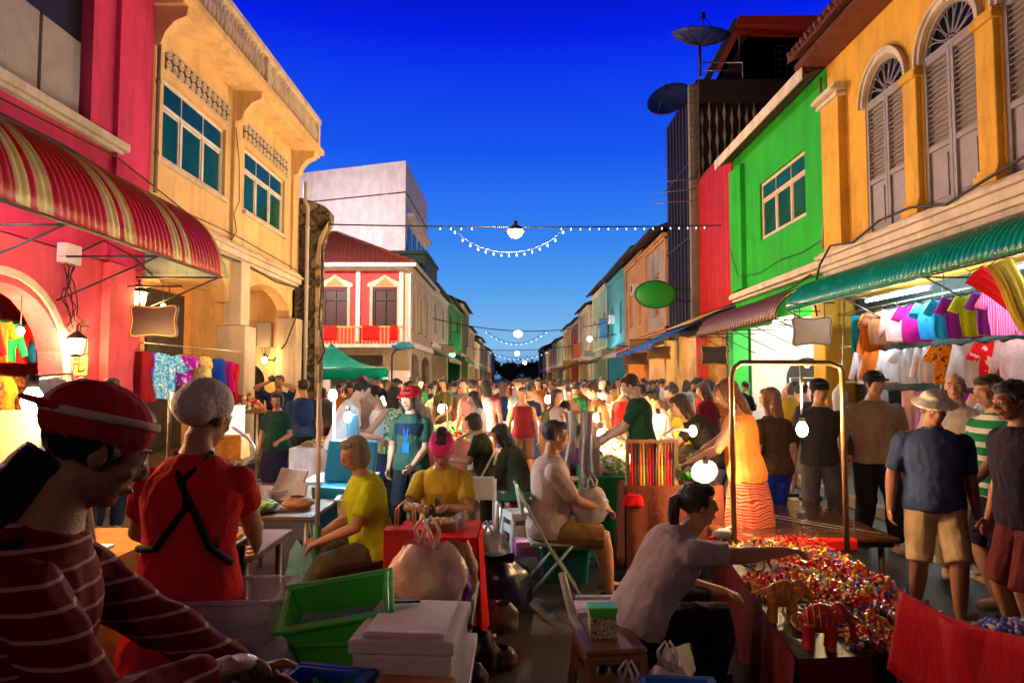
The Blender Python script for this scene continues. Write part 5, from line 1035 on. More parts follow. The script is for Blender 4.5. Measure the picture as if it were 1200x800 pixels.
cable('dark cable hanging in loops beside the weathered wall', [(-4.85, 17.02, 5.1), (-4.8, 16.9, 4.2), (-4.88, 16.95, 3.1), (-4.7, 16.9, 2.4), (-4.9, 17.0, 2.1)], .02)
cable('black cable sagging below the bright green cornice', [(6.2, 14.2, 3.9), (6.25, 15.5, 3.75), (6.25, 17, 3.72), (6.3, 18.6, 3.68), (6.3, 20.2, 3.6), (6.35, 23, 3.9)], .02)
a, b = P(385, 263, 17.05), P(845, 264, 20.4); w1 = catenary(a, b, .06, 40)
cable('main wire strung level across the street with the brightest lamp', w1, .02, 'wire', 'wires across the street'); 
a, b = P(500, 371, 40), P(722, 375, 46); cable('second sagging wire across the street with cool lights', catenary(a, b, .8), .03, 'wire', 'wires across the street')
a, b = P(520, 405, 70), P(690, 402, 70); cable('third faint wire across the street', catenary(a, b, .6), .035, 'wire', 'wires across the street')
a, b = P(370, 318, 30), P(620, 338, 60)
# festoon of white bulbs
fb = bulb_mat('festoon_bulb', (.45, .72, 1), 2.2)
def festoon(lbl, pts, m_, r, off, every=1, group='white bulbs on the festoon'):
    proto = None
    for k, p in enumerate(pts[::every]):
        if proto is None:
            mb = MB(); mb.lathe([(r*.3, 0), (r*.45, -r*.9), (r*1.0, -r*2.2), (r*.8, -r*3.1), (r*.2, -r*3.5)], (0, 0, 0), 8); proto = mb.build('festoon_bulb', m_); q = MB(); q.tube([(0, 0, r*.6), (0, 0, -r*.3)], r*.45, 6); q.build('socket', M_wire, proto); o = proto
        else: o = copy_tree(proto)
        o.location = V(p)-V((0, 0, off)); tag(o, lbl, 'light bulb', group)
swag = [P(515+(k/22)*150, 0, 17.5) for k in range(23)]; sw2 = []
for k in range(15):
    t_ = k/14; px = 533+t_*(660-533); py = 269+27*(1-(2*t_-1)**2)**.8; sw2.append(P(px, py, 17.9))
mb = MB(); mb.tube(sw2, .012, 5); tag(mb.build('string_light_cable', mat('white_cord', (.5, .55, .6), .5)), 'white festoon cord hanging in a swag below the brightest street lamp', 'cord')
festoon('white bulb of the swag drooping under the brightest street lamp', sw2, fb, .028, .02)
w1b = [w1[k] for k in range(16, 39)]
festoon('white bulb hanging directly on the main wire, right of the swag', [p for p in w1b if P(0, 0, 1) and p.x > 1.3], fb, .022, .02, 1, 'bulbs on the main wire'); festoon('white bulb hanging directly on the main wire, left of the swag', [w1[k] for k in range(10, 14)], fb, .022, .02, 1, 'bulbs on the main wire, left')
for Y, px0, px1, py, dr, lb in ((52, 570, 640, 388, 14, 'second'), (88, 575, 640, 412, 8, 'third')):
    pts = [P(px0+(px1-px0)*k/12, py+dr*(1-(2*k/12-1)**2), Y) for k in range(13)]; festoon(f'far white bulb of the {lb} swag down the street', pts, fb, .045 if Y < 60 else .06, .02, 1, f'bulbs of the {lb} swag'); mb = MB(); mb.tube(pts, .02, 4); tag(mb.build('string_light_cable', M_wire), f'cord of the {lb} swag of bulbs down the street', 'cord')
c = P(530, 415, 50); t = thing('green_lamp', 'green glowing lamp on the dark green shophouse', 'lamp', c); mb = MB(); mb.ell(c, .22); mb.build('globe', bulb_mat('green_bulb', (.1, 1, .35), 18), t); mb = MB(); mb.tube([c, (c.x-1.3, c.y+.1, c.z+.1)], .03); mb.build('arm', M_black, t); lamp(c, (.1, 1, .3), 260, .25)
c = P(691, 397, 44); t = thing('cool_lamp', 'cool white lamp at the turquoise shophouse', 'lamp', c); mb = MB(); mb.ell(c, .16); mb.build('globe', bulb_mat('cool_bulb', (.6, .85, 1), 25), t); mb = MB(); mb.tube([c, (6.6, c.y, c.z+.3)], .03); mb.build('arm', M_black, t); lamp(c, COOL, 160, .2)
# teal tent by the coral house
t = thing('market_tent', 'teal green market tent roof in front of the coral corner house', 'tent', (-4.9, 20.5, 0)); pk = P(388, 402, 20.5); e1, e2, e3, e4 = P(345, 432, 19.2), P(455, 430, 19.4), P(446, 432, 22.2), P(360, 432, 22)
mb = MB()
for A_, B2 in ((e1, e2), (e2, e3), (e3, e4), (e4, e1)): mb.grid(lambda u, v: pk.lerp(A_.lerp(B2, u), v)-V((0, 0, .22*math.sin(v*PI)+.05*math.sin(u*PI)*v)), 6, 6, th=.006); mb.grid(lambda u, v: A_.lerp(B2, u)-V((0, 0, .05*math.sin(u*PI)+.28*v)), 8, 1, th=.006)
mb.build('canopy', cloth((.0, .30, .22), 'teal_canvas'), t); mb = MB(); [mb.tube([(e.x, e.y, 0), e], .025, 8) for e in (e1, e2, e3, e4)]; mb.tube([e1, e2, e3, e4, e1], .02, 6); mb.build('frame', M_steel, t)
c = P(432, 438, 20.5); t = thing('tent_lamp', 'greenish lamp hung inside the teal tent', 'lamp', c); mb = MB(); mb.ell(c, .07); mb.build('bulb', bulb_mat('tent_bulb', (.5, 1, .85), 20), t); lamp(c, (.5, 1, .8), 90, .1)

# small blank projecting signs and boxes along both rows
for k, (sd, Y, z, w_, h_, col, nm) in enumerate(((-1, 43, 3.6, .9, .5, (.6, .5, .3), 'cream'), (-1, 52, 4.6, .5, 1.4, (.05, .4, .2), 'tall green'), (-1, 57, 3.3, 1.0, .5, (.6, .1, .05), 'red'), (-1, 66, 4.2, .6, 1.3, (.6, .55, .5), 'tall pale'), (1, 32.5, 3.3, .9, .5, (.45, .22, .08), 'brown'), (1, 37, 3.2, .9, .55, (.6, .12, .05), 'red'), (1, 43, 3.3, .9, .5, (.7, .6, .3), 'pale yellow'), (1, 47, 5.2, .5, 1.3, (.08, .25, .5), 'tall blue'), (1, 54, 3.6, .9, .6, (.7, .7, .65), 'white'), (1, 63, 4.4, .6, 1.3, (.6, .15, .05), 'tall red'), (1, 72, 3.4, 1., .6, (.65, .5, .1), 'yellow'))):
    X = -4.9 if sd < 0 else 6.6-(.3 if Y > 57 else 0); x = X-sd*(w_/2+.25); t = thing('shop_sign', f'{nm} blank projecting board on the {"left" if sd < 0 else "right"} house row'+(' near the cream shophouse' if Y < 45 and sd < 0 else ''), 'sign', (x, Y, z), 'projecting boards along the street'); mb = MB(); mb.box(x-w_/2, x+w_/2, Y-.05, Y+.05, z-h_/2, z+h_/2); mb.build('board', mat('board_'+nm.replace(' ', '_'), col, .4), t, bev=.02); mb = MB(); mb.tube([(X, Y, z+h_/2+.06), (x-sd*w_/2, Y, z+h_/2+.06)], .025, 6); mb.build('arm', M_black, t)
for Y, z in ((36, 6.2), (45, 5.4), (52.5, 5.8)):
    t = thing('air_conditioner', {36: 'white air conditioner box on the orange shophouse front', 45: 'white air conditioner box on the turquoise shophouse front', 52.5: 'white air conditioner box on the pale cyan shophouse front'}[Y], 'air conditioner', (6.4, Y, z)); mb = MB(); mb.box(6.2, 6.595, Y-.4, Y+.4, z, z+.55); mb.build('case', M_white, t, bev=.02); mb = MB(); mb.lathe([(.2, 0), (.21, .02), (.02, .03)], (6.2, Y, z+.28), 16, M=rotv(-PI/2, 'Y')); mb.build('fan_grille', M_black, t)

c = P(24, 388, 7.7); t = thing('arch_bulb', 'bare warm bulb hanging among the clothes inside the pink arch', 'lamp', c); mb = MB(); mb.ell(c, (.04, .04, .05)); mb.build('bulb', bulb_mat('market_bulb', (1, .70, .36), 45), t); mb = MB(); mb.tube([c+V((0, 0, .05)), (c.x, c.y, 3.29)], .006, 5); mb.build('cord', M_wire, t); lamp(c, WARM, 40, .05)
c = V((-7.2, 13.9, 3.2)); t = thing('arcade_bulb', 'bare bulb on the ceiling of the apricot arcade', 'lamp', c); mb = MB(); mb.ell(c, (.05, .05, .06)); mb.build('bulb', bulb_mat('market_bulb', (1, .70, .36), 45), t); mb = MB(); mb.tube([c+V((0, 0, .05)), (c.x, c.y, 3.9)], .006, 5); mb.build('cord', M_wire, t); lamp(c, WARM, 55, .06)

def pipe(label, pts, r, m): mb = MB(); mb.tube(pts, r, 8); [mb.tube([V(p)-V((0, 0, .03)), V(p)+V((0, 0, .03))], r*1.35, 8) for p in pts[1:-1]]; return tag(mb.build('drain_pipe', m), label, 'drain pipe')
rust = mat('stained_pipe', (.30, .24, .17), .6, dirt=.8)
pipe('stained drain pipe running down the joint of the green and ochre houses', [(6.5, 14.2, 8.1), (6.52, 14.2, 6.5), (6.52, 14.2, 5.2), (6.45, 14.2, 4.45)], .035, rust)
pipe('stained drain pipe down the joint of the pink and apricot houses', [(-5.38, 10.06, 7.3), (-5.38, 10.06, 6.2), (-5.38, 10.06, 5.1), (-5.38, 10.06, 4.5)], .03, rust)
cable('loose pair of cables running across the upper pink wall to the apricot house', [(-5.45, 4, 4.75), (-5.42, 7, 4.66), (-5.4, 9.1, 4.72), (-5.4, 10.0, 4.6), (-5.35, 11, 4.42), (-5.35, 13, 4.46), (-5.35, 16.8, 4.38)], .010)
cable('thin black cable stapled across the bright green wall under the window', [(6.55, 14.2, 4.7), (6.56, 15.4, 4.6), (6.56, 16.8, 4.66), (6.56, 18.2, 4.55), (6.44, 19.6, 4.7), (6.44, 20.2, 5.6)], .009)
# ================================================================ market furniture and goods
def bulb_on(label, c, pw, col=WARM2, kind='cord', anchor=None, r=.05, name='hanging_bulb', group='bare bulbs over the stalls'):
    c = V(c); t = thing(name, label, 'lamp', c, group); mb = MB(); mb.lathe([(.01, -r*1.25), (r*.75, -r*.85), (r, 0), (r*.8, r*.7), (r*.35, r*1.4)], c, 14)
    m_ = bulb_mat('market_bulb', (1, .70, .36), 45) if col != COOL else bulb_mat('led_bulb', (.65, .88, 1), 45)
    mb.build('bulb', m_, t); mb = MB(); mb.tube([c+V((0, 0, r*1.3)), c+V((0, 0, r*2.5))], r*.5, 8); mb.build('socket', M_wire, t)
    if anchor is not None:
        a = V(anchor); mb = MB(); mb.tube([c+V((0, 0, r*2.3)), c.lerp(a, .5)+V((0, 0, .12)), a], .009, 6); mb.build('cord', M_white, t)
    return t, lamp(c, col, pw, r*1.15)
def table(label, x0, x1, y0, y1, z, m, name='folding_table', cloth_m=None, leg=.02, th=.03, group=None):
    t = thing(name, label, 'table', ((x0+x1)/2, (y0+y1)/2, 0), group); mb = MB(); mb.box(x0, x1, y0, y1, z-th, z); mb.build('table_top', m, t, bev=.006)
    for x in (x0+.06, x1-.06):
        for y in (y0+.06, y1-.06): mb = MB(); mb.tube([(x, y, 0.0), (x, y, z-th)], leg, 8); mb.build('leg', M_steel, t)
    if cloth_m:
        mb = MB(); e = .012; n = 40
        per = [(x0-e, y0-e), (x1+e, y0-e), (x1+e, y1+e), (x0-e, y1+e)]
        mb.box(x0-e, x1+e, y0-e, y1+e, z+.002, z+.008)
        for k in range(4):
            a, b = V((*per[k], 0)), V((*per[(k+1) % 4], 0)); nn = (b-a).normalized().cross(V((0, 0, 1)))
            mb.grid(lambda u, v: a.lerp(b, u)+nn*(.008+.03*v*(1+math.sin(u*(b-a).length*26)))+V((0, 0, z+.006-v*(z-.12))), n, 6)
        o = mb.build('table_cloth', cloth_m); tag(o, 'cloth over the '+label, 'tablecloth')
    return t
def stool(label, x, y, z, m, rz=0, w=.28, group='plastic stools'):
    t = thing('plastic_stool', label, 'stool', (x, y, 0), group); t.rotation_euler.z = rz; mb = MB(); mb.ob((0, 0, z-.015), (w, w, .03)); mb.ob((0, 0, z-.05), (w*1.0, w*1.0, .045)); o = mb.build('seat', m, t, bev=.012, bseg=2, local=True)
    for a, b in ((-1, -1), (1, -1), (1, 1), (-1, 1)):
        mb = MB(); mb.tube([(a*w*.42, b*w*.42, z-.06), (a*w*.56, b*w*.56, 0)], [.028, .022], 6, sm=False); mb.build('leg', m, t, local=True)
    mb = MB(); 
    for k in range(4): a = k*PI/2; mb.ob((math.cos(a)*w*.46, math.sin(a)*w*.46, z*.66), (.012 if k % 2 == 0 else w*.85, w*.85 if k % 2 == 0 else .012, z*.16))
    mb.build('apron', m, t, local=True); return t
def bin_(name, label, cat, c, size, rz, m, wall=.012, tilt=(0, 0), taper=.86, rim=.02, group=None, open_=True):
    """open box with tapered walls and a rolled rim; c = centre of its base"""
    t = thing(name, label, cat, c, group); t.rotation_euler = (tilt[0], tilt[1], rz); L_, W_, H_ = size; mb = MB()
    def ring(s_, z, e=0): return [V((sx*(L_/2*s_+e), sy*(W_/2*s_+e), z)) for sx, sy in ((-1, -1), (1, -1), (1, 1), (-1, 1))]
    A, B, Cc, D = ring(taper, 0), ring(1, H_), ring(1, H_, -wall), ring(taper, wall, -wall)
    for X, Y in ((A, B), (B, Cc), (Cc, D)):
        for k in range(4): mb.quad(X[k], X[(k+1) % 4], Y[(k+1) % 4], Y[k])
    mb.quad(*A); mb.quad(*D); o = mb.build('body', m, t, local=True)
    mb = MB(); r = ring(1, H_-.004, rim*.5); r2 = ring(1, H_-.004, rim*.5)
    for k in range(4): mb.ob((r[k]+r[(k+1) % 4])/2, (rim if k % 2 else (L_+rim*2), (W_+rim*2) if k % 2 else rim, .014))
    mb.build('rim', m, t, local=True, bev=.003); return t
def bag(label, c, w, h, m, seed=1, handles=True, name='plastic_bag', group='plastic bags'):
    mb = MB(); n = 26; rn = random.Random(seed); k0 = rn.random()*9
    def f(u, v):
        a = 2*PI*u; z = h*v; rr = w/2*(.75+.45*math.sin(PI*min(1, v*.95)))*(1-.25*v); q = V((math.cos(a), math.sin(a), z/h*2))
        rr *= 1+.22*noise.noise(q*1.7+V((k0, 0, 0)))+.10*noise.noise(q*5+V((k0, 3, 0)))
        return (rr*math.cos(a), rr*.75*math.sin(a), z*(1+.05*math.sin(a*3+k0)))
    mb.grid(f, n, 14); mb.add([(w*.3*math.cos(2*PI*k/10), w*.24*math.sin(2*PI*k/10), .004) for k in range(10)], [tuple(range(10))])
    o = mb.build(name, m); o.location = c; tag(o, label, 'bag', group)
    if handles:
        q = MB()
        for s_ in (-1, 1): q.tube([(s_*w*.12, -w*.15*s_, h*.96), (s_*w*.18, -w*.1*s_, h*1.22), (s_*w*.05, 0, h*1.42), (-s_*w*.04, w*.1*s_, h*1.22), (-s_*w*.10, w*.1*s_, h*.97)], [.014, .009, .007, .009, .014], 6)
        q.build('handle', m, o, local=True)
    return o
clear = mat('clear_plastic', (.55, .50, .55), .12, vary=.1, vs=8, bump=.3, bs=14, spec=.7, alpha=.42)
film = mat('plastic_film', (.62, .55, .55), .16, vary=.25, vs=7, bump=.8, bs=12, spec=.8, alpha=.72); pinkf = mat('pink_plastic_film', (.82, .55, .50), .2, vary=.2, vs=6, bump=.8, bs=12, alpha=.85)
P_green = mat('green_plastic', (.09, .74, .06), .3, vary=.15, bump=.05); P_red = mat('red_plastic', (.50, .012, .01), .33, vary=.2, bump=.05); P_blue = mat('blue_plastic', (.015, .10, .50), .3, bump=.05); P_white = mat('white_plastic', (.62, .60, .58), .35, bump=.05); P_sky = mat('sky_plastic', (.01, .32, .62), .3, bump=.03)
foam = mat('styrofoam', (.70, .64, .62), .8, vary=.08, vs=60, bump=.25, bs=160)
# ---------------- foreground left: cart with boxes
table('low wooden cart carrying the foreground plastic tubs', -1.45, -.16, 1.75, 3.05, .60, M_darkwood, name='cart')
c = P(262, 740, 2.55); t = bin_('storage_box', 'clear lidless storage box with packets, behind the striped sweater sleeve', 'box', (c.x, 2.6, .62), (.42, .30, .30), R(4), clear)
for k in range(5):
    q = MB(); q.ell((0, 0, 0), (.11, .05, .03)); o = q.build('food_packet', film, None, wrink=.02, wsc=18); o.location = (c.x-.12+.06*k, 2.55+.03*(k % 3), .80+.025*(k % 2)); o.rotation_euler = (.3*k, .2, k*.9); tag(o, 'crinkled packet lying in the clear storage box', 'packet', 'packets in the clear box')
c = P(396, 720, 2.45); t = bin_('green_tub', 'bright green plastic tub set tilted on another green tub', 'tub', (c.x, 2.5, .80), (.36, .27, .13), R(10), P_green, tilt=(R(13), R(-7)), taper=.84)
bin_('green_tub', 'deeper green plastic tub underneath the tilted green tub', 'tub', (c.x-.03, 2.48, .62), (.34, .26, .20), R(4), P_green, taper=.8)
for k in range(3):
    q = MB(); q.ob((0, 0, 0), (.15, .10, .02)); o = q.build('ice_pack', mat('ice_pack', (.25, .45, .55), .12, vary=.4, vs=12, bump=.8, bs=10, coat=.4), None, bev=.008, wrink=.006, wsc=30); o.location = (c.x-.08+.085*k, 2.50, .835+.012*k); o.rotation_euler = (R(13), .0, .5*k); tag(o, 'shiny clear-blue packet inside the tilted green tub', 'packet', 'packets in the green tub')
c = P(484, 742, 2.3); t = thing('foam_cooler', 'white foam cooler box with lid at the front of the cart', 'cooler', (c.x, 2.33, .62)); mb = MB(); mb.ob((0, 0, .12), (.31, .38, .24), taper=.94); mb.build('box', foam, t, bev=.01, bseg=2, local=True); mb = MB(); mb.ob((0, 0, .262), (.33, .40, .042)); mb.ob((0, 0, .288), (.26, .33, .014)); mb.build('lid', foam, t, bev=.008, bseg=2, local=True); t.rotation_euler.z = R(-4)
q = MB(); q.ob((0, 0, 0), (.11, .018, .008)); o = q.build('knife', M_black, None, bev=.003); o.location = (c.x-.05, 2.44, .925); o.rotation_euler.z = .1; tag(o, 'dark knife lying on the foam cooler lid', 'knife')
c = P(480, 775, 1.95); t = thing('cardboard_box', 'brown cardboard-faced box leaning in front of the foam cooler', 'box', (c.x, 1.97, .62)); t.rotation_euler.z = R(-6); mb = MB(); mb.ob((0, 0, .10), (.22, .20, .22)); mb.build('carton', mat('cardboard', (.38, .15, .045), .8, vary=.25, vs=3, stretch=(1, 8, 1)), t, bev=.004, local=True); mb = MB(); mb.ob((0, -.11, .10), (.25, .008, .25)); mb.build('clear_sleeve', clear, t, local=True)
c = P(370, 780, 2.0); t = bin_('blue_basket', 'blue plastic basket with green netting at the bottom edge', 'basket', (c.x, 2.02, .70), (.23, .20, .13), R(-12), P_blue); 
q = MB(); q.grid(lambda u, v: ((u-.5)*.19, (v-.5)*.15, .03*noise.noise(V((u*4, v*4, 1)))), 14, 12, th=.004); o = q.build('net_sponge', ramp_pat('green_net', [(.02, .45, .10), (.01, .10, .04), (.05, .55, .15)], 60)); o.location = (c.x, 2.02, .80); tag(o, 'bright green netting filling the blue basket', 'netting')
bag('crumpled clear bag beside the green tub', (P(300, 745, 2.2).x, 2.22, .66), .24, .22, film, 3, False); bag('clear bag slumped against the blue basket', (P(345, 790, 1.95).x, 1.93, .66), .2, .15, film, 5, False)
# ---------------- far left: lit food table with menu board
table('food table at the left edge under the bright bulb', -3.4, -1.75, 2.75, 3.6, .92, M_wood, cloth_m=cloth((.55, .22, .04), 'orange_cloth'))
t = thing('menu_board', 'blank white menu board standing on the left food table', 'board', P(22, 555, 3.05)); a = P(22, 520, 3.05); mb = MB(); mb.ob((a.x, 3.05, a.z), (.19, .012, .30), (R(-6), 0, 0)); mb.build('panel', mat('menu_card', (.72, .62, .42), .5, vary=.12, vs=6), t); mb = MB(); mb.ob((a.x, 3.07, a.z-.16), (.2, .06, .02)); mb.build('foot', M_wood, t)
bulb_on('very bright bulb over the left food table, beside the striped woman', P(38, 470, 2.93), 34, WARM, r=.045); q = P(38, 470, 2.93); mb = MB(); mb.tube([(q.x, 2.93, q.z+.1), (q.x+.05, 3.1, q.z+.12), (q.x+.06, 3.3, .92)], .012, 6); tag(mb.build('lamp_stand', M_steel), 'thin steel stand of the very bright bulb on the left food table', 'lamp stand')
fry = ramp_pat('fried_snack', [(.55, .22, .04), (.75, .42, .08), (.40, .13, .03)], 24, sharp=False)
def heap(name, label, cat, c, w, d, h, m, n, seed, size=.025, group=None, kind=None):
    rn = random.Random(seed); t = MB()
    for k in range(n):
        a = rn.random()*2*PI; q = rn.random()**.5; x, y = q*w/2*math.cos(a), q*d/2*math.sin(a); z = h*(1-q*q)*rn.random()**.4
        t.ell((x, y, z+size*.5), (size*rn.uniform(.7, 1.5), size*rn.uniform(.6, 1), size*rn.uniform(.5, .9)), M=Matrix.Rotation(rn.random()*3, 3, 'Z') @ Matrix.Rotation(rn.random()*2, 3, 'X'), seg=8, rings=5, m=rn.randrange(len(m)) if isinstance(m, list) else 0)
    o = t.build(name, m); o.location = c; return tag(o, label, cat, group, 'stuff' if kind is None else kind)
def tray(label, c, w, d, contents, m, n, seed, size=.02, rim=M_steel, h=.05, group='trays of food on the stalls'):
    t = bin_('food_tray', label, 'tray', c, (w, d, .035), 0, rim, wall=.006, rim=.008, group=group)
    heap(contents, contents.replace('_', ' ')+' heaped in the '+label, 'food', (c[0], c[1], c[2]+.01), w*.8, d*.8, h, m, n, seed, size); return t
tray('steel tray on the left food table by the menu board', (-2.2, 3.0, .93), .5, .34, 'fried_snacks', fry, 60, 1); tray('steel tray at the near left corner of the food table', (-1.95, 2.95, .93), .0001+.3, .28, 'yellow_fritters', ramp_pat('fritter', [(.7, .42, .05), (.85, .6, .12)], 20, sharp=False), 50, 2)
table('small food table between the striped and the red-dressed women', -1.95, -1.25, 3.3, 3.9, .86, M_wood)
tray('tray glowing yellow between the two nearest women', (-1.62, 3.55, .87), .5, .36, 'grilled_skewers', fry, 70, 3, .028)
bulb_on('bulb low behind the striped woman and the red-dressed woman', (-1.92, 3.9, 1.55), 38, WARM, r=.04); mb = MB(); mb.tube([(-1.92, 3.9, 1.62), (-1.98, 3.93, 1.64), (-2.0, 3.95, 0)], .012, 6); tag(mb.build('lamp_stand', M_steel), 'thin steel stand of the low bulb between the two nearest women', 'lamp stand')
# ---------------- left middle table
table('brown-edged table with bottles and a white screen, left of the lime woman', -2.35, -1.42, 4.85, 6.3, .74, M_wood, name='trestle_table')
def bottle(label, c, m, h=.24, r=.034, cap=P_blue):
    t = thing('water_bottle', label, 'bottle', c, 'bottles on the trestle table'); mb = MB(); mb.lathe([(r*.9, 0), (r, .01), (r, h*.62), (r*.8, h*.75), (r*.38, h*.88), (r*.38, h*.93)], c, 14); mb.build('bottle_body', m, t); mb = MB(); mb.lathe([(r*.45, h*.93), (r*.45, h)], c, 12); mb.build('cap', cap, t)
bottle('tall clear bottle with blue cap at the left of the trestle table', (-2.12, 5.2, .742), clear, .26, .045); bottle('small water bottle with blue cap lying nearer the screen', (-1.95, 5.25, .742), clear, .2); bottle('short bottle with white cap behind the tall one', (-2.15, 5.6, .742), clear, .22, .034, P_white)
def screen(label, c, w, h, rz, tilt, m, name='display_panel'):
    t = thing(name, label, 'panel', c); t.rotation_euler.z = rz; mb = MB(); mb.ob((0, math.sin(tilt)*h/2, math.cos(tilt)*h/2), (w, .02, h), (-tilt, 0, 0)); mb.build('panel', m, t, bev=.004, local=True); mb = MB(); mb.ob((0, .07, .005), (w*.5, .16, .01)); mb.tube([(0, .08, .01), (0, .05+math.sin(tilt)*h*.4, h*.5)], .008, 6); mb.build('stand', P_white, t, local=True); return t
c = P(325, 567, 5.3); screen('large pale panel tilted back on the trestle table', (c.x-.02, 5.5, .742), .34, .26, R(-35), R(25), mat('pale_panel', (.45, .44, .40), .4)); c = P(345, 572, 5.2); screen('small white card standing before the large tilted panel', (c.x, 5.3, .742), .12, .17, R(-20), R(10), P_white)
q = MB(); q.lathe([(.05, 0), (.10, .005), (.13, .025), (.12, .028), (.05, .01)], (0, 0, 0), 20); o = q.build('plate', M_black); c = P(305, 603, 5.0); o.location = (c.x, 5.02, .742); tag(o, 'black plate of greens at the near edge of the trestle table', 'plate'); heap('lettuce_leaves', 'pale green salad leaves on the black plate', 'food', (c.x, 5.02, .765), .2, .18, .05, [mat('lettuce', (.25, .45, .06), .5, vary=.4)], 45, 4, .028)
q = MB(); q.lathe([(.04, 0), (.09, .04), (.10, .08), (.095, .08), (.04, .012)], (0, 0, 0), 20); o = q.build('bowl', clear); o.location = (-1.9, 5.55, .742); tag(o, 'translucent bowl on the trestle table', 'bowl')
bag('sheaf of paper-wrapped goods along the trestle table edge', (-1.62, 5.15, .742), .22, .09, mat('paper_wrap', (.5, .25, .12), .5, vary=.3, bump=.6), 8, False, 'paper_parcel', None)
t = thing('light_box', 'glowing white square panel on a stand behind the red-dressed woman', 'panel', P(274, 495, 5.6)); c = P(274, 492, 5.6); mb = MB(); mb.ob(c, (.17, .02, .24)); mb.build('face', bulb_mat('light_box_white', (.95, .8, .72), 1.1), t); mb = MB(); mb.tube([c+V((0, .03, -.1)), (c.x, c.y+.05, .74)], .012, 6); mb.build('stand', M_steel, t)
t = thing('orange_display_box', 'small orange lit food warmer below the glowing square panel', 'box', P(274, 535, 5.6)); c = P(274, 523, 5.6); mb = MB(); mb.ob(c, (.19, .2, .2)); mb.build('case', mat('orange_case', (.75, .32, .05), .4, vary=.4, vs=9), t, bev=.008)
c = P(290, 527, 5.4); t = thing('flexible_hose', 'white hose curling in an arc beside the orange warmer', 'hose', c); mb = MB(); mb.tube([P(272+26*math.sin(PI*k/12), 500+54*k/12, 5.4) for k in range(13)], .012, 8); mb.build('hose', P_white, t)
# lit pole and LED lamps
t = thing('canopy_pole', 'thin pale pole with a green foot standing left of the blue cooler', 'pole', (P(372, 600, 4.7).x, 4.7, 0)); x = P(372, 600, 4.7).x; mb = MB(); mb.tube([(x, 4.7, .7), (x, 4.7, 1.68)], .016, 10); mb.build('pole', mat('pale_pole', (.65, .55, .42), .4), t); mb = MB(); mb.tube([(x, 4.7, 0), (x, 4.7, .72)], .028, 10); mb.lathe([(.14, 0), (.13, .03), (.03, .05)], (x, 4.7, 0), 16); mb.build('foot', mat('green_pole', (.02, .18, .06), .5), t)
for px, py, Y, lb, pw in ((390, 463, 6.2, 'higher blue-white LED bulb on a stick beside the pale pole', 110), (408, 489, 6.4, 'lower blue-white LED bulb next to the translucent panel', 90)):
    c = P(px, py, Y); tt, l_ = bulb_on(lb, c, pw, COOL, r=.04, name='led_bulb', group='blue-white LED bulbs'); mb = MB(); mb.tube([c+V((.01, .02, -.05)), (c.x+.01, Y+.04, .02)], .012, 6); mb.lathe([(.12, .0), (.11, .02), (.015, .03)], (c.x+.01, Y+.04, 0), 12); mb.build('stand', P_white, tt)
c = P(418, 520, 6.3); screen('narrow translucent blue panel leaning beside the LED bulbs', (c.x, 6.35, .78), .12, .62, R(-15), R(-12), mat('blue_acrylic', (.10, .3, .45), .15, vary=.2, alpha=.8), name='acrylic_panel')
table('small white-topped table with LED bulbs behind the blue cooler', -1.95, -1.35, 6.3, 6.9, .78, P_white)
# blue cooler with open lid
c = P(395, 585, 5.6); t = thing('blue_cooler', 'sky blue cooler box with its lid standing open', 'cooler', (c.x, 5.75, 0)); t.rotation_euler.z = R(-12); mb = MB(); mb.ob((0, 0, .66), (.40, .32, .34), taper=.92); mb.build('box', P_sky, t, bev=.02, bseg=2, local=True); mb = MB(); mb.ob((0, .17, 1.0), (.46, .05, .36), (R(-14), 0, 0)); mb.build('lid', P_sky, t, bev=.02, bseg=3, local=True); mb = MB(); mb.ob((0, 0, .24), (.42, .36, .48)); mb.build('crate_base', mat('dark_crate', (.02, .12, .16), .6), t, bev=.01, local=True)
c = P(412, 600, 5.1); bin_('white_bin', 'white plastic bin right of the blue cooler', 'bin', (c.x, 5.2, .52), (.24, .22, .3), R(8), P_white); stool('white plastic stool carrying the white bin', c.x, 5.2, .52, P_white)
bag('light blue plastic bag hanging under the trestle table', (-1.45, 4.9, .15), .3, .42, mat('blue_film', (.15, .4, .45), .3, vary=.3, bump=.7), 11)
# ---------------- stools, centre
stool('red plastic stool under the woman in the lime shirt', P(437, 640, 4.95).x, 4.98, .44, P_red, R(15)); 
def drum_table(label, x, y, z, r, m):
    t = thing('round_tub_table', label, 'table', (x, y, 0)); mb = MB(); mb.lathe([(r*.86, 0), (r*.88, .02), (r*.98, z-.03), (r*1.03, z-.03), (r*1.03, z), (r*.9, z), (r*.88, z-.03)], (x, y, 0), 28); mb.build('drum', m, t, bev=.004)
    mb = MB(); mb.lathe([(.01, z-.02), (r*.9, z-.02), (r*.9, z-.006), (.01, z-.006)], (x, y, 0), 28); mb.build('lid', m, t)
c = P(518, 630, 4.35); table('low stall table under red cloth before the woman with the pink headband', -.73, -.24, 4.2, 4.68, .74, M_wood, cloth_m=cm['red'])
t = thing('steel_pot', 'steel pot with yellow food on the red cloth table', 'pot', (c.x-.02, 4.4, .745)); mb = MB(); mb.lathe([(.07, 0), (.10, .01), (.105, .06), (.11, .062), (.098, .06), (.07, .012)], (c.x-.02, 4.4, .746), 20); mb.build('pot', M_steel, t); heap('yellow_food', 'yellow sliced food in the steel pot', 'food', (c.x-.02, 4.4, .785), .15, .15, .03, mat('yellow_food', (.7, .5, .05), .5), 25, 6, .016)
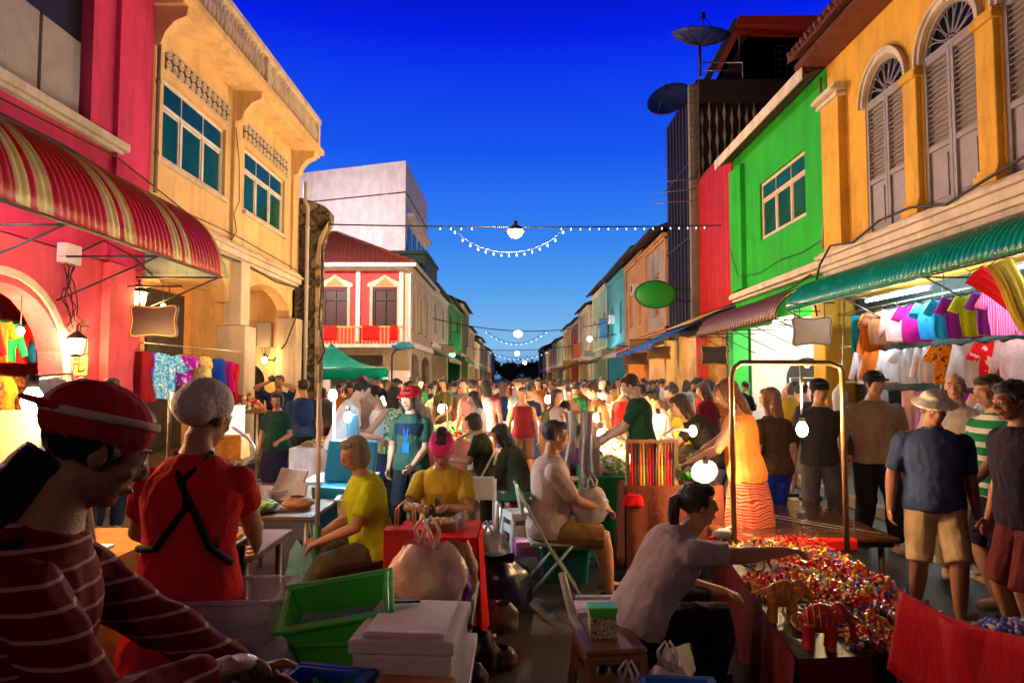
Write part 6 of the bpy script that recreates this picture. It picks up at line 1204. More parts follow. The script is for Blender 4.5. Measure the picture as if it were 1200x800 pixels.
for k, (dx, h_) in enumerate(((.07, .09), (.12, .11), (.10, .08))): q = MB(); q.lathe([(.022, 0), (.03, h_), (.027, h_), (.02, .004)], (0, 0, 0), 12); o = q.build('cup', clear); o.location = (c.x+dx, 4.38+.06*k, .746); tag(o, ['shortest-stemmed clear cup right of the steel pot', 'tallest clear cup right of the steel pot', 'hindmost clear cup right of the steel pot'][k], 'cup', 'cups on the red cloth table')
c = P(478, 655, 3.9); t = thing('paper_bag', 'red paper carrier bag with string handles standing behind the clear bags', 'bag', (c.x, 3.8, .44)); mb = MB(); mb.ob((0, 0, .28), (.22, .12, .34)); mb.build('sack', mat('red_paper', (.6, .015, .015), .6), t, bev=.004, local=True); mb = MB()
for y in (-.05, .05): mb.tube([(-.05, y, .45), (-.045, y, .56), (0, y, .60), (.045, y, .56), (.05, y, .45)], .005, 5)
mb.build('string_handle', M_gold, t, local=True)
table('low crate table holding the red paper bag and the pink bags', -.78, -.2, 3.3, 4.0, .55, M_darkwood, name='crate_table')
bag('pinkish plastic bag bulging on the low crate table', (P(500, 690, 3.5).x, 3.5, .555), .38, .32, pinkf, 21); bag('tan plastic bag right of the pinkish bag', (P(530, 690, 3.6).x, 3.7, .555), .24, .28, mat('tan_film', (.45, .22, .10), .4, vary=.3, bump=.6, alpha=.95), 23, False); bag('small violet bag tucked by the tan bag', (P(537, 680, 3.6).x, 3.55, .555), .13, .2, mat('violet_film', (.1, .05, .45), .4), 24, False)
stool('white plastic stool with slotted sides in the middle aisle', P(610, 570, 6.6).x, 6.6, .46, P_white, R(20)); stool('lilac plastic stool partly behind the seated man', P(618, 600, 6.0).x, 6.1, .3, mat('lilac_plastic', (.4, .12, .35), .4), R(5), .22)
# chairs
def chair(label, x, y, rz, m, fm, folding=True):
    t = thing('folding_chair' if folding else 'plastic_chair', label, 'chair', (x, y, 0), 'market chairs'); t.rotation_euler.z = rz
    mb = MB(); mb.ob((0, 0, .45), (.38, .36, .03)); mb.build('seat', m, t, bev=.01, bseg=2, local=True)
    mb = MB(); mb.ob((0, -.25, .76), (.36, .025, .20), (R(10), 0, 0)); mb.build('backrest', m, t, bev=.01, bseg=2, local=True)
    for s_ in (-1, 1):
        if folding:
            q = MB(); q.tube([(s_*.2, .24, 0), (s_*.2, -.05, .45), (s_*.19, -.28, .88)], .013, 8); q.build('front_leg', fm, t, local=True)
            q = MB(); q.tube([(s_*.18, -.26, 0), (s_*.18, .14, .44)], .012, 8); q.build('rear_leg', fm, t, local=True)
        else:
            for yy in (-.2, .2): q = MB(); q.tube([(s_*.2, yy*1.15, 0), (s_*.17, yy, .44)], [.018, .026], 8); q.build('leg', fm, t, local=True)
            q = MB(); q.tube([(s_*.18, -.2, .44), (s_*.18, -.26, .84)], .018, 8); q.tube([(s_*.2, -.24, .64), (s_*.21, .05, .66), (s_*.2, .16, .46)], .016, 8); q.build('armrest', fm, t, local=True)
    return t
mint = mat('mint_chair', (.42, .58, .42), .4, bump=.05); chair('mint green folding chair under the seated man in the middle', P(646, 640, 5.45).x, 5.45, R(-86), mint, mint); chair('white folding chair in the middle aisle beyond the pink headband woman', P(562, 530, 8.6).x, 8.6, R(75), P_white, P_white)
chair('white plastic chair behind the woman with the pink headband', P(556, 560, 6.1).x, 5.75, R(180), P_white, P_white, False)
c = P(662, 655, 5.8); t = thing('teal_crate', 'teal plastic storage box under the mint chair', 'box', (c.x, 5.85, 0)); mb = MB(); mb.ob((0, 0, .15), (.40, .26, .29), taper=.9); mb.build('body', mat('teal_plastic', (.0, .13, .12), .4), t, bev=.012, local=True); mb = MB(); mb.ob((0, 0, .305), (.43, .29, .03)); mb.build('lid', mat('teal_plastic2', (.0, .18, .16), .4), t, bev=.008, local=True)
table('dark green low table in the middle aisle', P(580, 560, 7).x, P(612, 560, 7).x+.1, 7.0, 7.5, .5, mat('dark_green_top', (.02, .10, .05), .5))
bag('heap of bagged goods on the ground right of the red cloth table', (P(578, 620, 4.9).x, 5.0, 0), .5, .42, mat('navy_film', (.02, .02, .07), .25, vary=.3, bump=.25, bs=8), 31, False); bag('whitish bag knotted on the heap behind the red cloth table', (P(572, 600, 5.3).x, 5.35, .3), .32, .22, film, 33); bag('dark bag on the road beside the heap', (P(600, 640, 5.2).x, 5.2, 0), .3, .28, mat('black_film', (.010, .010, .013), .22, vary=.2, bump=.25, bs=8), 35)
for k, (px, py, Y, lb) in enumerate(((562, 625, 5.1, 'brown'), (590, 655, 4.7, 'grey'), (575, 640, 4.8, 'maroon'), (600, 610, 5.6, 'dark blue'))): bag(f'small {lb} sack in the clutter on the road by the red cloth table', (P(px, py, Y).x, Y, 0), .2, .2, mat('sack_'+lb.replace(' ', '_'), {'brown': (.10, .04, .02), 'grey': (.12, .11, .10), 'maroon': (.12, .01, .01), 'dark blue': (.01, .02, .08)}[lb], .4, bump=.25, bs=9), 40+k, False)
# ---------------- bottom centre clutter
bst = mat('brown_plastic', (.22, .10, .04), .4); stool('brown plastic stool with a green box on it, bottom centre', P(712, 760, 3.45).x, 3.42, .44, bst, R(8), .3)
c = P(704, 722, 3.5); t = thing('printed_tin', 'small green-lidded printed box on the brown stool', 'box', (c.x, 3.45, .44)); mb = MB(); mb.ob((0, 0, .05), (.13, .10, .10)); mb.build('carton', ramp_pat('printed_card', [(.55, .5, .3), (.25, .25, .15), (.55, .5, .35), (.1, .1, .1)], 40), t, bev=.003, local=True); mb = MB(); mb.ob((0, 0, .125), (.15, .11, .05), taper=.8); mb.build('lid', P_green, t, bev=.005, local=True)
t = thing('bench_frame', 'white angled plastic bench leg beside the brown stool', 'bench', (P(668, 730, 3.8).x, 3.8, 0)); x = P(660, 700, 3.8).x; mb = MB(); mb.tube([(x, 3.9, .62), (x+.05, 3.8, .42), (x+.14, 3.65, .30)], [.022, .026, .03], 8, sm=False); mb.build('bent_leg', P_white, t); mb = MB(); mb.ob((x+.22, 3.85, .44), (.3, .22, .03)); mb.ob((x+.22, 3.85, .50), (.3, .04, .02)); mb.build('seat', P_white, t, bev=.006); mb = MB(); mb.tube([(x+.34, 3.9, .43), (x+.36, 3.95, 0)], .02, 8); mb.tube([(x+.14, 3.65, .30), (x+.12, 3.6, 0)], .022, 8); mb.build('leg', P_white, t)
mb = MB(); mb.tube([V((P(px, py, 4).x*(1.7*800/(py-445))/4, 1.7*800/(py-445), .012)) for px, py in ((520, 772), (555, 765), (583, 757), (600, 775), (618, 790), (640, 788), (668, 778), (690, 760))], .009, 6); tag(mb.build('power_cord', P_white), 'white power cord snaking over the dark road at bottom centre', 'cord')
mb = MB(); mb.tube([(P(560, 545, 7).x, 7.2, .012), (-.1, 6.6, .012), (-.25, 6.2, .012), (.0, 5.8, .012)], .01, 6); tag(mb.build('power_cord', M_wire), 'black power cord on the road in the middle aisle', 'cord')
q = MB(); q.grid(lambda u, v: ((u-.5)*.22, (v-.5)*.15, .03*noise.noise(V((u*3, v*3, 4)))), 10, 8, th=.002); o = q.build('paper_scrap', P_white); o.location = (P(562, 732, 4.6).x, 4.62, .03); tag(o, 'crumpled pale paper lying on the dark road', 'paper')
c = P(790, 792, 3.1); bin_('blue_basin', 'blue plastic basin at the bottom edge with bags in it', 'basin', (c.x, 3.0, .28), (.30, .24, .10), R(-5), P_blue); stool('dark stool under the blue basin', c.x, 3.0, .28, M_black); bag('clear bag with upright handles in front of the brown stool', (P(737, 795, 3.15).x, 3.15, .10), .22, .24, film, 51); bag('clear bag with tall handles behind the blue basin', (P(780, 790, 3.3).x, 3.25, .12), .22, .26, film, 52)
# ---------------- right: trinket table
SK4 = [(1.22, 3.02), (2.12, 3.12), (2.22, 5.15), (1.5, 5.15)]; ZT = .50
t = thing('trinket_table', 'low black table covered with coloured trinkets at the lower right', 'table', (1.7, 4.1, 0)); mb = MB(); mb.prism(SK4, (0, 0, ZT-.04), (1, 0, 0), (0, 1, 0), (0, 0, 1), .04); mb.build('table_top', M_black, t)
for x, y in ((1.3, 3.12), (2.05, 3.2), (2.1, 5.0), (1.58, 5.05)): mb = MB(); mb.tube([(x, y, 0), (x, y, ZT-.04)], .02, 8); mb.build('leg', M_black, t)
mb = MB(); n = 60
for k in range(4):
    a, b = V((*SK4[k], 0)), V((*SK4[(k+1) % 4], 0)); nn = (b-a).normalized().cross(V((0, 0, 1))); mb.grid(lambda u, v: a.lerp(b, u)+nn*(.01+.025*v*(1+math.sin(u*(b-a).length*24)))+V((0, 0, ZT+.004-v*.42)), n, 5)
tag(mb.build('table_skirt', cloth((.10, .006, .006), 'dark_red_cloth')), 'dark red cloth skirt hanging around the trinket table', 'tablecloth')
rn = random.Random(5); tm_ = [mat('trinket_'+k, c_, .25, vary=.3, vs=20, bump=0, metal=m_, coat=.3) for k, c_, m_ in (('red', (.62, .015, .01), 0), ('gold', (.80, .42, .05), .6), ('orange', (.80, .18, .01), 0), ('blue', (.02, .10, .55), 0), ('white', (.7, .6, .5), 0), ('black', (.02, .015, .015), 0), ('yellow', (.8, .55, .04), 0), ('crimson', (.45, .005, .02), 0))]
wts = [20, 20, 17, 10, 9, 8, 15, 9]; mb = MB(); cnt = 0
while cnt < 2100:
    u, v = rn.random(), rn.random(); x = (SK4[0][0]*(1-v)+SK4[3][0]*v)*(1-u)+(SK4[1][0]*(1-v)+SK4[2][0]*v)*u; y = 3.05+2.06*v
    if u < .30 and (v > .55 or v < .35): continue
    cnt += 1; z = ZT+.008+.03*rn.random(); m_ = rn.choices(range(8), wts)[0]
    if 3.6 < y and abs(math.sin(v*9+u*3)) > .8: m_ = rn.choice((0, 0, 2, 7))
    k = rn.random(); rot = (rn.uniform(-.4, .4), rn.uniform(-.4, .4), rn.random()*6)
    if k < .45: mb.ob((x, y, z+.01), (.016, .012, .032*rn.uniform(.6, 1.6)), rot, m_, taper=1.3)
    elif k < .75: mb.ell((x, y, z), (.013, .011, .012), seg=6, rings=4, m=m_)
    else: mb.tube([V((x, y, z+.006))+V((.02*math.cos(a), .02*math.sin(a), .004*math.sin(a*2))) for a in [q*PI/3 for q in range(7)]], .004, 4, m=m_, caps=False)
tag(mb.build('bead_trinkets', tm_), 'dense spread of tiny red, gold and blue figurines and bead rings on the trinket table', 'trinkets', kind='stuff')
for k in range(16):
    rn = random.Random(k+70); v = .62+.36*rn.random() if k < 10 else .12+.2*rn.random(); u = .02+.24*rn.random(); x = (SK4[0][0]*(1-v)+SK4[3][0]*v)*(1-u)+(SK4[1][0]*(1-v)+SK4[2][0]*v)*u; y = 3.05+2.06*v; r = .045; q = MB(); M_ = rotv(rn.uniform(.2, .9), 'X') @ rotv(rn.random()*3, 'Z')
    q.tube([M_ @ V((r*math.cos(2*PI*j/16), r*math.sin(2*PI*j/16), 0)) for j in range(17)], .010, 7, caps=False); cn = ['gold', 'black', 'brown', 'silver'][k % 4]
    o = q.build('bangle', [M_gold, M_black, M_wood, M_steel][k % 4]); o.location = (x, y, ZT+.04); tag(o, f'{cn} bangle piled at the left side of the trinket table, '+('by the pole' if k < 10 else 'by the elephants'), 'bangle', 'bangles on the trinket table')
for k, (px, py, Y) in enumerate(((838, 622, 5.0), (850, 618, 5.0), (846, 626, 4.95))):
    c = P(px, py, Y); q = MB(); q.ell((0, 0, 0), (.07, .05, .035)); o = q.build('scarf_bundle', [cm['red'], cm['red'], cm['white']][k], None, wrink=.03, wsc=14); o.location = (c.x, Y, ZT+.05+.03*k); tag(o, ['bright red knotted scarf at the pole foot', 'small red scarf lying over the first at the pole', 'white folded scarf at the back left corner of the trinket table'][k], 'scarf')
def elephant(label, c, s, rz, m):
    mb = MB(); mb.ell((0, 0, .13), (.075, .052, .06)); mb.ell((.02, 0, .15), (.06, .05, .05)); mb.ell((.085, 0, .165), (.038, .034, .042))
    for x in (-.045, .045):
        for y in (-.028, .028): mb.tube([(x, y, .11), (x+.004, y, .05), (x, y, .003)], [.026, .019, .022], 10)
    mb.tube([(.112, 0, .165), (.138, 0, .12), (.140, 0, .07), (.150, 0, .045), (.168, 0, .05)], [.022, .016, .012, .010, .008], 10); mb.tube([(-.072, 0, .15), (-.088, 0, .11), (-.086, 0, .08)], [.007, .005, .006], 6)
    for q in (-1, 1): mb.ell((.072, q*.045, .155), (.026, .008, .036), M=rotv(q*.5, 'Z')); mb.tube([(.112, q*.018, .145), (.135, q*.022, .128), (.15, q*.022, .135)], [.007, .005, .002], 6)
    o = mobj('elephant_figurine', voxel(mb, .004, 3), m); q = MB()
    for k in range(9): a = R(-78+k*19.5); 
    for xk in (-.05, -.025, 0, .025, .05): q.tube([(xk, .054*math.cos(a_)*math.sqrt(max(.05, 1-(xk/.078)**2)), .13+.064*math.sin(a_)*math.sqrt(max(.05, 1-(xk/.078)**2))) for a_ in [R(-20+10*j) for j in range(23)]], .0022, 4)
    q.build('gold_stripe', M_gold, o, local=True); o.location = c; o.rotation_euler.z = rz; o.scale = (s,)*3; return tag(o, label, 'figurine', 'elephant figurines')
er = mat('elephant_red', (.50, .035, .01), .25, vary=.3, coat=.4); eo = mat('elephant_amber', (.60, .22, .02), .25, vary=.4, coat=.4)
elephant('red and gold elephant figurine at the near corner of the trinket table', (1.36, 3.13, ZT), 1.02, R(-12), er); elephant('amber gold elephant figurine standing behind the red one', (1.33, 3.48, ZT), 1.02, R(-8), eo)
# arched steel rail standing at the back of the trinket table
x, Y = P(858, 500, 4.95).x, 4.95; t = thing('arched_rail', 'tall steel tube with a rounded corner arching over the trinket table', 'rail', (x, Y, 0)); top_ = P(870, 425, Y).z; x2 = P(985, 430, Y).x
mb = MB(); mb.tube([(x, Y, 0), (x, Y, top_-.10), (x+.02, Y, top_-.04), (x+.07, Y, top_), (x2-.08, Y, top_), (x2, Y+.0, top_-.03), (x2+.02, Y+.02, top_-.1), (x2+.02, Y+.02, 0)], .020, 12); mb.build('tube', mat('brass_tube', (.55, .36, .16), .3, metal=.8), t)
c = P(940, 503, 4.95); bulb_on('blinding bulb hanging from the arched rail before the walking people', c, 90, WARM2, anchor=(c.x, Y, top_), r=.042)
# red draped board at the bottom right corner
a_, b_ = P(1057, 695, 2.75), P(1215, 752, 2.05); t = thing('draped_rack', 'red cloth draped over a rack in the bottom right corner', 'rack', ((a_.x+b_.x)/2, 2.4, 0)); mb = MB()
def rc(u, v): p = a_.lerp(b_, u); return p+V((.05*v+.03*math.sin(u*9+v*2), -.10*v+.035*math.sin(u*14)*v, -.9*v**1.1-.03*math.sin(u*PI)))
mb.grid(rc, 40, 20, th=.006); mb.grid(lambda u, v: a_.lerp(b_, u)+V((0, .12*v, -.35*v-.03*math.sin(u*PI)+.01)), 30, 6, th=.006); mb.build('cloth', cloth((.50, .008, .012), 'draped_red'), t); mb = MB(); m2_ = a_.lerp(b_, .7)+V((0, .12, -.12)); mb.tube([a_+V((.03, .07, -.10)), m2_], .012, 8); mb.tube([a_+V((.03, .07, -.10)), (a_.x+.03, a_.y+.12, 0)], .012, 8); mb.tube([m2_, (m2_.x, m2_.y+.1, 0)], .012, 8); mb.build('rack_frame', M_black, t)
t = table('narrow table of pale trinkets behind the red draped rack', 1.95, 2.5, 2.75, 3.15, .62, M_black); heap('shell_trinkets', 'pale violet and blue shiny trinkets behind the red draped rack', 'trinkets', (2.2, 2.95, .63), .5, .35, .03, [mat('tr_violet', (.3, .2, .5), .3), mat('tr_blue', (.03, .15, .8), .3), mat('tr_pale', (.6, .55, .6), .3)], 120, 8, .014)
# low glossy slatted table with red rim
t = thing('slatted_table', 'low table of glossy dark slats with a red front rim, behind the trinkets', 'table', (2.25, 6.1, 0)); mb = MB()
for k in range(15): mb.box(1.62, 2.95, 5.32+k*.11, 5.32+k*.11+.1, .46, .49)
mb.build('slat', mat('gloss_slat', (.09, .03, .015), .12, vary=.5, vs=4, stretch=(1, 6, 1), coat=.8), t, bev=.004)['kind'] = 'stuff'; mb = MB(); mb.box(1.58, 2.6, 5.24, 5.315, .40, .50); mb.build('red_rim', P_red, t, bev=.02, bseg=2); mb = MB(); mb.box(1.62, 2.95, 5.4, 6.9, .40, .455); mb.build('frame', M_darkwood, t)
for x_, y_ in ((1.7, 5.4), (2.85, 5.4), (1.7, 6.85), (2.85, 6.85)): mb = MB(); mb.tube([(x_, y_, 0), (x_, y_, .4)], .025, 8); mb.build('leg', M_darkwood, t)
mb = MB(); mb.tube([(1.7, 5.6, .50), (2.2, 6.1, .505), (2.7, 5.5, .50)], .006, 5); mb.tube([(1.9, 6.7, .50), (2.5, 5.9, .50), (2.9, 5.4, .50)], .005, 5); tag(mb.build('bead_string', M_steel), 'thin bright strings of beads laid across the slatted table', 'beads')
# necklace rack
x0, x1, Yr = P(735, 520, 5.9).x, P(792, 520, 5.9).x, 5.9; t = thing('necklace_rack', 'wooden frame rack hung with red, brown and gold strands', 'rack', ((x0+x1)/2, Yr, 0)); zt, zb = P(735, 517, Yr).z, P(735, 602, Yr).z; mb = MB()
for xx in (x0, (x0+x1)/2, x1): mb.box(xx-.015, xx+.015, Yr-.015, Yr+.015, 0, zt+.02)
mb.box(x0+.015, x1-.015, Yr-.012, Yr+.012, zt-.02, zt+.015); mb.box(x0+.015, x1-.015, Yr-.012, Yr+.012, zb, zb+.02)
mb.box(x0-.015, x0+.015, Yr+.015, Yr+.5, zt-.02, zt+.01); mb.box(x1-.015, x1+.015, Yr+.015, Yr+.5, zt-.02, zt+.01); mb.build('frame', mat('pale_wood', (.45, .28, .13), .5, vary=.3, stretch=(6, 6, 1)), t)
for k in range(15):
    xx = x0+.03+(x1-x0-.06)*k/14; rn = random.Random(k); q = MB(); q.tube([(xx, Yr-.03, zt-.01), (xx+rn.uniform(-.004, .004), Yr-.035, (zt+zb)/2), (xx, Yr-.03, zb+.02+rn.uniform(0, .1))], [.008, .011, .009], 7); q.build('strand', [cm['red'], cm['brown'], cm['gold'], cm['orange'], M_darkwood, cm['maroon']][k*5 % 6], t)
q = MB(); q.ell((0, 0, 0), (.09, .04, .06)); o = q.build('red_cloth_pouch', cm['red'], None, wrink=.04, wsc=13); o.location = P(742, 585, 5.8); tag(o, 'bright red cloth pouch hanging at the foot of the necklace rack', 'pouch')
t = table('trinket side table with the clamp lamp, beyond the necklace rack', .95, 1.75, 5.85, 7.2, .80, M_wood, cloth_m=cloth((.12, .03, .015), 'brown_cloth'))
c = P(827, 553, 5.7); tt, _ = bulb_on('largest blinding clamp lamp, low beside the squatting woman', c, 80, WARM2, r=.05, name='clamp_lamp'); mb = MB(); mb.lathe([(.03, .10), (.07, .08), (.11, .0), (.115, -.01), (.10, 0)], c+V((0, .05, 0)), 18, M=rotv(R(-70), 'X')); mb.build('reflector', P_white, tt); mb = MB(); mb.tube([c+V((0, .1, 0)), c+V((-.1, .15, .02)), (c.x-.2, 5.95, .84)], .012, 6); mb.build('arm', P_white, tt)
c = P(812, 505, 6.6); tt, _ = bulb_on('bulb on a white curved arm above the necklace rack', c, 35, WARM2, r=.04, name='arm_lamp'); mb = MB(); mb.tube([c+V((-.02, 0, .0)), c+V((-.18, 0, .03)), c+V((-.30, 0, -.05)), c+V((-.36, 0, -.25)), (c.x-.36, 6.6, .8)], .014, 8); mb.build('arm', P_white, tt)
q = heap('green_toys', 'bright green leafy bundles on the side table', 'goods', (P(790, 550, 6.2).x, 6.2, .81), .3, .25, .14, [P_green], 40, 12, .04)
# green-cloth table
table('table under green cloth with flower garlands, right of the seated man', P(688, 560, 6.4).x, P(748, 560, 6.4).x, 6.2, 7.3, .82, M_wood, cloth_m=cloth((.01, .16, .05), 'green_table_cloth')); heap('flower_garlands', 'white and cream flower garlands heaped on the green cloth', 'flowers', (P(715, 545, 6.6).x, 6.7, .83), .42, .7, .13, [mat('garland_white', (.7, .65, .5), .7), mat('garland_green', (.25, .4, .1), .6)], 190, 13, .022); heap('pink_food_pack', 'pinkish wrapped portions beside the garlands', 'food', (P(698, 555, 6.4).x, 6.45, .83), .2, .2, .06, [mat('pink_food', (.7, .35, .25), .5)], 30, 14, .03)
# sheer plastic hanging on a stand
t = thing('bag_stand', 'stand with long sheer plastic bags hanging beside the green cloth table', 'stand', (P(684, 560, 6.3).x, 6.35, 0)); x = P(684, 560, 6.3).x; mb = MB(); mb.tube([(x, 6.4, 0), (x, 6.4, 1.42)], .012, 8); mb.tube([(x-.14, 6.4, 1.4), (x+.14, 6.4, 1.4)], .01, 6); mb.lathe([(.16, 0), (.15, .02), (.02, .03)], (x, 6.4, 0), 12); mb.build('pole', M_steel, t)
for k, dx in enumerate((-.12, .0, .1)): q = MB(); q.grid(lambda u, v: (x+dx-.05+.1*u+.02*math.sin(v*6+k)+(.05*v if k else -.04*v), 6.36+.03*math.sin(u*9+k)-.02*k, 1.4-(.75+.1*k)*v), 8, 14, th=.002); q.build('hanging_film', film, t)
# ---------------- other bulbs down the market
spots = [(517, 479, 12, 40, WARM), (535, 468, 14, 40, WARM2), (481, 450, 15, 60, WARM2), (562, 486, 11, 34, WARM2), (601, 494, 12.5, 45, WARM2), (596, 474, 16, 45, WARM2), (642, 468, 13, 55, WHT), (703, 466, 12, 45, WARM2), (708, 480, 10.5, 45, WARM2), (699, 489, 10, 38, WARM2), (704, 509, 9, 32, WHT), (771, 493, 8.3, 42, WARM), (556, 470, 19, 50, WARM2), (620, 463, 20, 50, WARM2), (660, 460, 24, 60, WARM2), (575, 460, 27, 60, WARM2), (538, 458, 34, 70, WARM2), (600, 456, 40, 80, WARM2), (640, 455, 33, 70, WARM2), (690, 456, 22, 60, WARM2), (449, 470, 10.5, 25, WHT), (980, 427, 15.2, 45, WHT), (946, 427, 15.6, 45, WHT), (612, 452, 60, 160, WARM2), (590, 452, 75, 160, WARM2), (630, 450, 85, 160, WARM2)]
ords = 'by the left stalls|on the left stall row|beside the left pavement|above the seated people|in the middle of the aisle|behind the middle aisle|cool white one over the right stalls|over the right stalls, topmost of four|over the right stalls, second of four|over the right stalls, third of four|over the right stalls, lowest of four|beside the man in dark green|deeper in the crowd, left of centre|deeper in the crowd, centre|deeper in the crowd, right of centre|farther still, left of centre|far left of the aisle|far centre of the aisle|far right of the aisle|by the right shops|beside the red-capped vendor|at the black arch in the green shop, right|at the black arch in the green shop, left|very far, in the aisle|very far, left side|very far, right side'.split('|')
for (px, py, Y, pw, col), o_ in zip(spots, ords):
    pw *= 4.6 if px < 900 else 1; c = P(px, py, Y); anc = (c.x+.1, c.y+.05, c.z+1.1) if px > 900 else None; tt, _ = bulb_on('glowing bulb '+o_, c, pw, col, r=.06 if Y < 20 else .09, name='stall_bulb')
    if px < 900: mb = MB(); mb.tube([c+V((.03, .02, .1)), c+V((.10, .03, .06)), (c.x+.12, c.y+.03, 0)], .012, 6); mb.lathe([(.14, 0), (.13, .02), (.02, .03)], (c.x+.12, c.y+.03, 0), 10); mb.build('stand', M_steel, tt)
    else: mb = MB(); mb.tube([c+V((0, 0, .1)), (c.x, c.y, 3.6)], .006, 5); mb.build('cord', M_wire, tt)
# stalls down the street
stall_goods = [('cream pastries', [(.75, .6, .35), (.6, .35, .12)]), ('red and green fruit', [(.6, .05, .02), (.15, .4, .05), (.8, .5, .05)]), ('white snacks', [(.75, .7, .6), (.6, .5, .4)]), ('orange drinks', [(.8, .35, .03), (.7, .1, .02)]), ('silver trinkets', [(.5, .5, .5), (.7, .5, .2)]), ('pink sweets', [(.8, .3, .4), (.75, .6, .6)])]
for k, (x_, y_) in enumerate(((-2.4, 9.6), (-.95, 10.6), (-1.0, 13), (-2.6, 14.5), (-1.2, 17), (.15, 13.6), (1.15, 9.2), (1.55, 12), (1.3, 15.2), (1.0, 19.5), (-1.6, 22), (1.2, 25), (-.6, 29), (1.0, 34), (-1.2, 38))):
    g_, cs_ = stall_goods[k % 6]; side_ = ('left' if x_ < 0 else 'right')
    nm = f'{side_} stall table of {g_}, ' + ('nearest' if y_ < 11.5 else 'beyond the seated people' if y_ < 16 else 'among the crowd' if y_ < 20 else 'deep in the crowd' if y_ < 27 else 'far off')
    table(nm, x_-.6, x_+.6, y_-.4, y_+.4, .78, M_wood, cloth_m=cm[['white', 'salmon', 'green', 'white', 'gold', 'royal blue'][k % 6]], group='market stall tables', name='stall_table')
    heap('stall_goods', f'heaped {g_} on the {side_} stall, {nm.split(", ", 1)[1]}', 'goods', (x_, y_, .79), 1.1, .7, .12, [mat(f'goods_{k%6}_{j}', c_, .5, vary=.3) for j, c_ in enumerate(cs_)], 150, k, .035)
# signs of life along the left arcade: goods counter under the apricot house
t = table('counter of small packaged goods before the black arch door', P(255, 480, 11.5).x, P(312, 480, 11.5).x, 11.2, 11.9, 1.18, M_wood, name='counter'); heap('packaged_goods', 'cream and red packets stacked on the arcade counter', 'goods', (P(283, 470, 11.5).x, 11.5, 1.19), .7, .5, .30, [mat('pk_a', (.7, .5, .35), .5), mat('pk_b', (.6, .1, .05), .5), mat('pk_c', (.75, .65, .5), .5)], 90, 17, .05)
c = P(310, 422, 16.3); bulb_on('bare bulb glowing below the meter box', c, 45, WARM, anchor=(c.x, 16.7, 2.5), r=.06)

for k, (px, Y, w_, h_, cn) in enumerate(((556, 4.0, .28, .26, 'black'), (548, 3.75, .22, .2, 'plum'), (585, 4.1, .2, .14, 'brown'))): bag(f'{cn} sack slumped on the road at the foot of the red cloth table', (P(px, 700, Y).x, Y, 0), w_, h_, mat('sack2_'+cn, {'black': (.012, .01, .012), 'plum': (.06, .01, .03), 'brown': (.07, .03, .015)}[cn], .3, bump=.25, bs=8, vary=.2), 80+k, False)
# ================================================================ the people
def at(px, Y): return ground_at(px, Y)
stripe = ramp_pat('maroon_striped_knit', [(.13, .002, .005)]*15+[(.42, .17, .15)], 7.4, 'bands', axis='Z', distort=.5)
LT = (.12, .02, .02)
# striped woman, nearest; looks down to the right, reaching over the cart
rt, inf = person('woman in a red cap and maroon sweater with thin pale stripes, nearest at left', (-1.045, 1.36, 0), -66, h=1.66, lean=14, head=(20, 16, 0), rh=(.10, .43, 1.10), lh=(-.12, .50, 1.00), rel=(.9, -.5, -.4), top=('long', stripe), bottom=('trousers', (.02, .02, .03)), hair=('short', HB), hat=('capback', (.42, .012, .02)), skin='brown', vox=.006, bulk=.94, seed=1)
hv, HM = inf['hv'], inf['HM']
m_ = MB(); m_.lathe([(.097, .0), (.101, .004), (.100, .016), (.096, .018)], hv(0, -.024, .058), 28, M=HM @ rotv(R(10), 'X'), sy=1.17); q = m_.build('cap_band', cloth((.62, .40, .34), 'cap_stripe'), rt, local=True)
m_ = MB(); S2, S3, Xc, Fc = inf['S2'], inf['S3'], inf['Xc'], inf['Fc']; m_.tube([S3+Xc*.10-Fc*.03-V((0, 0, .035)), S2+Xc*.05-Fc*.125+inf['d1']*.05, S2-Fc*.135+Xc*.02, S2-Fc*.14-Xc*.06-inf['d1']*.15, inf['S1']-Fc*.13-Xc*.15-inf['d1']*.12], .016, 6); m_.build('bag_strap', cloth((.01, .01, .01), 'black_strap'), rt, local=True)
m_ = MB(); m_.tube([hv(0, -.08, -.04), hv(0, -.115, -.14), hv(0, -.145, -.28), hv(0, -.15, -.42), hv(0, -.13, -.54)], [.045, .050, .046, .034, .012], 12); inf['kid']('ponytail', m_, HB, .007, 2, .008, 24, .3)
# red dress woman
rt, inf = person('woman in a red dress with crossed black apron straps and white hairnet, seen from behind', at(226, 2.62), 8, h=1.64, lean=10, head=(16, -25, 0), lh=(-.22, .42, 1.0), rh=(.15, .45, .98), top=('dress', (.62, .012, .015)), bottom=(None, None), hair=('bun', HB), hat=('net', mat('hairnet_white', (.60, .52, .46), .7, vary=.1, bump=.6, bs=50)), skin='tan', vox=.007, bulk=1.06, seed=2)
S1, S2, S3, Xc, Fc, d1 = [inf[k] for k in ('S1', 'S2', 'S3', 'Xc', 'Fc', 'd1')]; m_ = MB()
m_.tube([S3+Xc*.07-Fc*.04, S2-Fc*.137+d1*.05, S2-Fc*.137-d1*.05+Xc*.02, S1-Fc*.13-Xc*.08, S1-Fc*.06-Xc*.16], .014, 6); m_.tube([S3-Xc*.07-Fc*.04, S2-Fc*.137+d1*.05-Xc*.01, S2-Fc*.14-d1*.06+Xc*.05, S1-Fc*.135+Xc*.11, S1-Fc*.05+Xc*.17-d1*.06], .014, 6); m_.build('apron_strap', cloth((.01, .01, .01), 'black_strap'), rt, local=True)
m_ = MB(); m_.grid(lambda u, v: inf['S0']+V(((u-.5)*.34, .17+.02*math.sin(u*9)-.03*abs(u-.5), .15-.62*v)), 16, 10, th=.008); m_.build('apron', cloth((.015, .012, .012), 'black_apron'), rt, local=True)
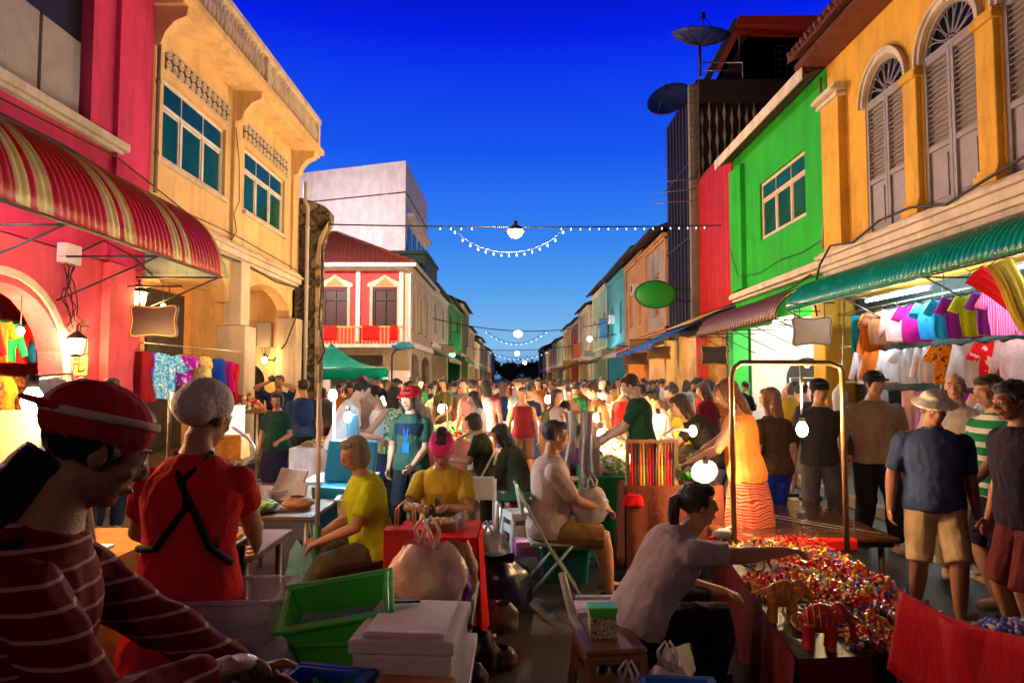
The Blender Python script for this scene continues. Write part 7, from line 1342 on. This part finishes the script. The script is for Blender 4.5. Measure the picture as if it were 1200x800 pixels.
# lime shirt woman, seated, back/side
person('woman in a bright lime shirt with ash blonde hair sitting on the red stool', at(440, 4.95), 118, h=1.62, ph=.52, lean=12, head=(12, 15, 0), lh=(-.14, .40, .62), rh=(.12, .36, .60), lf=(-.14, .52, .08), rf=(.20, .40, .08), top=('tee', (.50, .58, .01)), bottom=('capri', (.09, .08, .05)), hair=('bob', HG), skin='warm', shoes=(.03, .02, .02), bulk=1.1, seed=3)
# red cap vendor
rt, inf = person('woman vendor in a red cap and dark vest with a blue lanyard, standing', at(483, 7.0), 168, h=1.58, lean=2, head=(8, -12, 0), lh=(-.10, .22, .86), rh=(.23, .03, .80), top=('tee', (.025, .06, .04)), bottom=('trousers', (.012, .012, .016)), hair=('long', HB), hat=('cap', (.62, .02, .02)), skin='warm', seed=4)
m_ = MB(); inf['torso'](m_, .026, -.02, .44, 0, .01); inf['kid']('vest', m_, cloth((.01, .015, .03), 'dark_vest'), .009, 3, .006); m_ = MB(); m_.tube([inf['S3']+inf['Xc']*.06, inf['S2']+inf['Fc']*.145+inf['Xc']*.02, inf['S1']+inf['Fc']*.145, inf['S2']+inf['Fc']*.145-inf['Xc']*.02, inf['S3']-inf['Xc']*.06], .009, 6); m_.ob(inf['S1']+inf['Fc']*.15, (.07, .01, .10)); m_.build('lanyard', cloth((.01, .12, .5), 'blue_lanyard'), rt, local=True)
# pink headband woman
rt, inf = person('woman with a pink headband, yellow shirt and grey apron sitting behind the red cloth table', at(522, 5.25), 178, h=1.6, ph=.55, lean=14, head=(26, 4, 0), lh=(-.10, .46, .82), rh=(.12, .46, .82), lf=(-.30, .42, .08), rf=(.30, .42, .08), top=('tee', (.62, .46, .05)), bottom=('trousers', (.015, .05, .16)), hair=('topbun', HB), hat=('band', (.80, .05, .25)), skin='warm', shoes=(.02, .02, .03), bulk=1.12, seed=5)
m_ = MB(); S0, S2, Xc, Fc, d1 = [inf[k] for k in ('S0', 'S2', 'Xc', 'Fc', 'd1')]; m_.grid(lambda u, v: (S2+d1*.02).lerp(S0+Fc*.02, v)+Xc*(u-.5)*(.20+.14*v)+Fc*(.152-.10*(2*u-1)**2*.6), 14, 12, th=.01); inf2 = m_.build('apron', cloth((.13, .14, .13), 'grey_apron'), rt, local=True)
stool('dark stool under the woman with the pink headband', at(522, 5.25).x, 5.27, .46, M_black)
# seated man
person('man in a pale pinkish polo and khaki shorts seated on the mint chair', at(641, 5.45), -86, h=1.70, g='m', ph=.55, lean=4, head=(6, 4, 0), lh=(-.05, .40, .72), rh=(.10, .42, .70), rel=(.6, -.4, -.8), lf=(-.12, .50, .08), rf=(.14, .46, .08), top=('polo', (.50, .40, .37)), bottom=('shorts', (.24, .14, .05)), hair=('short', HB), skin='warm', shoes=(.04, .03, .02), bulk=1.16, seed=6)
bag('white plastic bag held in the lap of the seated man', (at(690, 5.45).x, 5.42, .60), .28, .26, film, 61)
# squatting woman reaching
person('woman in a pale grey tee squatting and reaching over the trinket table', at(748, 3.72), -84, h=1.62, ph=.44, lean=36, head=(-8, 0, 0), rh=(.16, .98, .80), rel=(.2, -.2, -1), lh=(-.12, .50, .52), lf=(-.16, .42, .08), rf=(.14, .30, .08), top=('tee', (.42, .36, .38)), bottom=('trousers', (.012, .010, .014)), hair=('pony', HB), skin='warm', shoes=(.02, .02, .02), vox=.0075, bulk=1.22, seed=7)
stool('low black stool under the squatting woman', at(744, 3.7).x-.03, 3.7, .33, M_black, R(5), .26)
# right side walkers
tank_dress = ramp_pat('red_tribal_print', [(.35, .04, .02), (.62, .35, .22), (.40, .05, .02), (.55, .22, .12), (.3, .02, .02)], 6.5, 'bands', axis='Z', distort=6)
rt, inf = person('long-haired woman in an orange tank top and patterned red wrap skirt behind the steel rail', at(872, 5.9), 62, h=1.68, lean=9, head=(24, 0, 0), lh=(-.18, .42, 1.0), rh=(.05, .50, .98), top=('tank', (.80, .26, .05)), bottom=('skirt', tank_dress), hair=('long', HO), skin='warm', shoes=(.1, .05, .03), seed=8, bulk=1.05)
person('woman in a black tee bending over the side table', at(838, 7.1), 84, h=1.62, lean=38, head=(10, 0, 0), lh=(-.10, .62, .92), rh=(.14, .58, .92), top=('tee', (.02, .018, .016)), bottom=('shorts', (.10, .12, .20)), hair=('long', HBR), skin='warm', seed=9)
person('man in a dark green tee and blue shorts standing at the stall, in profile', at(752, 7.9), 78, h=1.74, g='m', lean=8, head=(22, 0, 0), lh=(-.1, .42, 1.02), rh=(.12, .45, 1.05), top=('tee', (.015, .07, .03)), bottom=('shorts', (.01, .09, .42)), hair=('short', HBR), skin='fair', seed=10, bulk=1.1)
person('auburn-haired girl in a dark tee and royal blue shorts', at(905, 6.7), 20, h=1.58, lean=3, head=(5, 20, 0), top=('tee', (.05, .03, .02)), bottom=('shorts', (.01, .03, .38)), hair=('long', HO), skin='warm', seed=11)
person('walker in a black jacket, dark cap and grey jeans, in front of the green shop', at(957, 7.15), 172, h=1.66, g='m', lean=3, head=(8, 0, 0), lf=(-.10, .16, .08), rf=(.10, -.14, .10), lh=(-.22, .24, .92), top=('long', (.035, .032, .03)), bottom=('trousers', (.07, .065, .07)), hair=('short', HB), hat=('cap', (.015, .015, .018)), skin='warm', seed=12)
person('heavy man in a grey-brown tee, dark trousers and black cap walking', at(1021, 7.0), 176, h=1.74, g='m', lean=2, head=(4, 10, 0), lf=(-.12, .14, .08), rf=(.12, -.10, .09), lh=(-.20, .28, .98), top=('tee', (.23, .16, .11)), bottom=('trousers', (.012, .010, .014)), hair=('short', HB), hat=('cap', (.018, .016, .018)), skin='tan', shoes=(.30, .22, .18), seed=13, bulk=1.22)
person('man in a white bucket hat, navy shirt and khaki shorts walking by the trinkets', at(1088, 4.9), 160, h=1.58, g='m', lean=4, head=(16, 6, 0), lf=(-.11, .12, .08), rf=(.11, -.12, .09), lh=(-.26, .02, .72), top=('polo', (.035, .055, .13)), bottom=('shorts', (.36, .25, .14)), hair=('short', HGR), hat=('bucket', (.66, .60, .48)), skin='brown', shoes=(.04, .02, .02), seed=14, bulk=1.16)
person('bald man in a white shirt with maroon sleeves behind the bucket hat man', at(1118, 6.1), 150, h=1.72, g='m', lean=2, head=(2, -10, 0), lf=(-.12, -.12, .09), rf=(.12, .16, .08), top=('tee', (.60, .50, .44)), bottom=('trousers', (.30, .22, .14)), hair=(None, None), skin='warm', shoes=(.5, .42, .38), seed=15, bulk=1.12)
gst = ramp_pat('green_white_rugby', [(.01, .18, .06), (.01, .18, .06), (.60, .58, .48)], 3.2, 'bands', axis='Z', distort=.3)
person('man in a green and white striped tee facing left at the right edge', at(1168, 5.1), 92, h=1.70, g='m', lean=4, head=(10, 0, 0), lh=(-.05, .34, .86), rh=(.2, .2, .8), top=('tee', gst), bottom=('shorts', (.012, .012, .03)), hair=('short', HBR), skin='warm', shoes=(.2, .15, .12), seed=16, bulk=1.1)
person('man in a dark navy tee at the extreme right edge, arms hanging', at(1198, 4.15), 88, h=1.66, g='m', lean=4, head=(12, 0, 0), top=('tee', (.018, .014, .03)), bottom=('shorts', (.10, .015, .02)), hair=('short', HB), skin='brown', seed=17, bulk=1.16)
# left middle group
rt, inf = person('man in a navy tee holding a camera up over his face', at(328, 12), 176, h=1.74, g='m', lean=0, head=(-6, 0, 0), lh=(-.10, .22, 1.66), rh=(.10, .22, 1.66), lel=(-1, .2, 0), rel=(1, .2, 0), top=('tee', (.012, .03, .09)), bottom=('shorts', (.02, .02, .03)), hair=('short', HB), skin='tan', seed=18, bulk=1.1)
fw = Matrix.Rotation(R(176), 3, 'Z') @ V((0, .28, 0)); pc = at(328, 12)+fw+V((0, 0, 1.72)); t = thing('camera', 'black camera held up by the man in the navy tee', 'camera', pc); mb = MB(); mb.ob(pc, (.13, .05, .08)); mb.ob(pc+V((0, 0, .05)), (.05, .04, .03)); mb.build('camera_body', M_black, t, bev=.006); mb = MB(); mb.lathe([(.032, 0), (.034, .06), (.028, .062)], pc, 14, M=rotv(PI/2, 'X')); mb.build('lens', M_black, t)
person('short woman in a dark green tee and black skirt near the camera man', at(327, 9.3), 185, h=1.50, lean=3, head=(12, 0, 0), lh=(-.1, .25, .9), top=('tee', (.012, .05, .03)), bottom=('skirt', (.015, .015, .03)), hair=('bob', HB), skin='tan', seed=19)
rt, inf = person('man in a navy tee with a dark blue backpack, back turned', at(357, 10.6), 20, h=1.66, g='m', lean=3, head=(0, 30, 0), top=('tee', (.02, .05, .12)), bottom=('trousers', (.03, .03, .04)), hair=('short', HB), skin='tan', seed=20); m_ = MB(); m_.ell(inf['S1']-inf['Fc']*.20+V((0, 0, .12)), (.15, .10, .22)); inf['kid']('backpack', m_, cloth((.01, .03, .10), 'navy_bag'), .014)
person('tall man in a white tee and black shorts leaning over the LED table', at(398, 8.1), -70, h=1.72, g='m', lean=22, head=(22, 0, 0), lh=(-.05, .45, 1.0), rh=(.1, .42, 1.02), top=('tee', (.62, .62, .64)), bottom=('shorts', (.015, .015, .025)), hair=('short', HB), skin='fair', seed=21)
person('woman in a white sleeveless top lit blue-white by the LED bulbs', at(452, 8.7), 120, h=1.60, lean=10, head=(20, 0, 0), lh=(-.05, .42, .95), top=('tank', (.66, .66, .7)), bottom=('shorts', (.03, .05, .12)), hair=('pony', HB), skin='fair', seed=22)
person('woman in a green and white leaf print blouse, back turned, beside the red-capped vendor', at(462, 8.6), -12, h=1.58, lean=5, top=('tee', pat['green white leaf']), bottom=('trousers', (.03, .03, .03)), hair=('long', HB), skin='warm', seed=23)
person('grey-haired man in a grey tee with a red collar behind the LED table', at(434, 9.8), -40, h=1.66, g='m', lean=5, top=('tee', (.22, .22, .25)), bottom=('shorts', (.05, .10, .18)), hair=('short', HGR), skin='warm', seed=24)
person('dark-haired woman in a black top sitting on the white folding chair', at(570, 8.6), 78, h=1.60, ph=.52, lean=12, head=(22, 0, 0), lh=(-.1, .38, .7), rh=(.1, .4, .68), lf=(-.12, .46, .08), rf=(.12, .46, .08), top=('tee', (.03, .035, .02)), bottom=('shorts', (.18, .14, .12)), hair=('bob', HB), skin='warm', seed=25)
person('woman in dark olive clothes sitting hunched behind the seated man', at(612, 7.6), 60, h=1.6, ph=.48, lean=25, head=(20, 0, 0), lh=(-.1, .4, .5), rh=(.1, .4, .5), lf=(-.12, .4, .08), rf=(.12, .4, .08), top=('long', (.05, .05, .025)), bottom=('trousers', (.03, .03, .02)), hair=('long', HB), skin='tan', seed=26)
stool('low stool under the hunched woman in olive', at(612, 7.6).x, 7.6, .38, P_red)
person('woman in a pale pink headscarf and orange shirt behind the seated man', at(655, 7.9), 20, h=1.55, lean=6, head=(20, -20, 0), ph=.62, lf=(-.12, .2, .08), rf=(.12, .2, .08), top=('long', (.62, .24, .08)), bottom=('trousers', (.1, .05, .03)), hair=(None, None), hat=('scarf', (.75, .50, .42)), skin='warm', seed=27)
person('girl with a green top and dark bob at the right stalls', at(668, 9.0), 150, h=1.5, ph=.70, lean=12, head=(22, 0, 0), lf=(-.12, .25, .08), rf=(.12, .25, .08), top=('tee', (.03, .35, .12)), bottom=('trousers', (.02, .02, .03)), hair=('bob', HB), skin='fair', seed=28)
person('dark-haired vendor sitting low beside the hanging sheer bags', at(678, 7.4), 190, h=1.58, ph=.5, lean=15, head=(20, 0, 0), lh=(-.1, .4, .7), rh=(.1, .4, .7), lf=(-.12, .4, .08), rf=(.12, .4, .08), top=('tee', (.10, .05, .12)), bottom=('trousers', (.02, .02, .03)), hair=('short', HB), g='m', skin='tan', seed=29)
person('person in a yellow tee shopping before the yellow-lit shops', at(800, 9.6), 60, h=1.62, lean=12, head=(20, 0, 0), lh=(-.1, .4, .9), top=('tee', (.70, .50, .04)), bottom=('shorts', (.25, .2, .1)), hair=('short', HB), g='m', skin='tan', seed=30)
person('person in white and pink beside the man in dark green', at(779, 8.9), 80, h=1.55, lean=15, head=(15, 0, 0), top=('tee', (.70, .45, .48)), bottom=('trousers', (.25, .01, .06)), hair=('short', HB), skin='tan', seed=31)
person('woman in a bright orange-red top with an orange skirt by the right stalls', at(728, 12), 190, h=1.6, lean=3, top=('tank', (.75, .03, .03)), bottom=('skirt', (.75, .20, .04)), hair=('bob', HB), skin='warm', seed=32)
person('person in an orange tee hauling past the right stalls', at(706, 10.2), 100, h=1.64, g='m', lean=14, head=(15, 0, 0), top=('tee', (.70, .24, .08)), bottom=('shorts', (.4, .22, .12)), hair=('short', HBR), skin='warm', seed=33)
for px, Y, lb, hr, hm_, tp in ((97, 7.2, 'brown-haired passer-by half hidden behind the striped woman', 'short', HBR, (.70, .35, .12)), (131, 7.6, 'dark-haired passer-by by the pink pillar', 'short', HB, (.75, .55, .4)), (46, 6.4, 'grey-hooded shopper at the pink arch', 'bob', HGR, (.3, .28, .3)), (66, 6.9, 'shopper in a dark jacket beside the pink wall lantern', 'short', HGR, (.02, .03, .08))):
    person(lb, at(px, Y), 10, h=1.68, g='m', top=('tee', tp), bottom=('trousers', (.03, .03, .04)), hair=(hr, hm_), skin='warm', near=False, vox=.014, seed=int(px))
# ---- the crowd
tcols = {'white': (.66, .64, .60), 'cream': (.62, .52, .36), 'yellow': (.68, .46, .04), 'orange': (.70, .20, .03), 'red': (.55, .02, .02), 'pink': (.65, .25, .28), 'black': (.02, .02, .022), 'navy': (.015, .03, .10), 'sky blue': (.12, .35, .60), 'grey': (.22, .21, .20), 'green': (.02, .20, .07), 'teal': (.01, .20, .24), 'olive': (.13, .13, .05), 'brown': (.16, .08, .04), 'lilac': (.40, .25, .45), 'maroon': (.16, .01, .02), 'khaki': (.36, .27, .15), 'pale blue': (.35, .48, .58), 'peach': (.65, .38, .24), 'charcoal': (.05, .05, .055)}
bcols = {'black': (.015, .015, .018), 'blue': (.02, .05, .16), 'khaki': (.30, .22, .12), 'grey': (.12, .12, .12), 'brown': (.10, .05, .03), 'white': (.5, .48, .45)}
protos = []
specs = [dict(top=('tee', None), bottom=('trousers', None), hair=('short', HB), g='m'), dict(top=('tee', None), bottom=('shorts', None), hair=('short', HB), g='m', lf=(-.1, .15, .08), rf=(.1, -.15, .09)), dict(top=('tee', None), bottom=('trousers', None), hair=('long', HB), lean=6, head=(15, 20, 0), lh=(-.1, .3, .95)), dict(top=('tank', None), bottom=('shorts', None), hair=('pony', HB), head=(5, -25, 0)), dict(top=('long', None), bottom=('trousers', None), hair=('bob', HB), lh=(-.12, .35, 1.1), head=(20, 0, 0)), dict(top=('dress', None), bottom=(None, None), hair=('long', HB), head=(0, 30, 0)), dict(top=('tee', None), bottom=('skirt', None), hair=('bun', HB), lean=10, head=(25, 0, 0)), dict(top=('polo', None), bottom=('trousers', None), hair=('short', HB), hat=('cap', (.05, .05, .06)), g='m', bulk=1.15), dict(top=('long', None), bottom=('shorts', None), hair=('short', HB), g='m', rh=(.1, .35, 1.15), lean=14, head=(22, 0, 0)), dict(top=('tee', None), bottom=('shorts', None), hair=('bob', HB), bulk=1.1, lean=20, head=(20, 15, 0), lh=(-.1, .4, .9), rh=(.1, .4, .9))]
desc = ['short hair', 'short hair striding', 'long hair', 'a ponytail', 'a bob', 'long loose hair', 'a hair bun', 'a cap', 'short hair, arm raised', 'a bob, leaning']
rn = random.Random(21); used_l = set(); taken = []
nears = [(o.location.x, o.location.y) for o in C.objects if o.name.startswith('person')]; stallp = [(o.location.x, o.location.y) for o in C.objects if o.name.startswith('stall_table')]
bands = [(9.6, 12, 14), (12, 15, 28), (15, 20, 44), (20, 27, 46), (27, 36, 42), (36, 48, 36), (48, 70, 30)]
cnt = 0
for y0, y1, n in bands:
    k = 0; tries = 0
    while k < n and tries < 900:
        tries += 1; y = rn.uniform(y0, y1); x = rn.uniform(-4.3, 5.2) if y > 14 else rn.uniform(-3.6, 4.2)
        px = 603+x/y*800
        if px < 385 and y < 16: continue
        if px > 850 and rn.random() < .7: continue
        if any((x-a)**2+(y-b)**2 < .30 for a, b in nears) or any((x-a)**2+(y-b)**2 < .16 for a, b in taken) or any(abs(x-a) < .75 and abs(y-b) < .55 for a, b in stallp): continue
        j = rn.randrange(len(specs)); tn = rn.choice(list(tcols)); bn = rn.choice(list(bcols)); 
        where = ('left' if px < 540 else 'centre' if px < 660 else 'right') + (' near crowd' if y < 15 else ' mid crowd' if y < 24 else ' far crowd' if y < 40 else ' farthest crowd')
        lab = f'{"person" if j != 5 else "woman"} in {tn} {"dress" if j == 5 else "top, "+bn+" "+(specs[j]["bottom"][0])}, {desc[j]}, {where}'
        if lab in used_l: continue
        used_l.add(lab); taken.append((x, y)); k += 1; cnt += 1
        tmm = cloth(tuple(q_*.72 for q_ in tcols[tn]), 'crowd_'+tn.replace(' ', '_')); bmm = cloth(bcols[bn], 'crowd_low_'+bn)
        if len(protos) <= j or not any(p[0] == j for p in protos):
            o, _ = person(lab, (x, y, 0), 0, h=1.64, near=False, vox=.018, seed=j, skin='warm', **{**specs[j], 'top': (specs[j]['top'][0], tmm), 'bottom': (specs[j]['bottom'][0], bmm)}); protos.append((j, o))
        else: o = copy_tree([p[1] for p in protos if p[0] == j][0])
        o.location = (x, y, 0); o.rotation_euler.z = rn.choice((0, PI, PI, 1.2, -1.2))+rn.uniform(-.6, .6); s_ = rn.uniform(.91, 1.05); o.scale = (s_,)*3
        q = {'shirt': tmm, 'tank_top': tmm, 'dress': tmm, 'collar': tmm, 'trousers': bmm, 'shorts': bmm, 'skirt': bmm, 'hair': rn.choice((HB, HB, HB, HB, HBR)), 'person': SK[rn.choice(list(SK))]}
        recolor(o, q); tag(o, lab, 'person', 'people in the market crowd')
print('crowd', cnt)
# ================================================================ street lighting and final bits
bw = bulb_mat('bulb_warm', WARM2, 14)
sun = bpy.data.lights.new('sun', 'SUN'); sun.energy = .10; sun.angle = R(12); sun.color = (1, .62, .5); so = bpy.data.objects.new('sun', sun); C.objects.link(so)
so.rotation_euler = (R(62), 0, R(-12))
bpy.data.scenes.remove(_ts)
